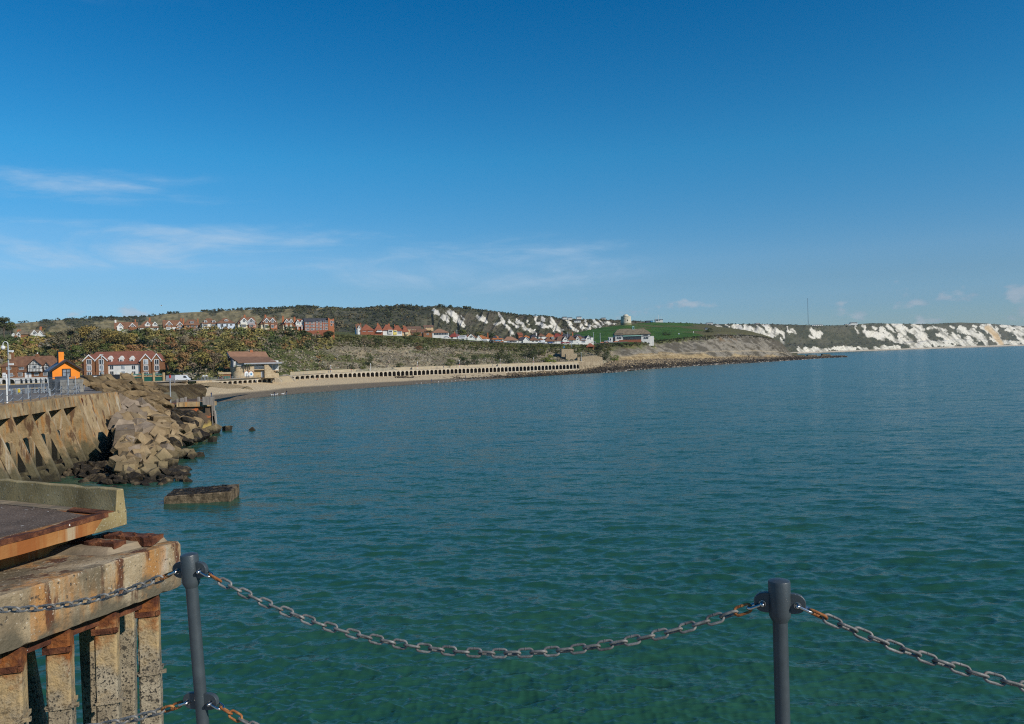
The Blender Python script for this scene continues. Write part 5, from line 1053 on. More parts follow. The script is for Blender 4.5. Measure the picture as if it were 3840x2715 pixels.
pair(893, 928, 928, 962, 1235, 1212, 1189, (902, 928, 1192), (929, 955, 1192), 'tall house pair with one white gable and one grey gable, cream and brick below', 'white_render', 'grey_panel', (917, 1182, 7))
pair(979, 1010, 1010, 1040, 1239, 1213, 1189, (988, 1011, 1192), (1011, 1033, 1192), 'tall house pair, tile hung gables over cream and brick, behind a palm', 'brown_tile', 'brown_tile', (995, 1182, 7))
pair(1062, 1080, 1084, 1100, 1240, 1215, 1193, (1067, 1083, 1196), (1083, 1099, 1196), 'narrow cream house with twin white trimmed red gables half hidden by a dark shrub', 'red_brick', 'brown_brick', (1061, 1187, 7), 474, 'brown_tile', 'cream_render', 'cream_render')
pair(1103, 1122, 1124, 1142, 1244, 1218, 1196, (1109, 1124, 1199), (1125, 1140, 1199), 'red brick house with twin white gables and white bays beside the dark brick flats', 'white_render', 'white_render', (1104, 1190, 7), 478, 'red_tile', 'orange_brick', 'orange_brick')
# dark brick flats
B = Bld('brick_flats', 'long three storey dark red brick block of flats with a tall orange end wing', 'block of flats', 1143, 1250, 486, 22); x1, z1 = B.L(1230, 1206); _, zr = B.L(1180, 1198)
B.p(MB().box(0, x1, 0, 11, -4, z1), 'wall', 'red_brick'); B.p(MB().prism_x([(-.3, z1 + .01), (11.3, z1 + .01), (8, zr + .9), (3, zr + .9)], -.2, x1 - .01), 'roof', 'slate_tile')
xe, ze = B.L(1252, 1194); xs_, zt_ = B.L(1231, 1191); xm, zm = B.L(1241, 1198)
B.p(MB().prism_y([(x1, -4), (xe, -4), (xe, ze), (xm, zm), (x1, zt_)], -.4, 11), 'end_wing', 'orange_brick')
for row in range(3):
    for i, (px, w) in enumerate(((1147, 3), (1155, 9), (1170, 9), (1178, 3), (1189, 8), (1203, 8), (1214, 3), (1224, 9))):
        x, z = B.L(px, 1211 - .045 * (px - 1143) + row * 12.3); w2 = w * 486 / F / 2 / B.c; B.win(x - w2, x + w2, z - .7, z + .7, cols=1 if w < 5 else 3)
for px, py in ((1242, 1207), (1249, 1208), (1243, 1218)):
    x, z = B.L(px, py, -.4); B.win(x - .5, x + .5, z - .7, z + .7, -.4, cols=1)
# red roofed houses beyond the flats
GR = 'red roofed houses on the cliff top'
house('detached_house', 'small white gabled house beside the brown tree', 1338, 1356, 1246, 1232, 1216, 520, 20, 8, 'white_render', 'brown_tile', feats=[('gable', 1341, 1352, 1231, 1220, 'white_render', dict(y=-.5, wh=1.0)), ('chim', 1343, 1215, 4)], group=GR)
house('detached_house', 'dark red brick house with hipped red roof and chimney on its flank', 1352, 1403, 1249, 1237, 1216, 520, 20, 10, 'red_brick', 'red_tile', 4.5, 4.5, feats=[('chim', 1352, 1214, 4), ('win', 1360, 1239, 1372, 1243), ('win', 1380, 1238, 1398, 1243)], group=GR)
house('detached_house', 'brick house with hipped red roof and wide glazed balcony', 1404, 1435, 1250, 1238, 1216, 524, 20, 9, 'red_brick', 'red_tile', 3.5, 1.5, feats=[('chim', 1416, 1213, 6), ('bay', 1414, 1432, 1236, 1248, 'red_brick', dict(y=-.8)), ('box', 'balcony', 1412, 1242, 1434, 1245, -1.4, 0, 'white_trim')], group=GR)
house('detached_house', 'white house with red roof and long window band', 1436, 1474, 1253, 1236, 1217, 528, 20, 10, 'white_render', 'red_tile', 3.0, 2.0, feats=[('chim', 1458, 1215, 6), ('win', 1437, 1238, 1455, 1242, dict(cols=4)), ('bay', 1456, 1472, 1237, 1251, 'white_render')], group=GR)
house('detached_house', 'yellow and white house with red roof and glass front', 1475, 1508, 1256, 1239, 1220, 534, 20, 10, 'white_render', 'red_tile', 3.0, 1.5, feats=[('box', 'yellow_wall', 1475, 1238, 1488, 1255, -.5, 1, 'yellow_render'), ('win', 1477, 1240, 1487, 1245, dict(y=-.5)), ('win', 1490, 1242, 1506, 1252, dict(cols=4, glass='grey_glass')), ('chim', 1480, 1218, 3)], group=GR)
house('detached_house', 'peach coloured house with steep red roof at the end of the red roofed row', 1509, 1532, 1259, 1243, 1222, 540, 20, 10, 'peach_render', 'red_tile', 2.5, 1.0, feats=[('win', 1512, 1246, 1524, 1250), ('box', 'balcony', 1520, 1246, 1531, 1254, -1.2, 0, 'cream_render'), ('chim', 1513, 1222, 6)], group=GR)
B = house('guest_house', 'wide white building with long sun lounge windows under a hipped brown roof', 1622, 1683, 1268, 1246, 1233, 590, 14, 14, 'white_render', 'tan_tile', 5, 5, feats=[('win', 1626, 1248, 1680, 1256, dict(cols=9)), ('box', 'dark_wing', 1588, 1248, 1620, 1266, -.3, 9, 'brown_brick'), ('win', 1600, 1250, 1608, 1256, dict(y=-.3))], cat='building')
# bungalows
house('bungalow', 'white bungalow with dark red hipped roof next to the parked caravan', 1684, 1733, 1276, 1262, 1250, 600, 14, 10, 'white_render', 'maroon_tile', 4, 4, feats=[('chim', 1704, 1245, 4), ('win', 1690, 1264, 1700, 1270), ('win', 1712, 1264, 1724, 1270)], group=GB)
house('bungalow', 'white bungalow with one pointed white gable and brown roof', 1741, 1790, 1282, 1265, 1254, 606, 14, 10, 'white_render', 'brown_tile', 4, 3, feats=[('gable', 1753, 1778, 1265, 1253, 'white_render', dict(y=-.9)), ('win', 1780, 1268, 1788, 1274)], group=GB)
house('bungalow', 'white bungalow under two bright orange hipped roofs with a tall chimney', 1783, 1836, 1284, 1269, 1257, 612, 14, 10, 'white_render', 'orange_tile', 5, 5, feats=[('chim', 1829, 1249, 4), ('gable', 1785, 1806, 1270, 1258, 'white_render', dict(y=-.6, roof='orange_tile', win=0)), ('win', 1790, 1272, 1800, 1278), ('win', 1812, 1272, 1826, 1278)], group=GB)
house('bungalow', 'white and brick bungalow with solar panels on its orange roof', 1845, 1888, 1286, 1271, 1258, 616, 14, 10, 'white_render', 'orange_tile', 4.5, 4.5, feats=[('panel', 1853, 1866, .25, .8), ('panel', 1872, 1884, .2, .6), ('box', 'brick_base', 1846, 1279, 1887, 1286, -.2, 1, 'orange_brick'), ('win', 1850, 1273, 1862, 1278), ('win', 1870, 1273, 1884, 1278)], group=GB)
house('bungalow', 'low bungalow with pale brown double hipped roof', 1890, 1944, 1288, 1275, 1262, 622, 14, 11, 'white_render', 'tan_tile', 4, 4, feats=[('win', 1900, 1278, 1914, 1284, dict(glass='grey_glass')), ('win', 1924, 1278, 1938, 1283)], group=GB)
house('bungalow', 'white gabled bungalow with slate roof slope, behind the hillside shrubs', 1946, 1986, 1289, 1276, 1264, 628, 14, 10, 'white_render', 'slate_tile', 3, 0.5, feats=[('gable', 1961, 1984, 1277, 1264, 'white_render', dict(y=-1.2, win=0))], group=GB)
house('bungalow', 'bungalow with broad brown roof between white gable and white van', 1987, 2022, 1289, 1275, 1263, 632, 14, 10, 'white_render', 'brown_tile', 4, 3, feats=[('win', 1994, 1277, 2003, 1282), ('win', 2008, 1277, 2018, 1282)], group=GB)
house('bungalow', 'small brown roofed bungalow directly behind the white van', 2021, 2043, 1290, 1277, 1266, 640, 14, 9, 'white_render', 'brown_tile', 3, 2, group=GB)
house('bungalow', 'white bungalow with brown pyramid roof and white box dormer', 2043, 2087, 1291, 1278, 1261, 636, 14, 11, 'white_render', 'brown_tile', 5, 5, feats=[('dormer', 2069, 2078, 1263, 1272, 'white_render', dict(cap=0, y=1.0)), ('win', 2051, 1280, 2060, 1286), ('win', 2068, 1280, 2080, 1286)], group=GB)
house('bungalow', 'white bungalow with dark brown roof and a big white gable above red cars', 2088, 2129, 1292, 1277, 1261, 640, 14, 11, 'white_render', 'dark_tan_tile', 3, 1, feats=[('gable', 2110, 2129, 1275, 1262, 'white_render', dict(y=-1.2, wh=1.0, cols=1))], group=GB)
house('bungalow', 'glass fronted bungalow with brown roof between two white gables', 2131, 2160, 1291, 1274, 1259, 646, 14, 11, 'white_render', 'brown_tile', 4, 2, feats=[('win', 2133, 1275, 2150, 1287, dict(cols=4, glass='grey_glass'))], group=GB)
house('bungalow', 'narrow white gabled bungalow with a hipped brown roof wing and glass balcony', 2158, 2197, 1291, 1275, 1260, 650, 14, 11, 'white_render', 'brown_tile', 2, 3, feats=[('gable', 2157, 2174, 1274, 1261, 'white_render', dict(y=-1.2, wh=1.2, cols=1)), ('win', 2180, 1270, 2195, 1285, dict(cols=3, rows=2, glass='grey_glass'))], group=GB)
house('bungalow', 'white gabled bungalow at the end of the road nearest the green hill', 2195, 2226, 1288, 1274, 1261, 660, 14, 12, 'white_render', 'slate_tile', 0, 0, feats=[('gable', 2196, 2216, 1272, 1258, 'white_render', dict(y=-.8, wh=1.2)), ('box', 'side_wing', 2216, 1266, 2225, 1282, -.6, 6, 'white_render')], group=GB)
GD = 'houses in the second row behind the bungalows'
for a in (('red gabled house standing high behind the pale double roof', 1945, 1961, 1270, 1256, 1247, 700, 'red_tile', 'orange_brick', 0), ('orange roofed house behind the slate roofed bungalow', 1961, 1992, 1272, 1266, 1256, 690, 'orange_tile', 'white_render', 4), ('white walled house with slate roof and white chimney in the second row', 1993, 2016, 1274, 1262, 1253, 690, 'slate_tile', 'white_render', 3), ('white house with brown hipped roof behind the white van', 2020, 2046, 1276, 1260, 1250, 690, 'brown_tile', 'white_render', 4), ('house with long rust brown roof in the second row', 2046, 2084, 1276, 1262, 1249, 700, 'orange_tile', 'white_render', 4), ('house with dark red roof and chimneys in the second row', 2078, 2112, 1276, 1262, 1250, 700, 'maroon_tile', 'brown_brick', 3), ('house with solar panels covering a slate roof, second row', 2110, 2152, 1276, 1263, 1252, 700, 'slate_tile', 'brown_brick', 3), ('dark hipped roof behind the glass balcony bungalow', 2153, 2190, 1276, 1263, 1252, 705, 'slate_tile', 'brown_brick', 4)):
    lb, x0, x1, yb, ye, yr, D, rf, wl_, il = a
    ft_ = [('chim', x1 - 5, yr - 5, 4, 'white_render' if 'white chimney' in lb else 'orange_brick')] if il == 3 else []
    if 'solar' in lb: ft_ += [('panel', x0 + 6, x1 - 8, .2, .85)]
    if wl_ == 'white_render': ft_ += [('win', x0 + 5, ye + 1.5, x0 + 12, ye + 6)]
    house('detached_house', lb, x0, x1, yb, ye, yr, D, 14, 10, wl_, rf, il, il, ft_, group=GD, found=8)
GT = 'terraces in the valley below the chalk cliff'
for i, (lb, x0, x1, yb, ye, yr, D) in enumerate((('upper terrace of grey roofed houses below the wooded hill', 1520, 1578, 1240, 1232, 1224, 760), ('short grey terrace of houses against the trees', 1590, 1625, 1232, 1226, 1219, 800), ('brown roofed house pair in the valley dip', 1542, 1566, 1252, 1245, 1236, 680), ('brown roofed house half hidden beside the wide white building', 1566, 1588, 1252, 1244, 1234, 670), ('gabled brown house behind the wide white building', 1582, 1606, 1250, 1241, 1230, 690))):
    house('terraced_house', lb, x0, x1, yb, ye, yr, D, 10, 9, 'brown_brick' if i > 1 else 'peach_render', 'dark_tan_tile' if i < 2 else 'brown_tile', 0 if i != 4 else 3, 0 if i != 4 else 3, [('win', x0 + k, ye + 1.5, x0 + k + 4, ye + 5) for k in range(4, int(x1 - x0) - 4, 9)], group=GT, found=6)
GH = 'white houses far along the cliff crest'
for lb, x0, x1, yb, ye, yr, D in (('long low white house on a green ledge of the chalk cliff', 2154, 2178, 1207, 1202, 1199.5, 1560), ('white house with dark roof on the far crest', 2110, 2126, 1195, 1190, 1187.5, 1640), ('pale house among trees on the far crest', 2129, 2146, 1196, 1191.5, 1190, 1640), ('white house with grey roof on the crest beside big trees', 2163, 2181, 1194, 1189, 1187, 1650), ('tiny white house on the crest near the round tower', 2256, 2272, 1197, 1193, 1191, 1790), ('white building on the far cliff near the tall mast', 2650, 2674, 1216, 1211.5, 1209.5, 2180), ('low white building on the crest past the headland', 2834, 2850, 1216, 1212.5, 1211, 2400), ('large white building on the crest of the far cliffs', 3190, 3216, 1218, 1210, 1208.5, 2960), ('row of white caravans on the crest left of the large white building', 3045, 3086, 1221, 1218, 1217.3, 2660), ('low white shed beside the large white crest building', 3170, 3190, 1219, 1216, 1215, 2950)):
    house('crest_house', lb, x0, x1, yb, ye, yr, D, 0, 12, 'white_render', 'slate_tile', 0, 0, [('win', x0 + k, ye + 1, x0 + k + 3, ye + 3.5) for k in range(3, int(x1 - x0) - 3, 8)], group=GH, found=1.5, over=.2)
# far left houses
GL = 'gabled houses among the trees at the harbour end'
house('gabled_house', 'brown roofed house with two small white gables beside the tall dark tree', 46, 106, 1262, 1252, 1238, 500, 18, 10, 'brown_brick', 'lichen_tile', 4, 4, [('gable', 45, 57, 1255, 1248, 'white_render', dict(y=-.8, win=0)), ('gable', 62, 76, 1254, 1246, 'white_render', dict(y=-.8, win=0)), ('chim', 72, 1238, 13)], group=GL)
house('gabled_house', 'white gabled house with chimney showing above the treetops', 112, 160, 1262, 1252, 1236, 500, 18, 10, 'white_render', 'lichen_tile', 0, 2, [('gable', 116, 142, 1252, 1237, 'white_render', dict(y=-1, wh=1.6)), ('gable', 142, 160, 1252, 1240, 'white_render', dict(y=-1, win=0)), ('chim', 153, 1227, 7)], group=GL)

# ---------------------------------------------- brick and white apartments behind the green pavilion
B = Bld('apartment_house', 'long three storey apartment house, brown brick ends with paired gables around a white middle', 'apartment house', 309, 1425, 345, 8)
xa, _ = B.L(402, 1400); xb, _ = B.L(525, 1400); xc, _ = B.L(605, 1400); _, ZE = B.L(400, 1364); _, ZR = B.L(430, 1318, 6); _, ZW = B.L(460, 1364)
B.p(MB().box(0, xa, 0, 12, -2, ZE), 'brick_wall', 'brown_brick'); B.p(MB().box(xa, xb, .5, 12, -2, ZE), 'white_wall', 'white_render'); B.p(MB().box(xb, xc, 0, 12, -2, ZE), 'brick_wall', 'brown_brick')
B.p(roof_hip(MB(), -.2, xc - 1.2, 0.2, 12, ZE, ZR, .35, 4.0, 4.0), 'roof', mat('apartment_tile', [(0.3, (0.165, 0.062, 0.04)), (0.7, (0.245, 0.095, 0.062))], .7, .9, .25, 4))
for pxl, pxr, pya in ((311, 356, 1329), (356, 403, 1328), (525, 568, 1326), (568, 607, 1325)):
    x0, ze = B.L(pxl, 1351, -.9); x1, _ = B.L(pxr, 1351, -.9); _, za = B.L((pxl + pxr) / 2, pya, -.9)
    gb_ = B.p(MB().prism_y([(x0 + .25, -2), (x1 - .25, -2), (x1 - .25, ze), ((x0 + x1) / 2, za - .15), (x0 + .25, ze)], -.9, 5), 'gable', 'brown_brick')
    B.p(roof_front_gable(MB(), x0, x1, -.9, 5.5, ze, za, .2), 'gable_roof', M['apartment_tile'], gb_); B.p(barge(MB(), x0, x1, -.9, ze, za, .2, .42), 'bargeboard', 'white_trim', gb_)
    xm = (x0 + x1) / 2
    for i, py in enumerate((1357, 1380, 1404)):
        _, zc = B.L((pxl + pxr) / 2, py, -.9); B.win(xm - 1.0, xm + 1.0, zc - 1.15, zc + 1.15, -.9, cols=2, glass='dark_glass' if (pxl + i) % 3 else 'pale_glass', fw=.2, par=gb_)
for px in (411, 453, 493):
    x, z1 = B.L(px + 2, 1335, 1.5); _, z0 = B.L(px + 2, 1360, 1.5); d_ = B.p(MB().prism_y([(x - .95, z0), (x + .95, z0), (x + .95, z0 + 1.7), (x + 1.2, z0 + 1.7), (x, z1 + .1), (x - 1.2, z0 + 1.7), (x - .95, z0 + 1.7)], 1.2, 4), 'dormer', 'white_render'); B.win(x - .7, x + .7, z0 + .2, z0 + 1.5, 1.2, cols=2, par=d_, fw=.16)
    for py in (1378, 1400):
        _, zc = B.L(px + 8, py, .5); B.win(x + .0, x + 1.7, zc - 1.0, zc + 1.0, .5, cols=2, fw=.14, glass='dark_glass' if px != 453 else 'pale_glass')
for px in (357, 402, 443, 484, 525, 566):
    x, zt_ = B.L(px, 1394, -.5); B.p(MB().prism_x([(.3, -1), (-4.4, -1), (-4.4, zt_ - 2.4), (-1, zt_), (.3, zt_)], x - .12, x + .12), 'garden_wall', 'white_render' if 430 < px < 500 else 'brown_brick')
# dark hoarding and green pavilion with sandstone pillars
B = Bld('dark_hoarding', 'long black wall in front of the brick apartments', 'wall', 300, 1432, 318, 3); x1, z1 = B.L(449, 1405); B.p(MB().box(0, x1, 0, .4, -1, z1), 'wall_panel', 'dark_panel'); B.p(MB().box(0, x1, -.06, .46, z1 + .002, z1 + .12), 'coping', 'blue_grey_steel')
x, z = B.L(353, 1413, -.1); B.p(MB().box(x - 1.1, x + 1.1, -.12, -.004, z - .35, z + .35), 'sign_board', 'white_metal')
B = Bld('seafront_pavilion', 'low pavilion with sandstone pillars, small arches and green panels', 'pavilion', 450, 1434, 306, 2); xe, _ = B.L(617, 1430); ph = 5.0
for px in (454, 496, 536, 577, 614):
    x, zt_ = B.L(px, 1397); B.p(MB().box(x - .32, x + .32, -.35, .35, -1.2, zt_), 'pillar', 'sandstone')
pxs_ = (454, 496, 536, 577, 614)
for a_, b_ in zip(pxs_[:-1], pxs_[1:]):
    x0, z1 = B.L(a_, 1409); x1, z0 = B.L(b_, 1430); _, zg = B.L(a_, 1402); x0 += .34; x1 -= .34
    B.p(MB().box(x0, x1, .1, .25, z0 - 1, z1 - .45), 'green_shutter', 'green_panel'); mb = MB(); mb.box(x0, x1, -.1, .3, z1 - .44, z1 - .25); n3 = 3; w = (x1 - x0) / n3
    for k in range(n3):
        xc_ = x0 + w * (k + .5); mb.prism_y([(xc_ + w * .42 * math.cos(q), z1 - .24 + w * .24 * math.sin(q)) for q in [math.pi * i / 8 for i in range(9)]], -.05, .25)
    B.p(mb, 'arch_frieze', 'sandstone'); B.p(MB().box(x0, x1, .05, .12, z1 + .25, zg), 'glass_screen', mat('green_glass', (0.10, 0.22, 0.18), 1, .3) if 'green_glass' not in M else M['green_glass'])
# sea wall under it
mb = MB(); q = [ptz(440, 300, 5.5), ptz(620, 300, 5.5), ptz(700, 296, 5.5)]
for a_, b_ in zip(q[:-1], q[1:]): mb.hexa([Vector((a_.x, a_.y, 1)), Vector((b_.x, b_.y, 1)), Vector((b_.x, b_.y + 1, 1)), Vector((a_.x, a_.y + 1, 1))], [Vector((a_.x, a_.y, 6.4)), Vector((b_.x, b_.y, 6.4)), Vector((b_.x, b_.y + 1, 6.4)), Vector((a_.x, a_.y + 1, 6.4))])
tag(mb.build('low_sea_wall', M['rubble_stone']), 'low rubble stone wall between the sand and the green pavilion', 'wall')
sq = [ptz(380, 240, 5.4), ptz(640, 240, 5.0), ptz(700, 297, 5.0), ptz(430, 300, 5.6)]
tag(MB().hexa([Vector((p.x, p.y, 0)) for p in sq], sq).build('shore_path', M['sandstone']), kind='structure')
sq = [ptz(-400, 299, 5.6), ptz(700, 297, 6.0), ptz(640, 352, 6.3), ptz(-500, 372, 6.5)]
tag(MB().hexa([Vector((p.x, p.y, 0)) for p in sq], sq).build('street', M['quay_paving']), kind='structure')
sq = [ptz(-700, 139, 4.6), ptz(330, 147, 4.6), ptz(385, 200, 4.8), ptz(440, 299, 5.1), ptz(-600, 299, 5.2)]
tag(MB().hexa([Vector((p.x, p.y, 0)) for p in sq], sq).build('harbour_ground', M['sandstone']), kind='structure')

# ---------------------------------------------- half timbered brick terrace and its white arcade
B = Bld('half_timbered_terrace', 'brown brick terrace with one big half timbered gable and a small one', 'terrace', 6, 1418, 330, 4); xe, _ = B.L(186, 1410); _, ZE = B.L(90, 1370); _, ZR = B.L(90, 1336, 5)
B.p(MB().box(0, xe, 0, 10, -1, ZE), 'wall', 'brown_brick'); B.p(roof_hip(MB(), 0, xe, 0, 10, ZE, ZR, .4, 3.6, .6), 'roof', 'brown_tile')
_, zt_ = B.L(90, 1395); B.p(MB().box(B.L(60, 1400)[0], xe, -.35, .2, zt_, ZE + .02), 'tile_hanging', 'brown_tile')
x0, ze = B.L(6, 1372, -1.4); x1, _ = B.L(58, 1372, -1.4); _, za = B.L(32, 1347, -1.4); w0 = B.p(MB().box(x0, x1, -1.4, 4, -1, ze), 'left_wing', 'brown_brick'); B.p(roof_hip(MB(), x0, x1, -1.4, 6, ze, za, .3, 2.6, 2.6), 'wing_roof', 'brown_tile', w0)
for pxl, pxr, pye_, pya, pyb_ in ((105, 154, 1368, 1346, 1395), (164, 186, 1372, 1357, 1383)):
    x0, ze = B.L(pxl, pye_, -1.2); x1, _ = B.L(pxr, pye_, -1.2); _, za = B.L((pxl + pxr) / 2, pya, -1.2); _, zb = B.L(pxl, pyb_, -1.2)
    g_ = B.p(MB().prism_y([(x0, zb), (x1, zb), (x1, ze), ((x0 + x1) / 2, za - .1), (x0, ze)], -1.2, 5), 'timbered_gable', 'white_render'); B.p(roof_front_gable(MB(), x0, x1, -1.2, 5, ze, za, .35), 'gable_roof', 'brown_tile', g_); B.p(barge(MB(), x0, x1, -1.2, ze, za, .35, .25), 'bargeboard', 'black_timber', g_)
    n_ = int((x1 - x0) / .55); mb = MB()
    for i in range(1, n_):
        x = x0 + (x1 - x0) * i / n_; zt2 = ze + (za - ze) * (1 - abs(x - (x0 + x1) / 2) / ((x1 - x0) / 2)) - .3; mb.box(x - .07, x + .07, -1.26, -1.18, zb, zt2)
    for z in (zb + .05, zb + (ze - zb) * .42, ze): mb.box(x0, x1, -1.27, -1.19, z, z + .13)
    B.p(mb, 'timber_frame', 'black_timber', g_); xm = (x0 + x1) / 2; B.win(xm - .9, xm + .9, ze - 1.6, ze - .3, -1.28, cols=3, par=g_)
for pxl, pxr, pyt, pyb_, y in ((24, 42, 1374, 1386, -1.4), (71, 90, 1373, 1386, -.36), (36, 49, 1399, 1412, -1.4), (67, 85, 1398, 1411, -.02), (128, 145, 1397, 1409, -.02), (162, 178, 1395, 1408, -.02)): B.winp(pxl, pyt, pxr, pyb_, y, cols=4)
for pxl, pxr, y in ((9, 22, -1.4), (93, 104, -.02), (107, 118, -.02)):
    x0, z1 = B.L(pxl, 1398, y); x1, z0 = B.L(pxr, 1416, y); B.p(MB().box(x0, x1, y - .06, y + .05, z0, z1), 'door', 'white_trim')
x0, z1 = B.L(72, 1360, -.2); x1, z0 = B.L(90, 1373, -.2); B.p(roof_hip(MB(), x0, x1, -.6, 2.6, z0, z1, .1, .9, .9), 'dormer_roof', 'brown_tile')
for px, pyt in ((46, 1323), (140, 1328)):
    x, z1 = B.L(px, pyt, 5); c_ = B.p(MB().box(x - .55, x + .55, 4.5, 5.5, ZE, z1 + .1), 'chimney', 'brown_brick'); B.p(MB().lathe([(.22, z1 + .1), (.18, z1 + .7)], 8, (x, 5)), 'chimney_pot', 'white_render', c_)
B = Bld('white_arcade', 'white wall with a row of small round arches below the half timbered terrace', 'arcade', -60, 1450, 322, 4); xe, _ = B.L(188, 1440); _, zt_ = B.L(90, 1416); _, z0 = B.L(90, 1446)
arx = [-50, -29, -8, 14, 41, 79, 97, 115, 134, 153, 171]
prev = 0.0; mb = MB()
for px in arx:
    xc_, _ = B.L(px, 1440); w = (2.0 if px in (14, -8, -29, -50) else 3.0 if px == 41 else 1.35) / 2; zs = z0 + (zt_ - z0) * .45; r_ = w
    mb.box(prev, xc_ - w, 0, .8, -1, zt_ - .25)
    arc_ = [(xc_ + w * math.cos(q), zs + (zt_ - .5 - zs) * math.sin(q)) for q in [math.pi * i / 10 for i in range(11)]]
    for (xa_, za_), (xb_, zb_) in zip(arc_[:-1], arc_[1:]): mb.prism_y([(xb_, zb_), (xa_, za_), (xa_, zt_ - .25), (xb_, zt_ - .25)], 0, .8)
    prev = xc_ + w
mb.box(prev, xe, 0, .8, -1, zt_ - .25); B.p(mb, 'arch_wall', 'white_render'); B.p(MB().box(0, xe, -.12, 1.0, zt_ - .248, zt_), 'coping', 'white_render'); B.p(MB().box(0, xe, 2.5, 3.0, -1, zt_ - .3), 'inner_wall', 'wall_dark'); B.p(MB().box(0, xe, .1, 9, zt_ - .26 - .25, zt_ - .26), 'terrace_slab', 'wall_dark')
B.p(MB().box(0, xe, -.6, -.2, -2, z0 + .9), 'plinth', 'sandstone')

# ---------------------------------------------- beach restaurant
B = Bld('beach_restaurant', 'restaurant with sweeping brown tiled roof over a curved stone base above the beach', 'restaurant', 872, 1419, 336, 24, z=6.15)
def BL_(px, py, off=0): x, z = B.L(px, py, off); return Vector((x, off, z))
rA, rB = BL_(851, 1318, 9), BL_(996, 1318, 9); kA, kB = BL_(862, 1337, 4.5), BL_(1007, 1337, 4.5); eA, eB = BL_(892, 1358, -1.2), BL_(1040, 1358, -1.2)
th = Vector((0, 0, -.3))
B.p(MB().hexa([kA + th, kB + th, rB + th, rA + th], [kA, kB, rB, rA]), 'upper_roof', 'tan_tile'); B.p(MB().hexa([eA + th, eB + th, kB + th + Vector((0, .02, 0)), kA + th + Vector((0, .02, 0))], [eA, eB, kB + Vector((0, .02, 0)), kA + Vector((0, .02, 0))]), 'lower_roof', 'dark_tan_tile')
bk = [Vector((kA.x, 15, kA.z - 1.5)), Vector((kB.x, 15, kB.z - 1.5))]; B.p(MB().hexa([rA + th, rB + th, bk[1] + th, bk[0] + th], [rA, rB, bk[1], bk[0]]), 'rear_roof', 'dark_tan_tile')
mb = MB(); zf = BL_(900, 1375, 0).z; gx = kA.x + .9
mb.add([(gx, .5, zf - 3), (gx, 13.5, zf - 3), (gx, 13.5, bk[0].z - .4), (gx, 9, rA.z - .5), (gx, 4.5, kA.z - .5), (gx, .5, kA.z - 2.4), (gx + .3, .5, zf - 3), (gx + .3, 13.5, zf - 3), (gx + .3, 13.5, bk[0].z - .4), (gx + .3, 9, rA.z - .5), (gx + .3, 4.5, kA.z - .5), (gx + .3, .5, kA.z - 2.4)], [(0, 1, 2, 3, 4, 5), (11, 10, 9, 8, 7, 6)] + [(i, (i + 1) % 6, 6 + (i + 1) % 6, 6 + i) for i in range(6)]); B.p(mb, 'gable_wall', 'grey_panel')
mb = MB()
for p_, q_ in ((rA, bk[0]), (kA, rA)):
    mb.hexa([p_ + Vector((-.06, 0, -.75)), q_ + Vector((-.06, 0, -.75)), q_ + Vector((.25, 0, -.75)), p_ + Vector((.25, 0, -.75))], [p_ + Vector((-.06, 0, -.32)), q_ + Vector((-.06, 0, -.32)), q_ + Vector((.25, 0, -.32)), p_ + Vector((.25, 0, -.32))])
B.p(mb, 'bargeboard', 'white_trim')
fx0, _ = B.L(915, 1360, -3.5); fx1, fz = B.L(1056, 1360, -3.5)
B.p(MB().box(fx0, fx1, -4.2, 1.0, fz - .35, fz + .25), 'flat_canopy', 'grey_panel')
wx0, wz1 = B.L(954, 1366, 0); wx1, wz0 = B.L(1045, 1384, 0); w_ = B.p(MB().box(gx + .4, wx1, .3, 13, wz0 - 1, eA.z + .3), 'rear_hall', 'white_render')
for i in range(4): B.win(wx0 + (wx1 - wx0) * i / 4 + .05, wx0 + (wx1 - wx0) * (i + 1) / 4 - .05, wz0, wz1, .28, cols=2, glass='pale_glass', fw=.12, par=w_)
B.win(gx + 1.0, wx0 - 1.5, wz0, wz1 - .3, .28, cols=3, glass='dark_glass', par=w_)
# curved stone base
dz = BL_(880, 1376, -4).z; xl, _ = B.L(871, 1400, -4); xr_, zb_ = B.L(954, 1411, -4); n_ = 14
cyl = [(xl + 3.2 - 3.2 * math.cos(q), -4 + 3.2 - 3.2 * math.sin(q)) for q in [math.pi / 2 * i / n_ for i in range(n_ + 1)]]
mb = MB(); outl = [(xl, 6)] + cyl + [(xr_, -4), (xr_, 6)]; mb.prism_z(outl, -.4, dz); B.p(mb, 'stone_drum', 'rubble_stone')
for px in (925, 942):
    x, z0 = B.L(px, 1411, -4); mb = MB(); pr = [(x - .85, z0), (x + .85, z0), (x + .85, z0 + 1.3)] + [(x + .85 * math.cos(q), z0 + 1.3 + .85 * math.sin(q)) for q in [math.pi * i / 8 for i in range(1, 8)]] + [(x - .85, z0 + 1.3)]
    a_ = B.p(mb.prism_y(pr, -4.06, -3.9), 'arched_window', 'white_trim'); mb = MB(); mb.tube([(u, -4.1, v) for u, v in [(x + .95 * math.cos(q), z0 + 1.3 + .95 * math.sin(q)) for q in [math.pi * i / 10 for i in range(11)]]], .12, 6); B.p(mb, 'brick_arch', 'orange_brick', a_)
    B.p(MB().box(x - .3, x + .35, -4.09, -4.065, z0 + .5, z0 + 1.3), 'poster', 'pale_glass' if px < 930 else 'blue_paint', a_)
tx1, _ = B.L(991, 1400, -2); B.p(MB().box(xr_ + .01, tx1, -2, 6, -.4, dz - 1.6), 'lower_wall', 'sandstone'); B.p(MB().box(xr_ + .01, tx1, -3.4, -.5, dz - 1.55, dz - 1.25), 'balcony', 'rubble_stone')
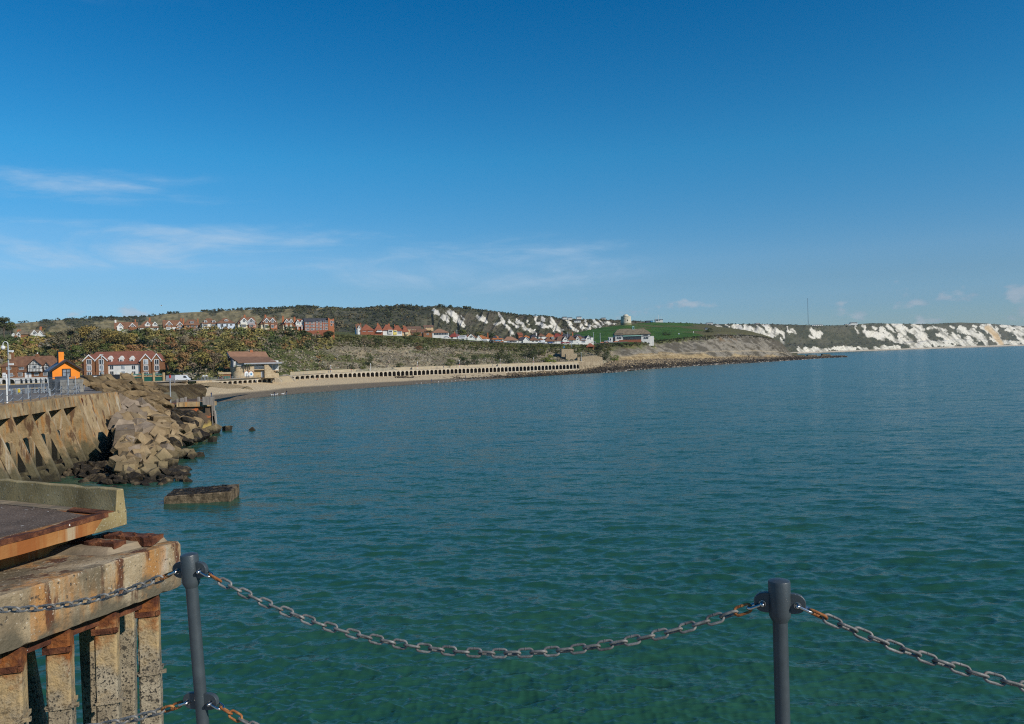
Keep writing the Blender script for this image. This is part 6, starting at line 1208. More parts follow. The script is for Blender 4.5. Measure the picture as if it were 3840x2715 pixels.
x0, _ = B.L(979, 1411, -2.0); x1, z1 = B.L(989, 1390, -2.0); B.p(MB().box(x0, x1, -2.1, -1.9, -.2, z1), 'door', 'grey_panel')
sx1, _ = B.L(1046, 1400, -3.6); mb = MB(); zh = dz + .6; mb.prism_y([(tx1, -.4), (sx1, -.4), (sx1, dz - 3.2), (tx1 + (sx1 - tx1) * .72, dz - 3.0), (tx1 + (sx1 - tx1) * .25, zh), (tx1, zh)], -3.6, 6); B.p(mb, 'stair_wall', 'rubble_stone')
B.p(MB().box(tx1 + .2, sx1 + .4, -2.2, 6.5, dz - 2.2, dz - 1.9), 'terrace_slab', 'rubble_stone'); xk, zk = B.L(942, 1312, 9); B.p(MB().box(xk - .6, xk + .6, 8.2, 9.8, rA.z - .6, zk), 'chimney', 'orange_brick')
lx0, lz1 = B.L(822, 1382, -1); B.p(MB().box(lx0, xl - .1, -1, 5, -1.4, dz - 2.9), 'left_terrace', 'brown_brick'); B.p(MB().box(lx0 - .5, xl - .1, -1.3, 5.2, dz - 2.88, dz - 2.1), 'terrace_parapet', 'rubble_stone'); B.win(lx0 + 1.6, xl - .6, -1.2, dz - 3.6, -1.02, cols=4, frame='brown_brick', glass='green_panel')
mb = MB()
for i in range(15): mb.box(xr_ + .1 + i * (tx1 - xr_) / 15, xr_ + .15 + i * (tx1 - xr_) / 15, -3.35, -3.3, dz - 1.25, dz - .25)
mb.box(xr_, tx1, -3.36, -3.29, dz - .25, dz - .18); B.p(mb, 'balcony_rail', 'galvanised')

# ---------------------------------------------- pavilion with green cupola, round tower, shelter
B = Bld('clifftop_pavilion', 'half timbered pavilion with hipped lichen roof and green copper cupola', 'pavilion', 2306, 1276, 745, 0); xe, _ = B.L(2440, 1272); _, ZE = B.L(2370, 1252); _, ZR = B.L(2370, 1233, 6); s0_ = xe
B.p(MB().box(0, xe, 1.5, 13, -6, ZE), 'wall', 'white_render'); B.p(roof_hip(MB(), 0, xe, 0, 13, ZE, ZR, .6, 5.0, 5.0), 'roof', 'lichen_tile')
for pxl, pxr in ((2306, 2335), (2404, 2439)):
    x0, z1 = B.L(pxl, 1249); x1, _ = B.L(pxr, 1249); _, zb = B.L(pxl, 1277); w_ = B.p(MB().hexa([(x0 - .4, 0, -6), (x1 + .2, 0, -6), (x1 + .2, 4, -6), (x0 - .4, 4, -6)], [(x0 + .4, .2, z1), (x1 - .4, .2, z1), (x1 - .4, 4, z1), (x0 + .4, 4, z1)]), 'timbered_wing', 'white_render')
    B.p(roof_hip(MB(), x0, x1, .2, 8, z1, z1 + 3.0, .6, 2.8, 2.8), 'wing_roof', 'lichen_tile', w_); xm = (x0 + x1) / 2; B.win(xm - 1.9, xm + 1.9, z1 - 2.6, z1 - .5, -.05, cols=2, frame='blue_grey_steel', par=w_)
    mb = MB()
    for i in range(9):
        x = x0 + .2 + (x1 - x0 - .4) * i / 8
        if abs(x - xm) > 2.0: mb.box(x - .06, x + .06, -.02 - .03, .3, z1 - 3.0, z1)
    mb.box(x0, x1, -.08, .2, z1 - 3.2, z1 - 3.0); B.p(mb, 'timber_frame', 'blue_grey_steel', w_)
    for k in (-1.6, .1, 1.4): B.win(xm + k, xm + k + .9, z1 - 5.4, z1 - 3.7, -.30, cols=1, frame='blue_grey_steel', par=w_)
x0, z1 = B.L(2336, 1252, .8); x1, z0 = B.L(2404, 1260, .8); B.p(MB().hexa([(x0, -.6, z0), (x1, -.6, z0), (x1, 3, z1 - .1), (x0, 3, z1 - .1)], [(x0, -.6, z0 + .2), (x1, -.6, z0 + .2), (x1, 3, z1 + .1), (x0, 3, z1 + .1)]), 'copper_canopy', 'copper_green'); _, zb = B.L(2370, 1272, .8)
B.win(x0 + .3, x1 - .3, zb, z0 - .1, .4, cols=9, frame='blue_grey_steel', glass='dark_glass', name='glass_front'); B.p(MB().box(x0 - 4, x1 - .3, -1.6, -1.2, -6, zb - .5), 'brick_wall', 'red_brick')
x, z1 = B.L(2374, 1224, 6.5); _, z0 = B.L(2374, 1238, 6.5); c_ = B.p(MB().box(x - .95, x + .95, 5.5, 7.5, z0 - .5, z1 - .4), 'cupola', 'copper_green'); B.p(roof_hip(MB(), x - 1.0, x + 1.0, 5.5, 7.5, z1 - .4, z1 + .3, .3, .9, .9), 'cupola_roof', 'copper_green', c_); B.p(MB().box(x - .4, x + .4, 5.42, 5.5, z0 + .8, z1 - 1), 'louvre', 'dark_panel', c_)
x, z1 = B.L(2446, 1260, 1); B.p(MB().box(xe, xe + 3.2, 1, 7, -6, z1), 'side_annexe', 'white_render')
house('flat_roofed_kiosk', 'small white flat roofed kiosk at the left end of the pavilion', 2284, 2298, 1281, 1265, 1264, 735, 0, 6, 'white_render', 'white_render', 0, 0, [('box', 'doorway', 2287, 1269, 2292, 1276, -.1, .1, 'dark_panel'), ('box', 'annexe', 2298, 1264, 2308, 1278, .5, 6, 'dark_panel')], cat='kiosk')
tb = pt(2347.5, 1216, 995); k = 995 / F; tw = empty('round_tower', tb, 0, 'squat round white stone tower with low dome on top of the green hill', 'tower')
mat('tower_stone', [(0.25, (0.38, 0.33, 0.23)), (0.5, (0.56, 0.51, 0.40)), (0.75, (0.66, 0.62, 0.52))], .4, .95, .3, 2, zband=((0.20, 0.19, 0.10), tb.z + 2.2, tb.z + 1.0, .5), streak=((0.36, 0.30, 0.20), (.6, .6, .1), .52, .64, .7))
hh = 29 * k; MB().lathe([(20.6 * k, -6), (20.4 * k, 0), (18.4 * k, hh - .5), (18.9 * k, hh - .3), (18.9 * k, hh + .2), (15 * k, hh + .2), (15 * k, hh - .6), (.1, hh - .6)], 48).build('wall', M['tower_stone'], tw, True)
MB().lathe([(10.8 * k, hh - .6), (10.6 * k, hh + .9), (9.2 * k, hh + 1.6), (6 * k, hh + 2.5), (.1, hh + 2.9)], 32).build('dome', M['tower_stone'], tw, True)
MB().box(3.0 * k, 5.2 * k, -20.2 * k, -18 * k, hh * .42, hh * .58).build('window', M['dark_panel'], tw); MB().box(-9 * k, -7.4 * k, -18.6 * k, -16.6 * k, hh * .74, hh * .82).build('window', M['dark_panel'], tw)
B = Bld('cliff_shelter', 'open shelter with red tiled hipped roof on brick pillars at the cliff edge', 'shelter', 2200, 1308, 655, 0); xe, _ = B.L(2229, 1308); _, ze = B.L(2215, 1297); _, zr = B.L(2215, 1287, 2.5)
for x in (.4, xe - .5):
    for y in (.2, 4.6): B.p(MB().box(x - .3, x + .3, y - .3, y + .3, -4, ze), 'pillar', 'orange_brick')
B.p(MB().box(.2, xe - .2, 4.4, 4.8, -4, ze - .1), 'rear_wall', 'brown_brick'); B.p(roof_hip(MB(), 0, xe, 0, 5, ze, zr, .6, 2.4, 2.4), 'roof', 'red_tile'); B.p(MB().box(0, xe, -.3, 5, -4, -.4), 'base', 'sandstone')
B = house('signal_hut', 'low white and dark hut with flat roof on the crest of the green hill', 2458, 2486, 1207, 1199, 1197.5, 1098, 0, 7, 'white_render', 'slate_tile', 0, 0, [('box', 'dark_front', 2458, 1199.5, 2474, 1203, -.3, .1, 'blue_grey_steel')], cat='hut')
house('signal_hut', 'low blue hut on the crest left of the masts', 2424, 2448, 1209, 1203, 1202, 1090, 0, 5, 'blue_grey_steel', 'slate_tile', 0, 0, [('box', 'blue_door', 2440, 1202.5, 2447, 1208, -.3, .1, 'blue_paint')], cat='hut')
for px, yb, yt, w, lb in ((2459.5, 1210, 1190, 1.6, 'short white flagpole on the green hill'), (2469.5, 1206, 1180, 1.6, 'tallest of the white masts beside the hut on the green hill'), (2479, 1203, 1184, 1.2, 'thin white mast rising from the hut roof')): lamp_mast(px, yb, yt, 1085, w, lb, name='mast', m_='white_metal', cat='mast', group='masts on the green hill')
r_, h_, k_ = lamp_mast(3031, 1222, 1118, 2610, 1.5, 'very tall thin lattice mast standing on the far cliff top', name='radio_mast', m_='blue_grey_steel', cat='mast')
# ------------------------------------------------------------------ trees and scrub
def leaf_cloud(C, Rr, n, size, rs, squash=0.8, shell=0.55):
    """n leaf quads around each of many centres C (k,3) with radii Rr (k,) -> verts, faces, index of the centre"""
    k = len(C); N = k * n; idx = np.repeat(np.arange(k), n)
    d = rs.normal(size=(N, 3)); d /= np.linalg.norm(d, axis=1)[:, None]; d[:, 2] = np.where(d[:, 2] < -0.35, -d[:, 2], d[:, 2])
    rad = Rr[idx] * (shell + (1 - shell) * rs.uniform(0, 1, N)) * (1 + 0.25 * rs.normal(size=N)).clip(.55, 1.35)
    P = C[idx] + d * rad[:, None] * np.array([1, 1, squash])
    u = rs.normal(size=(N, 3)); u -= d * (u * d).sum(1)[:, None] * 0.75; u /= np.linalg.norm(u, axis=1)[:, None]
    v = np.cross(d + 0.32 * rs.normal(size=(N, 3)) + np.array([.10, -.12, .16]), u); v /= np.linalg.norm(v, axis=1)[:, None] + 1e-9
    s = (size * rs.uniform(.6, 1.4, N))[:, None] if np.isscalar(size) else (size[idx] * rs.uniform(.6, 1.4, N))[:, None]
    V = np.stack([P - u * s - v * s * .55, P + u * s * .2 - v * s * .75, P + u * s + v * s * .4, P - u * s * .25 + v * s * .75], 1).reshape(-1, 3)
    return V, np.arange(N * 4).reshape(-1, 4), idx
def leaf_material(name, use_obj):
    m = bpy.data.materials.new(name); m.use_nodes = True; q = G(m.node_tree); b = m.node_tree.nodes['Principled BSDF']
    a = q.n('ShaderNodeObjectInfo').outputs['Color'] if use_obj else q.n('ShaderNodeAttribute', attribute_name='tint').outputs['Color']
    p = q.n('ShaderNodeNewGeometry'); f = q.mr(q.noise(p.outputs['Position'], 0.9, 4, 0.65), 0.3, 0.7, 0.6, 1.4)
    q.link(q.n('ShaderNodeVectorMath', operation='SCALE', ins={0: a, 'Scale': f}).outputs[0], b.inputs['Base Color']); b.inputs['Roughness'].default_value = 0.9; b.inputs['Specular IOR Level'].default_value = 0.1
    return m
LEAF_O, LEAF_A = leaf_material('leaves', True), leaf_material('scrub_leaves', False)
mat('bark', [(0.3, (0.06, 0.045, 0.03)), (0.7, (0.13, 0.105, 0.08))], 2.0, 0.95)
PAL = dict(olive=(0.166, 0.146, 0.052), green=(0.101, 0.120, 0.036), russet=(0.227, 0.127, 0.055), brown=(0.176, 0.140, 0.086), gold=(0.234, 0.182, 0.057), dark=(0.055, 0.068, 0.029), lime=(0.156, 0.202, 0.026), grey=(0.215, 0.185, 0.130))
# tree prototypes: a crown of several leafy masses over a forked trunk, one unit tall
def tree_proto(seed, wide=0.42, low=0.12):
    rs = np.random.default_rng(seed); n = 13; C = []
    for i in range(n):
        a = rs.uniform(0, 6.28); rr_ = wide * math.sqrt(rs.uniform(0, 1)) * .72; z = rs.uniform(low + .12, .84); rr_ *= 1 - .55 * max(0, (z - .5) / .5); C.append((rr_ * math.cos(a), rr_ * math.sin(a), z))
    C = np.array(C); V, Fc, idx = leaf_cloud(C, rs.uniform(.13, .22, n) * wide / .42, 95, .030, rs)
    me = npmesh('crown', V, Fc, LEAF_O).data; mb = MB(); mb.tube([(0, 0, -.12), (.01, 0, .12), (-.01, .01, .3), (.02, 0, .6)], [.030, .024, .018, .006], 7)
    for i in range(5): mb.tube([(0, 0, .16 + .06 * i), tuple(Vector(C[i]) * .55 + Vector((0, 0, .12))), tuple(C[i])], [.014, .009, .003], 5)
    tr = mb.build('trunk', M['bark']).data
    return me, tr
def purge(nm):
    for o in list(COL.objects):
        if o.type == 'MESH' and o.parent is None and o.name.split('.')[0] == nm: bpy.data.objects.remove(o)
PROT = [tree_proto(i, w, l) for i, (w, l) in enumerate(((.42, .1), (.5, .05), (.46, .15), (.55, .0), (.38, .2), (.6, 0.0)))]
SHRUB = [tree_proto(20 + i, .72, -.1) for i in range(3)]
purge('crown'); purge('trunk')
rt = random.Random(3)
def tree(px, yt, yb, w, col, label, name='tree', cat='tree', group=None, loc=None, D=None):
    b = Vector(loc) if loc is not None else (pt(px, yb, D) if D else land_px(px, yb)); h = max(1.2, (yb - yt) * b.y / F); w_ = w * b.y / F
    r = empty(name, b, rt.uniform(0, 6.28), label, cat, group); cm, tm = rt.choice(SHRUB if name == 'shrub' else PROT)
    bw = 1.5 if name == 'shrub' else .96
    for nm, me in (('crown', cm), ('trunk', tm)):
        o = bpy.data.objects.new(nm, me); COL.objects.link(o); o.parent = r; o.scale = (w_ / bw, w_ / bw, h); c = PAL[col]; j = rt.uniform(.85, 1.15)
        if nm == 'crown': o.color = (c[0] * j * rt.uniform(.9, 1.1), c[1] * j, c[2] * j, 1)
    return r
GTR = 'autumn trees on the wooded bank'
T = [(14, 1186, 1268, 92, 'dark', 'tall dark green tree towering at the harbour end of the hillside'), (42, 1205, 1262, 50, 'green', 'mid green tree leaning out beside the tallest dark tree'),
 (180, 1226, 1290, 60, 'olive', 'olive tree right of the white gabled house among treetops'), (225, 1238, 1320, 80, 'brown', 'bare looking brown tree above the half timbered terrace'), (268, 1226, 1300, 80, 'brown', 'brown tree with twiggy crown above the orange house'), (300, 1222, 1282, 60, 'olive', 'olive crowned tree on the skyline of the wooded bank'), (332, 1212, 1290, 78, 'gold', 'gold tinged tree at the highest point of the wooded bank'), (365, 1222, 1300, 66, 'brown', 'brown tree behind the apartment roof, below the golden one'), (398, 1221, 1300, 70, 'olive', 'olive tree just before the first white cliff top house'), (425, 1238, 1310, 66, 'gold', 'golden tree standing below the first white cliff top house'), (462, 1240, 1310, 70, 'olive', 'olive green tree below the first pair of white gables'), (497, 1244, 1305, 54, 'gold', 'yellow green tree below the brick gable house'), (556, 1226, 1300, 74, 'olive', 'big olive tree that half hides the house with central chimney'), (600, 1222, 1290, 58, 'gold', 'golden tree reaching over the curved gable house'), (340, 1268, 1345, 80, 'olive', 'broad olive tree behind the apartment roof ridge'), (290, 1285, 1360, 70, 'green', 'green tree between orange house and apartments'), (400, 1285, 1345, 70, 'green', 'bright green tree over the white middle of the apartments'), (445, 1282, 1350, 66, 'gold', 'golden tree over the right hand half of the apartment roof'), (490, 1290, 1350, 62, 'russet', 'russet tree at the right end of the apartment roof'), (240, 1300, 1372, 60, 'dark', 'dark green tree behind the orange chimney'), (200, 1310, 1370, 56, 'olive', 'olive tree behind the half timbered roof ridge'), (560, 1262, 1318, 60, 'olive', 'olive tree on the bank with a pale bare trunk below it'), (640, 1262, 1325, 66, 'russet', 'russet autumn tree high on the bank'), (690, 1250, 1310, 64, 'brown', 'brown tree high on the bank below the brick hipped house'), (730, 1268, 1325, 70, 'russet', 'bright rust coloured tree in the middle of the bank'), (770, 1254, 1318, 64, 'olive', 'olive tree below the two tower dormers'), (820, 1262, 1322, 70, 'green', 'green tree below the pale blue house'), (870, 1246, 1312, 74, 'olive', 'olive tree below the grey gable house pair'), (905, 1240, 1296, 54, 'brown', 'brown bush like tree hiding the corner of the cream house'), (640, 1318, 1400, 72, 'gold', 'golden tree standing alone above the slipway'), (686, 1318, 1408, 88, 'russet', 'largest round golden brown tree left of the restaurant'), (752, 1310, 1400, 92, 'gold', 'round golden tree nearest the restaurant gable'), (650, 1350, 1412, 60, 'green', 'bright green tree between the two golden ones'), (800, 1318, 1392, 62, 'brown', 'brown leafless tree behind the restaurant roof'), (845, 1330, 1390, 52, 'gold', 'small yellow tree tucked against the restaurant gable'), (620, 1385, 1415, 60, 'dark', 'low dark green thicket at the foot of the golden trees'), (1270, 1196, 1262, 72, 'brown', 'wide brown tree at the right end of the brick flats'), (1235, 1238, 1275, 50, 'dark', 'dark green tree in front of the brick flats end wing'), (1090, 1222, 1262, 66, 'dark', 'dense dark green tree hiding the narrow cream house'), (1140, 1238, 1270, 54, 'dark', 'dark tree in front of the white bays'), (1185, 1240, 1275, 60, 'green', 'green tree along the hedge under the brick flats'), (1330, 1236, 1275, 56, 'dark', 'dark tree left of the red roofed houses'), (1565, 1244, 1266, 40, 'olive', 'small olive tree left of the wide white building'), (1735, 1226, 1262, 60, 'green', 'green tree behind the caravan'), (1800, 1228, 1262, 54, 'olive', 'olive tree behind the orange roofed bungalow'), (1655, 1216, 1246, 62, 'olive', 'olive tree behind the wide white building'), (1610, 1222, 1248, 44, 'dark', 'dark tree in the valley dip'), (2118, 1238, 1266, 36, 'dark', 'round dark tree at the foot of the green hill'), (1840, 1232, 1262, 50, 'dark', 'dark pine like tree below the long chalk streak')]
for a in T: tree(*a, group=GTR if a[0] < 1300 else 'trees among the cliff top bungalows')
GSH = 'shrubs on the beach slope'
Sh = [(1388, 1326, 1372, 44, 'dark', 'tall dark shrub on the bare sandy scar'), (1318, 1358, 1384, 30, 'dark', 'small dark shrub near the foot of the sandy scar'), (1362, 1362, 1388, 36, 'green', 'low green shrub beside the promenade under the tall dark shrub'), (1690, 1352, 1376, 62, 'green', 'wide low green shrub just above the arches'), (1740, 1338, 1372, 66, 'dark', 'slanting dark shrub above the arches, two lamp posts along'), (1780, 1330, 1366, 44, 'dark', 'dark shrub trailing down from the slanting one'), (1880, 1308, 1348, 56, 'dark', 'dark ivy like shrub hanging below the white bungalows'), (1905, 1318, 1362, 44, 'dark', 'dark shrub running down to the promenade wall'), (1985, 1286, 1338, 80, 'dark', 'big dark bushy shrub in front of the gabled bungalow'), (2020, 1285, 1332, 70, 'green', 'bushy green shrub in front of the white van'), (2000, 1310, 1346, 56, 'dark', 'dark shrub under the big bushy pair'), (2085, 1296, 1332, 66, 'dark', 'rounded dark shrub left of the stone stair block'), (2110, 1316, 1348, 44, 'lime', 'bright green shrub against the stone stair block'), (2060, 1330, 1358, 60, 'lime', 'bright green patch of shrub at the wall foot'), (2175, 1310, 1340, 36, 'green', 'green shrub right of the stone stair block'), (2248, 1290, 1335, 54, 'dark', 'dark shrub right of the red roofed shelter'), (2275, 1306, 1352, 56, 'dark', 'dark trailing shrub at the end of the sea wall'), (2305, 1330, 1356, 48, 'lime', 'bright green shrub where the sandstone cliff begins'), (1570, 1296, 1312, 46, 'russet', 'rusty brown shrub half way up the slope'), (1600, 1292, 1316, 44, 'green', 'green shrub high on the middle of the slope'), (1420, 1268, 1294, 60, 'dark', 'dark shrub band below the peach house'), (1380, 1262, 1294, 60, 'brown', 'brown shrub below the brick balcony house'), (1500, 1366, 1382, 50, 'green', 'flat green shrub at the promenade below the bare grass'), (2470, 1246, 1262, 40, 'dark', 'dark gorse bush right of the cupola pavilion'), (2500, 1244, 1258, 44, 'dark', 'dark gorse bush beside the yellow ball'), (2620, 1222, 1242, 60, 'dark', 'dark thicket at the edge of the green hill'), (2660, 1226, 1246, 40, 'dark', 'dark bush by the small white hut on the headland')]
for a in Sh: tree(*a, name='shrub', cat='shrub', group=GSH)
GLM = 'bright green round bushes on the harbour bank'
for px, yt, yb, w, lb in ((57, 1258, 1282, 28, 'round lime bush highest beside the brown house roofs'), (84, 1272, 1296, 28, 'large round lime bush below the brown roofs'), (120, 1278, 1302, 26, 'round lime bush left of the middle of the bank'), (130, 1258, 1276, 22, 'small lime bush under the white gabled house'), (146, 1270, 1290, 20, 'lime bush nearest the brown thicket'), (162, 1262, 1274, 20, 'flat yellow green bush at the end of the lime row'), (116, 1308, 1330, 26, 'lime bush just above the half timbered roof')): tree(px, yt, yb, w, 'lime', lb, name='shrub', cat='shrub', group=GLM)
# palm at the cliff top and two by the restaurant
def palm(px, yt, yb, w, label, loc):
    r = empty('palm_tree', loc, 0, label, 'palm tree', 'palms'); h = (yb - yt) * loc.y / F; L_ = w / 2 * loc.y / F; rs = np.random.default_rng(int(px)); MB().lathe([(.22, -1), (.16, h * .6)], 8).build('trunk', M['bark'], r); mb = MB()
    for i in range(34):
        a = rs.uniform(0, 6.28); e = rs.uniform(-.2, 1.2); p0 = Vector((0, 0, h * .6)); d = Vector((math.cos(a), math.sin(a), 0)); sd_ = Vector((-d.y, d.x, 0)) * L_ * .09
        p1 = p0 + d * L_ * .55 + Vector((0, 0, L_ * .45 * e)); p2 = p0 + d * L_ + Vector((0, 0, L_ * (.35 * e - .25))); mb.add([p0 - sd_ * .3, p0 + sd_ * .3, p1 + sd_, p2, p1 - sd_], [(0, 1, 2, 3, 4)])
    o = mb.build('crown', LEAF_O, r); o.color = (*PAL['green'], 1)
palm(1005, 1222, 1240, 26, 'spiky palm in front of the tile hung house pair', pt(1005, 1240, 464)); palm(921, 1364, 1378, 22, 'palm on the restaurant terrace, nearer the canopy end', pt(921, 1378, 333)); palm(936, 1364, 1378, 20, 'palm on the restaurant terrace, beside the white hall', pt(936, 1378, 334)); palm(884, 1371, 1379, 18, 'small palm on the restaurant terrace by the grey gable', pt(884, 1379, 333))
# ---- uncountable scrub
def scatter_scrub():
    rs = np.random.default_rng(17); C, Rr, Cl, Sz = [], [], [], []
    def add(px, t, r, cols, jit=.25):
        p = land_at(px, t); n = len(px); C.append(p + np.c_[rs.normal(0, 1, n), rs.normal(0, 1, n), r * .25]); Rr.append(r); c = cols * rs.uniform(1 - jit, 1 + jit, (n, 1)) * rs.uniform(.93, 1.07, (n, 3)); Cl.append(c); Sz.append(np.clip(r * .24, .22, .55))
    P = np.array([PAL[k] for k in ('olive', 'green', 'russet', 'brown', 'gold', 'dark', 'grey')])
    n = 5200; px = rs.uniform(-640, 1240, n); t = 1.0 + 1.98 * rs.uniform(0, 1, n) ** .9; f = fbm(px / 60, t * 2.2, 31, 4); g_ = fbm(px / 25, t * 4, 32, 4)
    k = np.where(f > .10, 4, np.where(f > .03, 0, np.where(f > -.03, 3, np.where(f > -.10, 1, 5)))); k = np.where((g_ > .17), 2, k); k = np.where(g_ < -.16, 6, k); k = np.where((px > 520) & (k == 4) & (rs.uniform(0, 1, n) < .5), 0, k)
    keep = ~((px > 1010) & (t < 2.1) & (rs.uniform(0, 1, n) < .93)); r = rs.uniform(1.0, 2.7, n) * np.where(px > 1000, .8, 1); add(px[keep], t[keep], r[keep], P[k[keep]])
    n = 2300; px = rs.uniform(1080, 2290, n); t = 2.25 + .68 * rs.uniform(0, 1, n); f = fbm(px / 40, t * 3, 33, 4); P2 = np.array([(.045, .052, .02), (.075, .08, .028), (.11, .095, .045), (.10, .108, .03)]); add(px, t, rs.uniform(.5, 1.35, n), P2[np.clip(((f + .25) * 8).astype(int), 0, 3)])
    n = 3300; px = rs.uniform(1000, 2290, n); t = 1.03 + 1.5 * rs.uniform(0, 1, n); f = fbm(px / 30, t * 4, 34, 4); P3 = np.array([(.09, .10, .036), (.20, .17, .105), (.29, .245, .17), (.33, .29, .215), (.17, .14, .09)]); add(px, t, rs.uniform(.35, 1.0, n), P3[np.clip(((f + .28) * 8.5).astype(int), 0, 4)])
    n = 900; px = rs.uniform(2240, 2900, n); t = 2.75 + .5 * rs.uniform(0, 1, n); f = fbm(px / 30, t * 3, 35, 4); P4 = np.array([(.03, .035, .015), (.06, .055, .025), (.10, .082, .04)]); add(px, t, rs.uniform(.5, 1.3, n), P4[np.clip(((f + .2) * 7).astype(int), 0, 2)])
    C, Rr, Cl, Sz = np.concatenate(C), np.concatenate(Rr), np.concatenate(Cl), np.concatenate(Sz); V, Fc, idx = leaf_cloud(C, Rr, 20, Sz * 1.08, rs, .75)
    o = npmesh('scrub', V, Fc, LEAF_A, False, np.repeat(Cl[idx], 4, 0)); tag(o, 'mixed autumn scrub and rough grass covering the slope', 'scrub', kind='stuff')
scatter_scrub()
def scatter_far():
    rs = np.random.default_rng(23); n0, m0 = HG.shape[:2]; C, Rr, Cl = [], [], []; N = 26000
    i = rs.integers(0, n0, N); j = rs.integers(8, m0 - 22, N); px = hpx[i]; t = ht[j]; p = HG[i, j]; ok = (HCH[i, j] < .2) & (HGZ[i, j] < rs.uniform(.1, .9, N)) & (px > -350) & (px < 4100) & (rs.uniform(0, 1, N) < np.where(px > 2400, .06, 1)) & ~((px > 2950) & (t < 1.3))
    i, j, px, t, p = i[ok], j[ok], px[ok], t[ok], p[ok]; r = rs.uniform(1.6, 4.6, len(px)) * np.clip(p[:, 1] / 1750, .7, 1.5) * np.where(px > 1560, .55, 1.0) * np.where(px < 1000, .7, 1)
    f = fbm(px / 45, t * 3, 71, 4) + rs.normal(0, .05, len(px)); P = np.array([(.036, .043, .020), (.052, .060, .027), (.072, .076, .034), (.10, .088, .040), (.12, .096, .045)]); c = P[np.clip(((f + .24) * 10).astype(int), 0, 4)] * rs.uniform(.75, 1.25, (len(px), 1))
    C.append(p + np.c_[np.zeros(len(px)), np.zeros(len(px)), r * .3]); Rr.append(r); Cl.append(c)
    n = 1500; i = rs.integers(0, n0, n); j = rs.integers(int((m0 - 1) * .79), int((m0 - 1) * .835), n); px = hpx[i]; dens = fbm(px / 60, px * 0, 72, 3) + np.where((px > 900) & (px < 1700), .25, 0); ok = (px > -300) & (px < 4000) & (dens > -.02); p = HG[i[ok], j[ok]]; r = rs.uniform(1.2, 4.2, ok.sum()) * np.where(px[ok] > 1800, .6, 1.0)
    C.append(p + np.c_[np.zeros((len(r), 2)), r * .5]); Rr.append(r); Cl.append(np.array([(.036, .045, .02)]) * rs.uniform(.8, 1.3, (len(r), 1)))
    C, Rr, Cl = np.concatenate(C), np.concatenate(Rr), np.concatenate(Cl); V, Fc, idx = leaf_cloud(C, Rr, 11, Rr * .42, rs, .8)
    o = npmesh('hill_woods', V, Fc, LEAF_A, False, np.repeat(Cl[idx], 4, 0)); tag(o, 'dark woods and thorn scrub covering the far downs', 'woods', kind='stuff')
scatter_far()
def scatter_rocks():
    """loose broken rock along the foot of the wall and the headland"""
    rs = np.random.default_rng(29); n0, m0 = FG.shape[:2]; N = 6500; i = rs.integers(0, n0, N); j = (rs.uniform(.17, .86, N) * (m0 - 1)).astype(int); px = fpx[i]; p = FG[i, j]; s = rs.uniform(.2, .7, N) * np.clip(p[:, 1] / 560, .8, 1.3); ok = rs.uniform(0, 1, N) < np.where(px < 1700, .5, 1); i, j, px, p, s = i[ok], j[ok], px[ok], p[ok], s[ok]
    bm = bmesh.new(); bmesh.ops.create_icosphere(bm, subdivisions=1, radius=1.0); B0 = np.array([v.co[:] for v in bm.verts]); F0 = np.array([[v.index for v in f.verts] for f in bm.faces]); bm.free(); K = len(B0)
    V = B0[None] * rs.uniform(.75, 1.25, (len(s), K, 1)) * (s[:, None, None] * rs.uniform(.7, 1.4, (len(s), 1, 3)) * np.array([1.2, 1, .75])) + p[:, None, :] + np.array([0, 0, .1])
    t = ft[j]; f = t + .55 + rs.normal(0, .45, len(s)) - 1.2 * sstep(px, 2850, 3000); tan = np.array([(.22, .165, .10), (.32, .245, .15), (.15, .115, .075)])[rs.integers(0, 3, len(s))]; dk = np.array([(.032, .026, .018), (.055, .043, .03), (.085, .066, .045)])[rs.integers(0, 3, len(s))]; c = np.where((f > 2.9)[:, None], tan, dk); c = np.where(((t < 1.35) & (px > 2250) & (rs.uniform(0, 1, len(s)) < .5))[:, None], (.28, .245, .20), c) * rs.uniform(.75, 1.25, (len(s), 1))
    Fc = (F0[None] + (np.arange(len(s)) * K)[:, None, None]).reshape(-1, 3); rm = bpy.data.materials.new('shore_rock'); rm.use_nodes = True; attr_mat(rm, nscale=1.5, amt=.3)
    o = npmesh('shore_rocks', V.reshape(-1, 3), Fc, rm, False, np.repeat(c, K, 0)); tag(o, 'broken dark rocks along the foot of the sea wall and cliff', 'rocks', kind='stuff')
scatter_rocks()
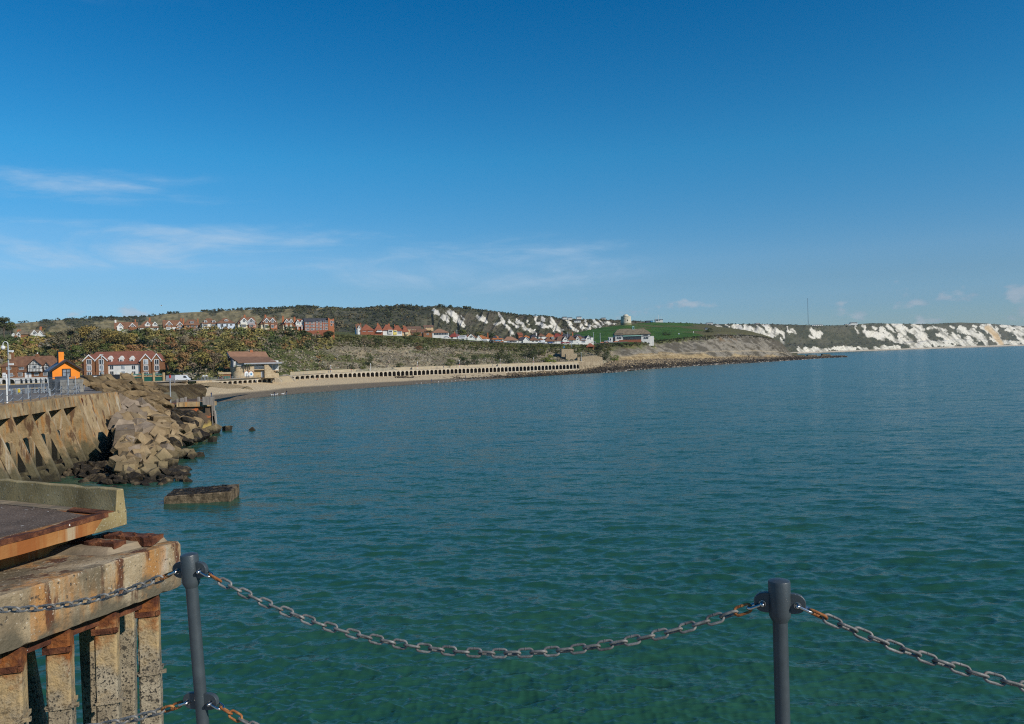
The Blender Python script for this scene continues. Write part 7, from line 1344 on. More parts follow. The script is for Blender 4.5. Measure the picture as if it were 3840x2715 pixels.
# ------------------------------------------------------------------ promenade walls
def wall_pt(px, off, z): D = promD(px) + off; return ptz(px, D, z)
def arch_bay(parent, o0, pa, pb, zb, zo, zt, zdeck, depth=6.5):
    """one bay: two half piers, an arched head, side walls and back"""
    x = (pb - pa); L_ = Vector((x.x, x.y, 0)).length; ux = Vector((x.x, x.y, 0)).normalized(); uy = Vector((-ux.y, ux.x, 0)); 
    if uy.y < 0: uy = -uy
    Mx = Matrix(((ux.x, uy.x, 0, pa.x - o0.x), (ux.y, uy.y, 0, pa.y - o0.y), (0, 0, 1, -o0.z), (0, 0, 0, 1)))
    p = L_ * .11; mb = MB(); mb.xf = Mx; zs = zo + (zt - zo) * .62; xm = L_ / 2; w = xm - p
    mb.box(0, p, 0, .34, zb, zdeck - .35); mb.box(L_ - p, L_, 0, .34, zb, zdeck - .35)
    if zo > zb + .2: mb.box(p, L_ - p, .02, .34, zb, zo)
    arc = [(xm + w * math.cos(q), zs + (zt - zs) * math.sin(q) ** .8) for q in [math.pi * i / 8 for i in range(9)]]
    for (a0_, b0_), (a1_, b1_) in zip(arc[:-1], arc[1:]): mb.prism_y([(a1_, b1_), (a0_, b0_), (a0_, zdeck - .35), (a1_, zdeck - .35)], 0, .34)
    mb.box(0, L_, -.12, .52, zdeck - .345, zdeck + .02)
    b = mb.build('arch_bay', M['arch_concrete'], parent); mb = MB(); mb.xf = Mx
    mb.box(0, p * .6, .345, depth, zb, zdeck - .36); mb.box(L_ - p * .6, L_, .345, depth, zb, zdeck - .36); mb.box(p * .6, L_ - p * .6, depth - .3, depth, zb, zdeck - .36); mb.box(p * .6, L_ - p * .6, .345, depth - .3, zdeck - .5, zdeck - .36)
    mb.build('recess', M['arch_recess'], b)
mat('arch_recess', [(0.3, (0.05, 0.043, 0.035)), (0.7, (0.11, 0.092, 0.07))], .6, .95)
def arcade(name, label, px0, px1, step_m, zt=5.35):
    o0 = wall_pt(px0, 0, PZ); r = empty(name, o0, 0, label, 'arcade', 'arched sea walls along the beach'); px = px0
    while px < px1 - 2:
        st = step_m * F / promD(px); nx = min(px1, px + st); zb = baseZ(px) - 1.4; zo = baseZ(px) + np.interp(px, [1450, 1560], [-.3, .1]); pa, pb = wall_pt(px, 0, 0), wall_pt(nx, 0, 0)
        arch_bay(r, o0, pa, pb, zb, zo, zt, PZ); px = nx
    return r
arcade('seafront_arcade', 'long pale promenade wall of dark open arches sweeping along the bay', 1087, 2173, 2.42, 5.5)
arcade('seafront_arcade', 'short promenade wall of low arches under the beach restaurant', 796, 1034, 2.02, 5.25)
def band(name, label, cat, pxs, off0, off1, z0, z1, m_, group=None):
    mb = MB(); o0 = wall_pt(pxs[0], off0, z0); P = [(wall_pt(px, off0, 0) - o0, wall_pt(px, off1, 0) - o0) for px in pxs]
    for (a, b), (c, d) in zip(P[:-1], P[1:]): mb.hexa([Vector((q.x, q.y, -.6)) for q in (a, c, d, b)], [Vector((q.x, q.y, z1 - z0)) for q in (a, c, d, b)])
    o = mb.build(name, M[m_]); o.location = o0; return tag(o, label, cat, group)
band('retaining_wall', 'low tan wall behind the promenade, under the grass slope', 'wall', list(range(1090, 2190, 50)) + [2190], 7.5, 8.2, PZ, 7.55, 'arch_wall')
band('rubble_wall', 'rough stone wall at the left end of the small arches', 'wall', [738, 770, 796], 0, 1.2, 3.4, PZ, 'rubble_stone')
def railing(name, label, pxs, off, z, h=1.05, m_='galvanised'):
    mb = MB(); o0 = wall_pt(pxs[0], off, z); prev = None
    for px in pxs:
        p = wall_pt(px, off, z) - o0; p.z = 0; mb.box(p.x - .035, p.x + .035, p.y - .035, p.y + .035, 0, h)
        if prev is not None:
            for hh in (h, h * .55): mb.tube([prev + Vector((0, 0, hh)), p + Vector((0, 0, hh))], .028, 5)
        prev = p
    o = mb.build(name, M[m_]); o.location = o0; return tag(o, label, 'railing', 'railings on the promenade edge')
railing('railing', 'thin metal railing along the top of the long arched wall', [1092 + 15.5 * i for i in range(70)], .35, PZ)
railing('railing', 'thin metal railing above the small arches by the restaurant', [742 + 13 * i for i in range(23)], .35, PZ)
# beach steps between the two arcades
o0 = wall_pt(1034, 0, 3.6); st = empty('beach_steps', o0, 0, 'concrete steps with side walls between the two arched walls', 'steps'); A_, B_ = wall_pt(1034, -.2, 0) - o0, wall_pt(1087, -.2, 0) - o0; ux = Vector((B_.x - A_.x, B_.y - A_.y, 0)); Ls = ux.length; ux.normalize(); uy = Vector((-ux.y, ux.x, 0)); Mx = Matrix(((ux.x, uy.x, 0, A_.x), (ux.y, uy.y, 0, A_.y), (0, 0, 1, 0), (0, 0, 0, 1)))
mb = MB(); mb.xf = Mx
for i in range(9): mb.box(.5, Ls - .5, -2.4 + i * .32, 3.0, i * .28 - .6, (i + 1) * .28 - .2)
mb.build('flight', M['arch_wall'], st)
for x in (0, Ls - .5):
    mb = MB(); mb.xf = Mx; mb.prism_x([(-2.8, -.6), (3, -.6), (3, 3.1), (.8, 3.1), (-2.8, .4)], x, x + .5); mb.build('side_wall', M['arch_concrete'], st)
mb = MB(); mb.xf = Mx
for x in (1.5, Ls - 1.6): mb.tube([(x, -2.4, .9), (x, .8, 3.4)], .05, 6); mb.tube([(x, -2.4, -.2), (x, -2.4, .9)], .05, 6); mb.tube([(x, .8, 2.2), (x, .8, 3.4)], .05, 6)
mb.build('handrail', M['blue_grey_steel'], st)
# blind arches and stone blocks at the end of the wall
o0 = wall_pt(2173, -.2, 2); bw = empty('blind_arcade', o0, 0, 'tan end wall with a row of filled in arches', 'wall'); pxs = [2173 + 11.2 * i for i in range(9)]
P = [wall_pt(px, -.2, 0) - o0 for px in pxs]; mb = MB()
for a, b in zip(P[:-1], P[1:]): mb.hexa([Vector((q.x, q.y, -2.0)) for q in (a, b, b + Vector((0, 4, 0)), a + Vector((0, 4, 0)))], [Vector((q.x, q.y, 5.2)) for q in (a, b, b + Vector((0, 4, 0)), a + Vector((0, 4, 0)))])
mat('blind_wall', [(0.3, (0.26, 0.20, 0.13)), (0.7, (0.38, 0.31, 0.21))], .5, .95, .3, 3, streak=((.17, .13, .085), (.7, .7, .15), .5, .62, .7)); mb.build('wall', M['blind_wall'], bw)
for a, b in zip(P[:-1], P[1:]):
    d = (b - a); d.z = 0; n_ = d.length; d.normalize(); mb = MB(); mb.tube([a + d * (n_ / 2 + n_ * .36 * math.cos(q)) + Vector((0, -.05, 2.6 + 2.0 * math.sin(q))) for q in [math.pi * i / 8 for i in range(9)]], .11, 5); mb.tube([a + d * (n_ * .86) + Vector((0, -.05, 2.6)), a + d * (n_ * .86) + Vector((0, -.05, -.5))], .11, 5); mb.build('blind_arch', M['wall_dark'], bw)
sb = empty('stone_stair_block', pt(2106, 1358, 575), 0, 'stepped rubble stone block with stairs at the far end of the arches', 'stone block'); s0_ = Vector(sb.location)
def sbox(px0, px1, yt, yb, D, dep, name='wall', m_='rubble_stone', peak=None):
    a, b = pt(px0, yb, D) - s0_, pt(px1, yb, D) - s0_; t0, t1 = pt(px0, yt, D) - s0_, pt(px1, yt, D) - s0_; mb = MB(); pr = [(a.x, a.z), (b.x, a.z), (b.x, t1.z)] + ([(pt(peak[0], peak[1], D) - s0_).xz[:]] if peak else []) + [(t0.x, t0.z)]
    y = a.y; return mb.prism_y(pr, y, y + dep).build(name, M[m_], sb)
sbox(2106, 2152, 1309, 1362, 590, 14, 'upper_block'); sbox(2122, 2165, 1327, 1362, 578, 10, 'lower_block'); sbox(2166, 2260, 1340, 1366, 572.5, 6, 'long_wall', 'rubble_stone', (2230, 1333)); sbox(2150, 2167, 1352, 1362, 568, 4, 'landing', 'arch_wall')
# promenade lamp posts
GLP = 'white lamp posts along the promenade'
for px, yb, yt, lb in ((1241, 1394, 1373, 'white promenade lamp post nearest the restaurant, above the widest sand'), (1390, 1388, 1364, 'promenade lamp post in front of the sandy scar'), (1566, 1381, 1360, 'promenade lamp post in front of the bare grey grass'), (1723, 1373, 1350, 'promenade lamp post beside the slanting dark shrub'), (1876, 1369, 1347, 'promenade lamp post below the white gabled bungalow'), (2001, 1363, 1341, 'promenade lamp post just left of the stone stair block')):
    D = promD(px) + 5; b = ptz(px, D, PZ); h = 24 * D / F; r = empty('lamp_post', b, 0, lb, 'lamp post', GLP); MB().lathe([(.16, 0), (.10, .9), (.07, h)], 10).build('pole', M['white_metal'], r); MB().lathe([(.10, h), (.24, h + .15), (.22, h + .55), (.05, h + .75)], 10).build('lamp', M['white_metal'], r); MB().lathe([(.17, h * .42), (.20, h * .44), (.20, h * .54), (.17, h * .56)], 10).build('life_ring_box', M['red_metal'] if px != 1390 else M['white_metal'], r)
for px, yb, yt, D, lb in ((2144, 1309, 1286, 640, 'grey street lamp on the grass above the stone stair block'), (2180, 1358, 1322, 572, 'green grey pole rising from the end of the long stone wall'), (2251, 1284, 1250, 700, 'tall street lamp at the start of the pavilion car park'), (2226, 1274, 1247, 690, 'thin street lamp beside the last white bungalow'), (1714, 1274, 1238, 596, 'thin street lamp above the parked caravan'), (2128, 1278, 1246, 668, 'thin pole among the solar panel roofs'), (383, 1424, 1330, 230, 'tall plain grey lamp column in front of the brick apartments')):
    r, h, k = lamp_mast(px, yb, yt, D, 2.2 if D > 300 else 5, lb, name='street_lamp', cat='street lamp', group='grey street lamps'); MB().box(-.5, .5, -.12, .12, h, h + .12).build('lamp_head', M['white_metal'], r)

# ------------------------------------------------------------------ orange signal house and the quay
B = Bld('signal_house', 'bright orange gabled house with orange chimney and dark window', 'house', 197, 1422, 131, 38); x1, _ = B.L(300, 1421); _, ze = B.L(250, 1380); _, za = B.L(249, 1347); xm = x1 / 2; dp = 5.0
B.p(MB().prism_y([(0, 0), (x1, 0), (x1, ze), (xm, za - .12), (0, ze)], 0, dp), 'wall', 'orange_paint'); B.p(MB().box(-.02, -.002, .0, dp, -.2, ze - .02), 'dark_side', 'dark_panel'); B.p(MB().box(.05, x1 - .05, .05, dp, -2.2, -.01), 'plinth', 'dark_panel')  # includes a near-black sheet over the whole left side
B.p(roof_front_gable(MB(), 0, x1, 0, dp, ze, za, .5, .16), 'roof', mat('roof_felt', (.16, .175, .21), 1, .55)); mb = MB(); barge(mb, 0, x1, 0, ze, za, .5, .28); B.p(mb, 'bargeboard', 'black_timber')
xw0, zw1 = B.L(232, 1383); xw1, zw0 = B.L(266, 1412); B.win(xw0, xw1, zw0, zw1, 0, cols=2, rows=2, frame='black_timber', glass='grey_glass', fw=.13); B.p(MB().box(0, x1, -.02, -.003, ze - .28, ze - .24), 'band', 'orange_paint')
xc0, zc1 = B.L(219, 1319, 1.6); xc1, _ = B.L(239, 1319, 1.6); c_ = B.p(MB().box(xc0, xc1, 1.6, 2.7, ze, zc1), 'chimney', 'orange_paint'); B.p(MB().box(xc0 - .06, xc1 + .06, 1.52, 2.78, zc1, zc1 + .14), 'chimney_cap', 'black_timber', c_); B.p(MB().box(xc0 - .05, xc0 - .002, 1.6, 2.7, ze, zc1 - .01), 'chimney_dark_side', 'black_timber', c_)  # includes a black sheet over the chimney's left side
def quay_box(name, label, cat, px0, px1, yt, D, dep, m_, ribs=0, rough=0.0):
    a = ptz(px0, D, QZ); b = ptz(px1, D, QZ); t = pt((px0 + px1) / 2, yt, D); r = empty(name, a, 0, label, cat); w, h = b.x - a.x, t.z - QZ; mb = MB()
    if rough:
        rr = random.Random(4); z = 0
        while z < h - .1:
            hh = min(h - z, rr.uniform(.4, .6)); x = 0
            while x < w - .05:
                ww = min(w - x, rr.uniform(.7, 1.3)); mb.box(x + .02, x + ww - .02, rr.uniform(-.08, .05), dep, z, z + hh - .03); x += ww
            z += hh
    else:
        mb.box(0, w, 0, dep, 0, h)
        for i in range(ribs): mb.box(w * (i + .3) / ribs, w * (i + .6) / ribs, -.05, 0.01, .1, h - .05)
    mb.build('body', M[m_], r); return r, w, h
mat('grey_stone', [(0.3, (0.19, 0.175, 0.15)), (0.7, (0.33, 0.31, 0.27))], 1.5, .95, .5, 5)
quay_box('black_tank', 'black panelled box under the left corner of the orange house', 'tank', 183, 207, 1430, 117, 2.5, 'dark_panel', 5); quay_box('dark_container', 'dark grey ribbed container between black box and stacked stone', 'container', 207, 225, 1412, 116.5, 2.5, 'blue_grey_steel', 6)
quay_box('stone_stack', 'stack of pale grey stone blocks in front of the orange house', 'stone stack', 226, 282, 1424, 116, 2.4, 'grey_stone', 0, 1)
# mesh fence panel
def fence_panel(label, px0, px1, D0, D1, h, n):
    a, b = ptz(px0, D0, QZ), ptz(px1, D1, QZ); r = empty('mesh_fence', a, 0, label, 'fence', 'temporary mesh fence panels on the quay'); d = b - a; mb = MB(); fr = MB()
    fr.tube([(0, 0, .05), (0, 0, h), d + Vector((0, 0, h)), d + Vector((0, 0, .05))], .04, 6); fr.build('frame', M['galvanised'], r)
    for i in range(1, n): mb.tube([d * (i / n) + Vector((0, 0, .1)), d * (i / n) + Vector((0, 0, h))], .008, 4)
    for i in range(1, 7): mb.tube([Vector((0, 0, h * i / 7)), d + Vector((0, 0, h * i / 7))], .008, 4)
    mb.build('wire_mesh', M['galvanised'], r)
fence_panel('mesh fence panel in front of the stacked stone and orange house', 183, 285, 113, 110, 2.3, 30); fence_panel('mesh fence panel left of the orange house', 60, 182, 122, 114, 1.9, 30)
# chain fence along the quay edge
cf = empty('chain_fence', HP(0, -.3, QZ), 0, 'grey quay edge fence of thin posts joined by two swagging chains', 'chain fence'); c0_ = Vector(cf.location); fp = []
def sedge(px): 
    a, b = 0.0, WLEN
    for _ in range(40):
        m = (a + b) / 2; a, b = (m, b) if project(HP(m, -.25, QZ))[0] < px else (a, m)
    return HP(a, -.25, QZ)
for px in (-60, -24, 12, 49, 84, 115, 149, 178, 206, 232, 258): fp.append(sedge(px))
fp += [ptz(282, 104, QZ), ptz(290, 109, QZ), ptz(297, 114, QZ), ptz(304, 119, QZ), ptz(312, 124, QZ), ptz(318, 131, QZ)]
for p in fp:
    q = p - c0_; mb = MB(); mb.lathe([(.035, 0), (.035, 1.2), (.055, 1.2), (.055, 1.32), (.02, 1.36)], 8, (0, 0)); o = mb.build('fence_post', M['blue_grey_steel'], cf); o.location = q
for a, b in zip(fp[:-1], fp[1:]):
    for z in (1.22, .6):
        q0, q1 = a - c0_ + Vector((0, 0, z)), b - c0_ + Vector((0, 0, z)); sg = .11 * (q1 - q0).length + .05
        MB().tube([q0.lerp(q1, t) + Vector((0, 0, -4 * sg * t * (1 - t))) for t in [i / 8 for i in range(9)]], .03, 5).build('chain', M['galvanised'], cf)
for px, yt, D, w, lb in ((27, 1404, 84, .07, 'tall white pole at the quay edge, left end'), (106, 1444, 95, .06, 'short grey pole behind the quay edge fence'), (257, 1404, 104, .09, 'thick grey pole in front of the stacked stone'), (187, 1458, 103, .09, 'grey bollard post beside the black box'), (156, 1420, 116, .05, 'thin grey pole in front of the white arches, nearer the middle'), (166, 1419, 117, .05, 'thin grey pole in front of the white arches, next to the black box')):
    b = ptz(px, D, QZ); t = pt(px, yt, D); r = empty('pole', b, 0, lb, 'pole', 'bare poles on the quay'); MB().lathe([(w * 1.6, 0), (w * 1.6, .06), (w, .08), (w, t.z - QZ), (w * .6, t.z - QZ + .03)], 10).build('shaft', M['galvanised' if px != 27 else 'white_metal'], r)
bb = empty('barrier', ptz(34, 112, QZ), 0, 'long dark blue grey beam on white feet across the quay', 'barrier'); d = ptz(183, 121, QZ) - Vector(bb.location); o0 = Vector((0, 0, .85))
mb = MB(); mb.hexa([o0 + Vector((0, 0, 0)), o0 + d, o0 + d + Vector((0, .3, 0)), o0 + Vector((0, .3, 0))], [o0 + Vector((0, 0, .5)), o0 + d + Vector((0, 0, .5)), o0 + d + Vector((0, .3, .5)), o0 + Vector((0, .3, .5))]); mb.build('beam', M['blue_grey_steel'], bb)
for i in range(9): q = d * ((i + .5) / 9); MB().box(q.x - .08, q.x + .08, q.y + .05, q.y + .25, 0, .849).build('foot', M['galvanised'], bb)
# lamp and camera post
r = empty('lamp_post', ptz(35, 134, QZ), 0, 'tall swan neck lamp post with cameras and white globe by the half timbered terrace', 'lamp post'); h = pt(31, 1298, 134).z - QZ
MB().lathe([(.26, 0), (.26, .1), (.20, .12), (.16, 3.6), (.12, 3.7), (.10, h)], 12).build('pole', M['galvanised'], r); mb = MB(); mb.tube([(0, 0, h)] + [(-.42 + .42 * math.cos(q), 0, h + .35 + .42 * math.sin(q)) for q in [math.pi * i / 8 for i in range(9)]] + [(-.84, 0, h + .1)], .06, 8); mb.build('swan_neck', M['white_metal'], r)
MB().lathe([(.05, h + .15), (.30, h), (.36, h - .25), (.25, h - .5), (.05, h - .58)], 14, (-.84, 0)).build('globe', M['white_metal'], r)
for z, x in ((h - 1.0, .35), (h - 3.2, .3)): MB().box(x - .3, x + .5, -.15, .15, z, z + .3).build('camera', M['white_metal'], r)
MB().box(.05, .35, -.2, .2, h - 2.2, h - 1.4).build('control_box', M['arch_concrete'], r); MB().box(-.9, .9, -.06, .06, h - 5.0, h - 4.9).build('crossbar', M['galvanised'], r)
qb = empty('yellow_box', ptz(69, 123, QZ), 0, 'small yellow box at the foot of the white arches', 'box'); MB().box(-.3, .3, -.2, .2, 0, .55).build('body', M['yellow_paint'], qb); MB().box(-.34, .34, -.24, .24, .55, .62).build('lid', M['white_metal'], qb)
# shed, tents, boat near the slipway
def gz(px, D): return float(np.interp(px, [600, 700], [6.3, 6.25]))
b = ptz(622, 315, 6.2); r = empty('beach_shed', b, 0, 'grey boarded shed beside the green pavilion', 'shed'); mb = MB(); mb.box(0, 4.4, 0, 3, -.5, 2.1)
for i in range(12): mb.box(i * .366 + .05, i * .366 + .3, -.04, .01, 0, 2.0)
mb.build('wall', M['grey_panel'], r); MB().box(-.1, 4.5, -.15, 3.1, 2.1, 2.2).build('roof', M['slate_tile'], r)
for px, lb in ((757, 'white tent canopy beside the left terrace of the restaurant'), (768, 'second white tent canopy with an open front near the restaurant')):
    b = ptz(px, promD(px) + 6, PZ); r = empty('beach_tent', b, 0, lb, 'tent', 'white tents by the restaurant'); MB().add([(0, 0, 1.5), (1.0, 0, 1.5), (1.0, 1, 1.5), (0, 1, 1.5), (.5, .5, 2.1)], [(0, 1, 4), (1, 2, 4), (2, 3, 4), (3, 0, 4), (3, 2, 1, 0)]).build('canopy', M['white_cloth'], r)
    for x in (.05, .95):
        for y in (.05, .95): MB().box(x - .03, x + .03, y - .03, y + .03, 0, 1.5).build('leg', M['galvanised'], r)
r = empty('rowing_boat', ptz(583, 236, 5.3), .2, 'small white upturned boat on the path above the boulders', 'boat'); mb = MB(); rows = [(-2.0, .1, .15), (-1.2, .55, .42), (0, .7, .5), (1.2, .6, .45), (1.9, .45, .38)]; vs = []
for x, w, hgt in rows: vs += [(x, -w, 0), (x, -w * .7, hgt * .8), (x, 0, hgt), (x, w * .7, hgt * .8), (x, w, 0)]
mb.add(vs, [(i * 5 + k, i * 5 + k + 1, i * 5 + k + 6, i * 5 + k + 5) for i in range(4) for k in range(4)] + [(0, 1, 2, 3, 4), (24, 23, 22, 21, 20)]); mb.build('hull', M['white_metal'], r)

# ------------------------------------------------------------------ headland details
r = empty('yellow_ball', land_px(2572, 1255, 2.4) + Vector((0, 0, .2)), 0, 'big yellow ball sign on the headland grass', 'ball'); k = r.location.y / F; MB().lathe([(.05, 0)] + [(5.0 * k * math.sin(q), 5.0 * k * (1 - math.cos(q))) for q in [math.pi * i / 14 for i in range(1, 14)]] + [(.05, 10 * k)], 24).build('ball', M['yellow_paint'], r, True); MB().lathe([(.12, -1.2), (.1, 1)], 8).build('stake', M['galvanised'], r)
for px, yb, w, h, m1, nm, lb, cat in ((2547, 1254, 4, 5, 'pale_blue_render', 'sign_board', 'small pale blue sign left of the yellow ball', 'sign'), (2115, 1306, 5, 8, 'blue_paint', 'sign_board', 'blue information board above the stone stair block', 'sign'), (2599, 1250, 2, 8, 'white_metal', 'marker_post', 'short white post right of the yellow ball', 'post')):
    p = land_px(px, yb, 2.0) if px != 2115 else pt(px, 1307, 632); k = p.y / F; r = empty(nm, p, 0, lb, cat); MB().box(-w * k / 2, w * k / 2, -.1, .1, h * k * .35, h * k).build('board', M[m1], r); MB().box(-.12, .12, -.08, .08, -.5, h * k * .35).build('post', M['galvanised'], r)
p = land_px(2651, 1235, 2.2); k = p.y / F; r = empty('clifftop_hut', p, 0, 'tiny white hut with blue door on the brown headland slope', 'hut'); MB().box(-4.5 * k, 4.5 * k, 0, 3, -1, 4.5 * k).build('wall', M['white_render'], r); roof_hip(MB(), -4.5 * k, 4.5 * k, 0, 3, 4.5 * k, 7 * k, .3).build('roof', M['slate_tile'], r); MB().box(-1 * k, 1.4 * k, -.06, .01, -.5, 3.6 * k).build('door', M['blue_paint'], r)
mat('bunker', [(0.3, (0.13, 0.105, 0.07)), (0.7, (0.22, 0.18, 0.125))], .3, .95, .4, 1)
for px0, px1, yt, yb, D, lb in ((3085, 3099, 1327, 1338, 1190, 'dark square concrete remnant at the tip of the reef'), (3099, 3116, 1328, 1338, 1192, 'pale rounded concrete remnant at the tip of the reef'), (2975, 3022, 1331, 1341, 1120, 'long low dark concrete slab at the foot of the headland'), (3030, 3066, 1330, 1341, 1150, 'long brown rock table near the tip of the reef')):
    a, b = pt(px0, yb, D), pt(px1, yb, D); z = pt(px0, yt, D).z; mb = MB(); w = b.x - a.x; hh = z - a.z
    mb.hexa([(0, 0, -2), (w, 0, -2), (w, 8, -2), (0, 8, -2)], [(.3, .3, hh), (w * .94, .3, hh * .9), (w * .94, 7, hh * .95), (.4, 7, hh)]); o = mb.build('concrete_remnant', M['bunker' if 'pale' in lb or 'brown' in lb else 'wall_dark']); o.location = a; tag(o, lb, 'ruin', 'concrete remnants on the reef')
rw_ = MB(); prv = None
for px in range(1660, 2460, 20):
    y = np.interp(px, [1660, 1750, 1900, 2100, 2240, 2350, 2460], [1275, 1281, 1287, 1291.5, 1289, 1283, 1278]); q = land_px(px, y, 2.6, 5) + Vector((0, 0, .5))
    if prv is not None: rw_.add([prv, q, q + Vector((0, 6, .25)), prv + Vector((0, 6, .25)), prv - Vector((0, 0, 2)), q - Vector((0, 0, 2)), q + Vector((0, 6, -2)), prv + Vector((0, 6, -2))], [(0, 1, 2, 3), (0, 4, 5, 1), (2, 6, 7, 3)])
    prv = q
tag(rw_.build('cliff_road', mat('road_asphalt', (.09, .088, .085), .5, .95)), kind='structure')
wl_ = MB(); prv = None
for px in range(2252, 2404, 15):
    q = land_px(px, np.interp(px, [2252, 2404], [1286, 1278.5]), 2.5, 5)
    if prv is not None: wl_.hexa([prv - Vector((0, 0, 2)), q - Vector((0, 0, 2)), q + Vector((0, .4, -2)), prv + Vector((0, .4, -2))], [prv + Vector((0, 0, .9)), q + Vector((0, 0, .9)), q + Vector((0, .4, .9)), prv + Vector((0, .4, .9))])
    prv = q
tag(wl_.build('low_brick_wall', M['orange_brick']), 'low orange brick wall in front of the pavilion car park', 'wall')

# ------------------------------------------------------------------ vehicles
def car_proto(kind):
    r = empty('parked_car', (0, 0, 0)); L_, W_, H_ = {'car': (4.2, 1.75, 1.5), 'van': (5.2, 2.0, 2.3), 'caravan': (6.4, 2.3, 2.7)}[kind]
    if kind == 'car': prof = [(-2.1, .35), (2.1, .35), (2.1, .75), (1.95, .88), (1.05, .98), (.55, 1.42), (-1.35, 1.5), (-1.95, 1.0), (-2.1, .85)]; gl = [(.95, 1.0), (.5, 1.38), (-1.3, 1.44), (-1.75, 1.02)]
    elif kind == 'van': prof = [(-2.6, .35), (2.6, .35), (2.6, .95), (2.0, 1.15), (1.35, 2.1), (1.1, 2.25), (-2.6, 2.3)]; gl = [(1.85, 1.2), (1.3, 2.0), (.5, 2.0), (.5, 1.2)]
    else: prof = [(-3.2, .5), (3.0, .5), (3.2, 1.2), (2.9, 2.5), (2.5, 2.7), (-2.9, 2.7), (-3.2, 2.2)]; gl = [(2.6, 1.4), (2.5, 2.1), (-2.3, 2.1), (-2.3, 1.4)]
    mb = MB(); mb.prism_y(prof, -W_ / 2, W_ / 2); b = mb.build('body', M['white_car'], r); bv = b.modifiers.new('edge', 'BEVEL'); bv.width = .12; bv.segments = 2
    MB().prism_y(gl, -W_ / 2 - .012, -W_ / 2 + .01).build('side_window', M['dark_glass'], r); MB().prism_y(gl, W_ / 2 - .01, W_ / 2 + .012).build('side_window', M['dark_glass'], r)
    for x in ((-1.3, 1.3) if kind == 'car' else (-1.7, 1.7) if kind == 'van' else (-.4, .5)):
        for s in (-1, 1):
            mb = MB(); mb.xf = Matrix.Translation((x, s * (W_ / 2 - .12), .33)) @ Matrix.Rotation(math.pi / 2, 4, 'X'); mb.lathe([(.33, -.13), (.33, .13)], 16); w = mb.build('wheel', M['rubber'], r); mb = MB(); mb.xf = Matrix.Translation((x, s * (W_ / 2 - .1), .33)) @ Matrix.Rotation(math.pi / 2, 4, 'X'); mb.lathe([(.19, -.16), (.19, .16)], 12); mb.build('rim', M['galvanised'], w)
    if kind != 'caravan':
        for s in (-.55, .55): MB().box(L_ / 2 - .06, L_ / 2 + .015, s - .18, s + .18, .62, .78).build('headlight', M['pale_glass'], r)
    return r
CARS = [('car', 1675, 1271, 'white_car', 'white car half behind the hedge of the wide white building'), ('caravan', 1734, 1276, 'white_car', 'white caravan parked beside the dark red roof'), ('car', 1818, 1282, 'white_car', 'white car under the orange roofed bungalow'), ('car', 1846, 1284, 'dark_car', 'black car left of the solar panel bungalow'), ('car', 1868, 1285, 'pale_blue_car', 'pale blue car in front of the solar panel bungalow'), ('car', 1889, 1285, 'silver_car', 'silver car left of the pale double roof'), ('car', 1922, 1287, 'dark_car', 'dark car under the pale double roof'), ('van', 2031, 1290, 'white_car', 'white van parked on the cliff road'), ('car', 2064, 1291, 'blue_car', 'dark blue car under the white box dormer'), ('car', 2111, 1292, 'red_car', 'bright red car under the big white gable'), ('car', 2131, 1292, 'red_car', 'second red car, on the side of the glass fronted bungalow'), ('car', 2149, 1291, 'silver_car', 'silver car in front of the glass fronted bungalow'), ('car', 2164, 1291, 'white_car', 'white car under the narrow white gable'), ('car', 2189, 1290, 'dark_car', 'black car under the glass balcony'), ('car', 2224, 1288, 'white_car', 'white car at the end of the bungalow road'), ('car', 2271, 1285, 'silver_car', 'silver car beside the white kiosk'), ('car', 2286, 1285, 'white_car', 'white car right in front of the white kiosk'), ('car', 2318, 1281, 'silver_car', 'silver car under the first pavilion wing'), ('car', 2338, 1280, 'blue_car', 'navy car left of the pavilion glass front'), ('car', 2353, 1280, 'dark_car', 'black car in front of the pavilion glass front'), ('car', 2377, 1279, 'dark_car', 'dark car in the middle of the pavilion front'), ('car', 2411, 1277, 'white_car', 'white car under the pavilion wing nearest the sea'), ('car', 2427, 1276, 'blue_car', 'blue car at the pavilion, beside the white one'), ('car', 2444, 1275, 'orange_car', 'orange red car at the far end of the pavilion')]
protos = {}
for kind, px, yb, col, lb in CARS:
    if kind not in protos: protos[kind] = o = car_proto(kind)
    else: o = dup(protos[kind])
    p = land_px(px, yb, 2.6, 5); o.location = p + Vector((0, -1.5, .6)); o.rotation_euler.z = R(12 + (180 if int(px) % 3 == 0 else 0)); o.name = {'car': 'parked_car', 'van': 'parked_van', 'caravan': 'caravan'}[kind]; tag(o, lb, {'car': 'car', 'van': 'van', 'caravan': 'caravan'}[kind], 'vehicles parked along the cliff road')
    for ch in o.children:
        if ch.name.startswith('body'): ch.material_slots[0].link = 'OBJECT'; ch.material_slots[0].material = M[col]
o = dup(protos['van']); o.name = 'parked_van'; o.location = ptz(686, 300, 6.1); o.rotation_euler.z = .1; tag(o, 'white and black van parked by the slipway rail', 'van', 'vehicles parked along the cliff road'); 

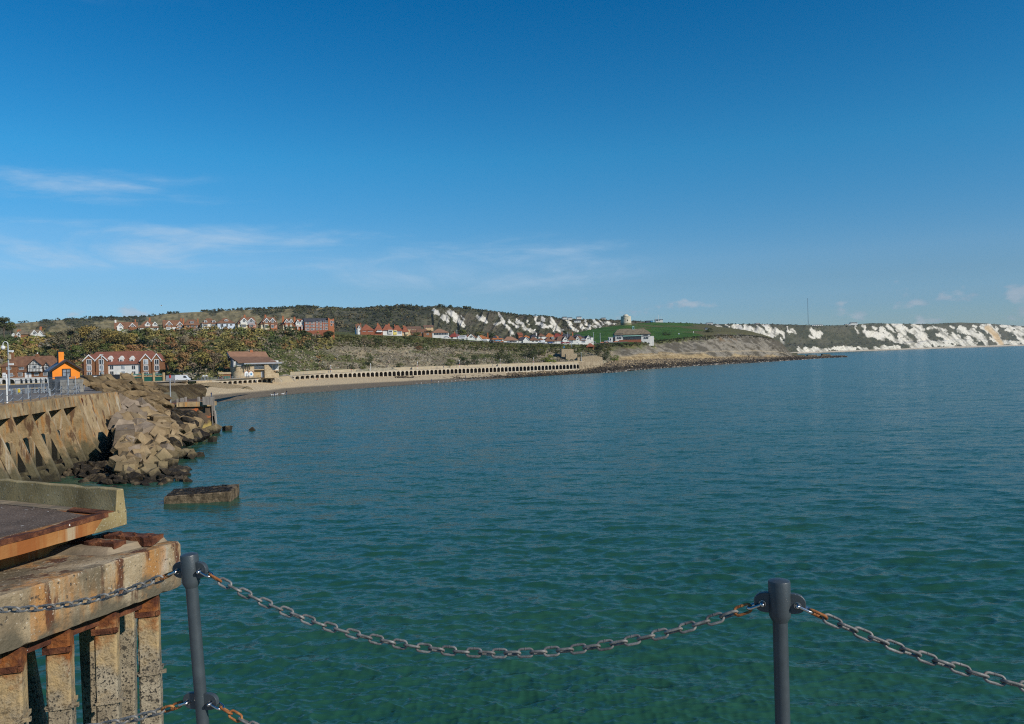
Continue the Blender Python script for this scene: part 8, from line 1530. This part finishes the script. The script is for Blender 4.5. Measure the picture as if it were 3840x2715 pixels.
# ------------------------------------------------------------------ people, dogs, gulls
def person_mesh(pose):
    J = {'pel': (0, 0, .95), 'chest': (0, .0, 1.32), 'neck': (0, 0, 1.5), 'head': (0, -.02, 1.66), 'top': (0, -.01, 1.76)}
    if pose == 'walk': L1 = [(.09, -.16, .52), (.09, -.30, .08), (.09, -.44, .04)]; L2 = [(-.09, .12, .52), (-.09, .34, .12), (-.09, .24, .03)]; A1 = [(.22, .0, 1.40), (.27, .12, 1.14), (.26, .05, .90)]; A2 = [(-.22, 0, 1.40), (-.27, -.06, 1.14), (-.25, -.22, .95)]
    elif pose == 'sit':
        J = {k: (x, y, z - .5) for k, (x, y, z) in J.items()}; L1 = [(.1, -.42, .48), (.1, -.46, .08), (.1, -.60, .04)]; L2 = [(-.1, -.42, .46), (-.1, -.48, .08), (-.1, -.62, .04)]; A1 = [(.22, 0, .9), (.26, -.08, .65), (.14, -.30, .58)]; A2 = [(-.22, 0, .9), (-.26, -.08, .65), (-.14, -.30, .58)]
    else: L1 = [(.1, .0, .52), (.1, .02, .08), (.11, -.14, .04)]; L2 = [(-.1, -.02, .52), (-.1, .02, .08), (-.11, -.14, .04)]; A1 = [(.22, 0, 1.40), (.26, .03, 1.13), (.24, -.08, .88)]; A2 = [(-.22, 0, 1.40), (-.26, .03, 1.13), (-.20, -.18, 1.0)]
    vs = [J['pel'], J['chest'], J['neck'], J['head'], J['top']] + L1 + L2 + A1 + A2; es = [(0, 1), (1, 2), (2, 3), (3, 4), (0, 5), (5, 6), (6, 7), (0, 8), (8, 9), (9, 10), (1, 11), (11, 12), (12, 13), (1, 14), (14, 15), (15, 16)]
    rad = [.15, .17, .062, .10, .07, .085, .055, .045, .085, .055, .045, .075, .05, .04, .075, .05, .04]
    me = bpy.data.meshes.new('person_rig'); me.from_pydata(vs, es, []); o = bpy.data.objects.new('person_rig', me); COL.objects.link(o); o.modifiers.new('skin', 'SKIN'); 
    for v, r_ in zip(me.skin_vertices[0].data, rad): v.radius = (r_, r_ * .8)
    me.skin_vertices[0].data[0].use_root = True; o.modifiers.new('sub', 'SUBSURF').levels = 1
    dg = bpy.context.evaluated_depsgraph_get(); m2 = bpy.data.meshes.new_from_object(o.evaluated_get(dg)); m2.name = 'person'; bpy.data.objects.remove(o)
    zc = J['neck'][2]; m2.materials.clear()
    for nm in ('skin', 'black_cloth', 'denim_cloth', 'rubber'): m2.materials.append(M[nm])
    for p in m2.polygons:
        z = p.center.z; hand = abs(p.center.x) > .12 and (p.center - Vector(A1[2])).length < .08 or (p.center - Vector(A2[2])).length < .08
        p.material_index = 0 if z > zc + .03 or hand else 1 if z > J['pel'][2] - .06 or abs(p.center.x) > .19 else 3 if z < .1 else 2
    m2.polygons.foreach_set('use_smooth', [True] * len(m2.polygons)); hm = MB(); hx, hy, hz = J['head']
    hm.lathe([(.09, hz - .02), (.118, hz + .04), (.112, hz + .11), (.07, hz + .155), (.01, hz + .17)], 12, (hx, hy + .03)); ho = hm.build('hair', M['bark']); hme = ho.data; bpy.data.objects.remove(ho); return m2, hme
PM = {k: person_mesh(k) for k in ('stand', 'walk', 'sit')}
GPB, GPP = 'people on the beach', 'people on the promenade'
PEOPLE = [('stand', 1029, 1489, 'beach', 'black_cloth', 'person in dark coat standing at the water edge with two pale dogs', GPB), ('walk', 1075, 1484, 'beach', 'black_cloth', 'person in black walking along the water edge beside a white dog', GPB), ('stand', 778, 1457, 'beach', 'black_cloth', 'person in black standing on dry sand near the weedy mound', GPB), ('stand', 793, 1490, 'beach', 'navy_cloth', 'person in navy standing on the wet sand behind the timber posts', GPB), ('walk', 1618, 1434, 'beach', 'navy_cloth', 'person in navy walking along the surf line', GPB), ('walk', 1746, 1419, 'beach', 'grey_cloth', 'person in grey walking on dark sand below the wall rocks', GPB), ('walk', 1848, 1414, 'beach', 'grey_cloth', 'person in grey farthest along the beach', GPB), ('stand', 959, 1432, 'beach', 'white_cloth', 'person in white standing in front of the small arches', GPB), ('sit', 1190, 1428, 'beach', 'red_cloth', 'person sitting on dry sand near the beach steps', GPB),
    ('walk', 1239, 0, 'prom', 'black_cloth', 'person in black on the promenade by the first white lamp post', GPP), ('walk', 1317, 0, 'prom', 'red_cloth', 'person in red walking on the promenade', GPP), ('walk', 1639, 0, 'prom', 'black_cloth', 'person in black on the promenade below the wide white building', GPP), ('walk', 1663, 0, 'prom', 'navy_cloth', 'person in navy on the promenade following the one in black', GPP), ('walk', 1847, 0, 'prom', 'grey_cloth', 'person in grey on the promenade near the dark shrubs', GPP), ('stand', 2065, 0, 'prom', 'white_cloth', 'person in white on the promenade near the stone stair block', GPP), ('stand', 2152, 0, 'prom', 'navy_cloth', 'person in blue at the far end of the promenade', GPP), ('sit', 925, 0, 'cafe', 'black_cloth', 'person in black sitting below the white arched window', GPP), ('sit', 933, 0, 'cafe', 'grey_cloth', 'person in grey sitting between the two arched windows', GPP), ('sit', 826, 0, 'cafe', 'black_cloth', 'person in black sitting below the restaurant terrace', GPP), ('sit', 836, 0, 'cafe', 'grey_cloth', 'person in grey sitting near the terrace windows', GPP), ('sit', 638, 1443, 'mound', 'navy_cloth', 'person in blue sitting on the bank above the weedy mound', GPB), ('sit', 654, 1440, 'mound', 'grey_cloth', 'person in grey sitting by a pale rock on the bank', GPB)]
def beach_z(px, py):            # where that line of sight meets the sand
    w = wl(px); b = ptz(px, promD(px), baseZ(px)); best = None
    for i in range(60):
        t = i / 59; q = w.lerp(b, t); e = abs(project(q)[1] - py)
        if best is None or e < best[0]: best = (e, q)
    return best[1]
for pose, px, py, where, coat, lb, gp in PEOPLE:
    p = beach_z(px, py) if where == 'beach' else ptz(px, promD(px) + (2.5 if where == 'prom' else 1.2), PZ) if where != 'mound' else pt(px, py, 222)
    if where == 'beach': p = p + Vector((0, 0, .05))
    o = bpy.data.objects.new('person', PM[pose][0]); COL.objects.link(o); o.location = p; o.rotation_euler.z = random.Random(px).uniform(-1.9, 1.9); tag(o, lb, 'person', gp); o.material_slots[1].link = 'OBJECT'; o.material_slots[1].material = M[coat]
    hr = bpy.data.objects.new('hair', PM[pose][1]); COL.objects.link(hr); hr.parent = o
    if where in ('cafe',):
        bn = MB(); bn.box(-.5, .5, -.1, .3, .36, .42); bn.box(-.45, -.38, -.05, .25, 0, .36); bn.box(.38, .45, -.05, .25, 0, .36); b_ = bn.build('bench', M['black_timber']); b_.location = p; b_.rotation_euler.z = o.rotation_euler.z; tag(b_, 'dark bench under ' + lb.replace(' sitting', ''), 'bench', 'small benches outside the restaurant')
def quadruped(name, loc, rz, m_, label, cat, s=1.0):
    me = bpy.data.meshes.new('rig'); vs = [(-.32, 0, .46), (0, 0, .44), (.28, 0, .48), (.42, 0, .62), (.52, 0, .68), (.64, 0, .64)]; es = [(i, i + 1) for i in range(5)]; rd = [.11, .12, .13, .08, .09, .045]
    for x, k, bx in ((-.32, 0, -.08), (.28, 2, .03)):
        for sd_ in (-.09, .09):
            i = len(vs); vs += [(x, sd_, .36), (x + (.06 if x < 0 else -.03), sd_, .2), (x + bx * .3, sd_, .02)]; es += [(k, i), (i, i + 1), (i + 1, i + 2)]; rd += [.07, .04, .035]
    i = len(vs); vs += [(-.46, 0, .52), (-.6, 0, .62)]; es += [(0, i), (i, i + 1)]; rd += [.035, .02]
    me.from_pydata(vs, es, []); o = bpy.data.objects.new('rig', me); COL.objects.link(o); o.modifiers.new('s', 'SKIN')
    for v, r_ in zip(me.skin_vertices[0].data, rd): v.radius = (r_, r_)
    me.skin_vertices[0].data[0].use_root = True; o.modifiers.new('u', 'SUBSURF').levels = 1; m2 = bpy.data.meshes.new_from_object(o.evaluated_get(bpy.context.evaluated_depsgraph_get())); bpy.data.objects.remove(o); m2.materials.clear(); m2.materials.append(M[m_]); m2.polygons.foreach_set('use_smooth', [True] * len(m2.polygons))
    d = bpy.data.objects.new(name, m2); COL.objects.link(d); d.location = loc; d.rotation_euler.z = rz; d.scale = (s, s, s); tag(d, label, cat, 'dogs at the water edge')
for px, py, rz, lb in ((1021, 1490, 3.0, 'pale dog left of the person standing at the water edge'), (1036, 1489, .2, 'pale dog right of the person standing at the water edge'), (1061, 1486, .3, 'white dog beside the person walking in black')): quadruped('dog', beach_z(px, py) + Vector((0, 0, .05)), rz, 'white_cloth', lb, 'dog', 1.15)
mat('gull_white', (.72, .72, .70), 5, .8); mat('gull_grey', (.30, .32, .34), 5, .8)
gb = MB(); gb.xf = Matrix.Translation((0, 0, .22)) @ Matrix.Rotation(R(80), 4, 'Y'); gb.lathe([(.01, -.26), (.05, -.2), (.10, -.06), (.105, .06), (.07, .17), (.055, .22), (.062, .27), (.04, .32), (.012, .35), (.004, .40)], 10); gb.xf = None; gb.tube([(0, -.04, 0), (0, -.04, .14)], .012, 5); gb.tube([(0, .04, 0), (0, .04, .14)], .012, 5)
go = gb.build('gull', M['gull_white'], None, True); wg = MB(); wg.hexa([(-.3, -.11, .26), (.12, -.115, .30), (.12, .115, .30), (-.3, .11, .26)], [(-.28, -.05, .31), (.08, -.06, .34), (.08, .06, .34), (-.28, .05, .31)]); wo = wg.build('wings', M['gull_grey'], go)
GLS = [(1563, 1440), (1580, 1439), (1597, 1438), (1630, 1435), (1645, 1434), (1662, 1433), (1679, 1431.5), (1694, 1431), (1708, 1430), (1725, 1428), (1740, 1426.5), (1769, 1424), (1784, 1422.5), (1801, 1421), (1822, 1419)]
ord_ = ['first', 'second', 'third', 'fourth', 'fifth', 'sixth', 'seventh', 'eighth', 'ninth', 'tenth', 'eleventh', 'twelfth', 'thirteenth', 'fourteenth', 'last']
for i, (px, py) in enumerate(GLS):
    o = go if i == 0 else dup(go); o.location = beach_z(px, py) + Vector((0, 0, .02)); o.rotation_euler.z = rt.uniform(0, 6); o.scale = (1.5, 1.5, 1.5); tag(o, f'gull standing at the surf, {ord_[i]} along the line of gulls from the wide sand', 'gull', 'gulls standing along the surf')
fg = empty('flying_gull', pt(605, 1146, 240), .5, 'single gull flying in the sky above the wooded bank', 'gull'); mb = MB(); mb.xf = Matrix.Rotation(R(90), 4, 'Y'); mb.lathe([(.01, -.3), (.06, -.2), (.10, 0), (.08, .14), (.05, .22), (.012, .33)], 10); mb.build('body', M['gull_white'], fg, True)
for s in (-1, 1): MB().hexa([(.1, s * .05, -.01), (.16, s * .38, .15), (.02, s * .78, .10), (-.1, s * .42, .13), (-.12, s * .05, -.01)], [(.1, s * .05, .02), (.16, s * .38, .17), (.02, s * .78, .11), (-.1, s * .42, .15), (-.12, s * .05, .02)]).build('wing', M['gull_grey'], fg)
for px, lb in ((1544, 'black litter bin on the promenade, below the bare grass'), (1866, 'black litter bin on the promenade below the gabled bungalow')):
    r = empty('litter_bin', ptz(px, promD(px) + 6.5, PZ), 0, lb, 'litter bin', 'black litter bins'); MB().lathe([(.32, 0), (.36, 1.0), (.36, 1.05)], 12).build('body', M['dark_panel'], r); MB().lathe([(.38, 1.05), (.38, 1.15), (.1, 1.3)], 12).build('lid', M['dark_panel'], r)

# ------------------------------------------------------------------ sea air
hz = MB(); hz.box(-9000, 9000, -400, 9500, -8, 230); hm_ = bpy.data.materials.new('haze'); hm_.use_nodes = True; ht_ = hm_.node_tree; ht_.nodes.clear(); q = G(ht_)
vp = q.n('ShaderNodeVolumePrincipled', ins={'Color': (0.80, 0.88, 1.0, 1), 'Density': 0.00003, 'Anisotropy': 0.0}); q.link(vp.outputs[0], q.n('ShaderNodeOutputMaterial').inputs[1])
tag(hz.build('haze', hm_), 'thin pale sea haze over the whole bay', 'haze', kind='stuff')
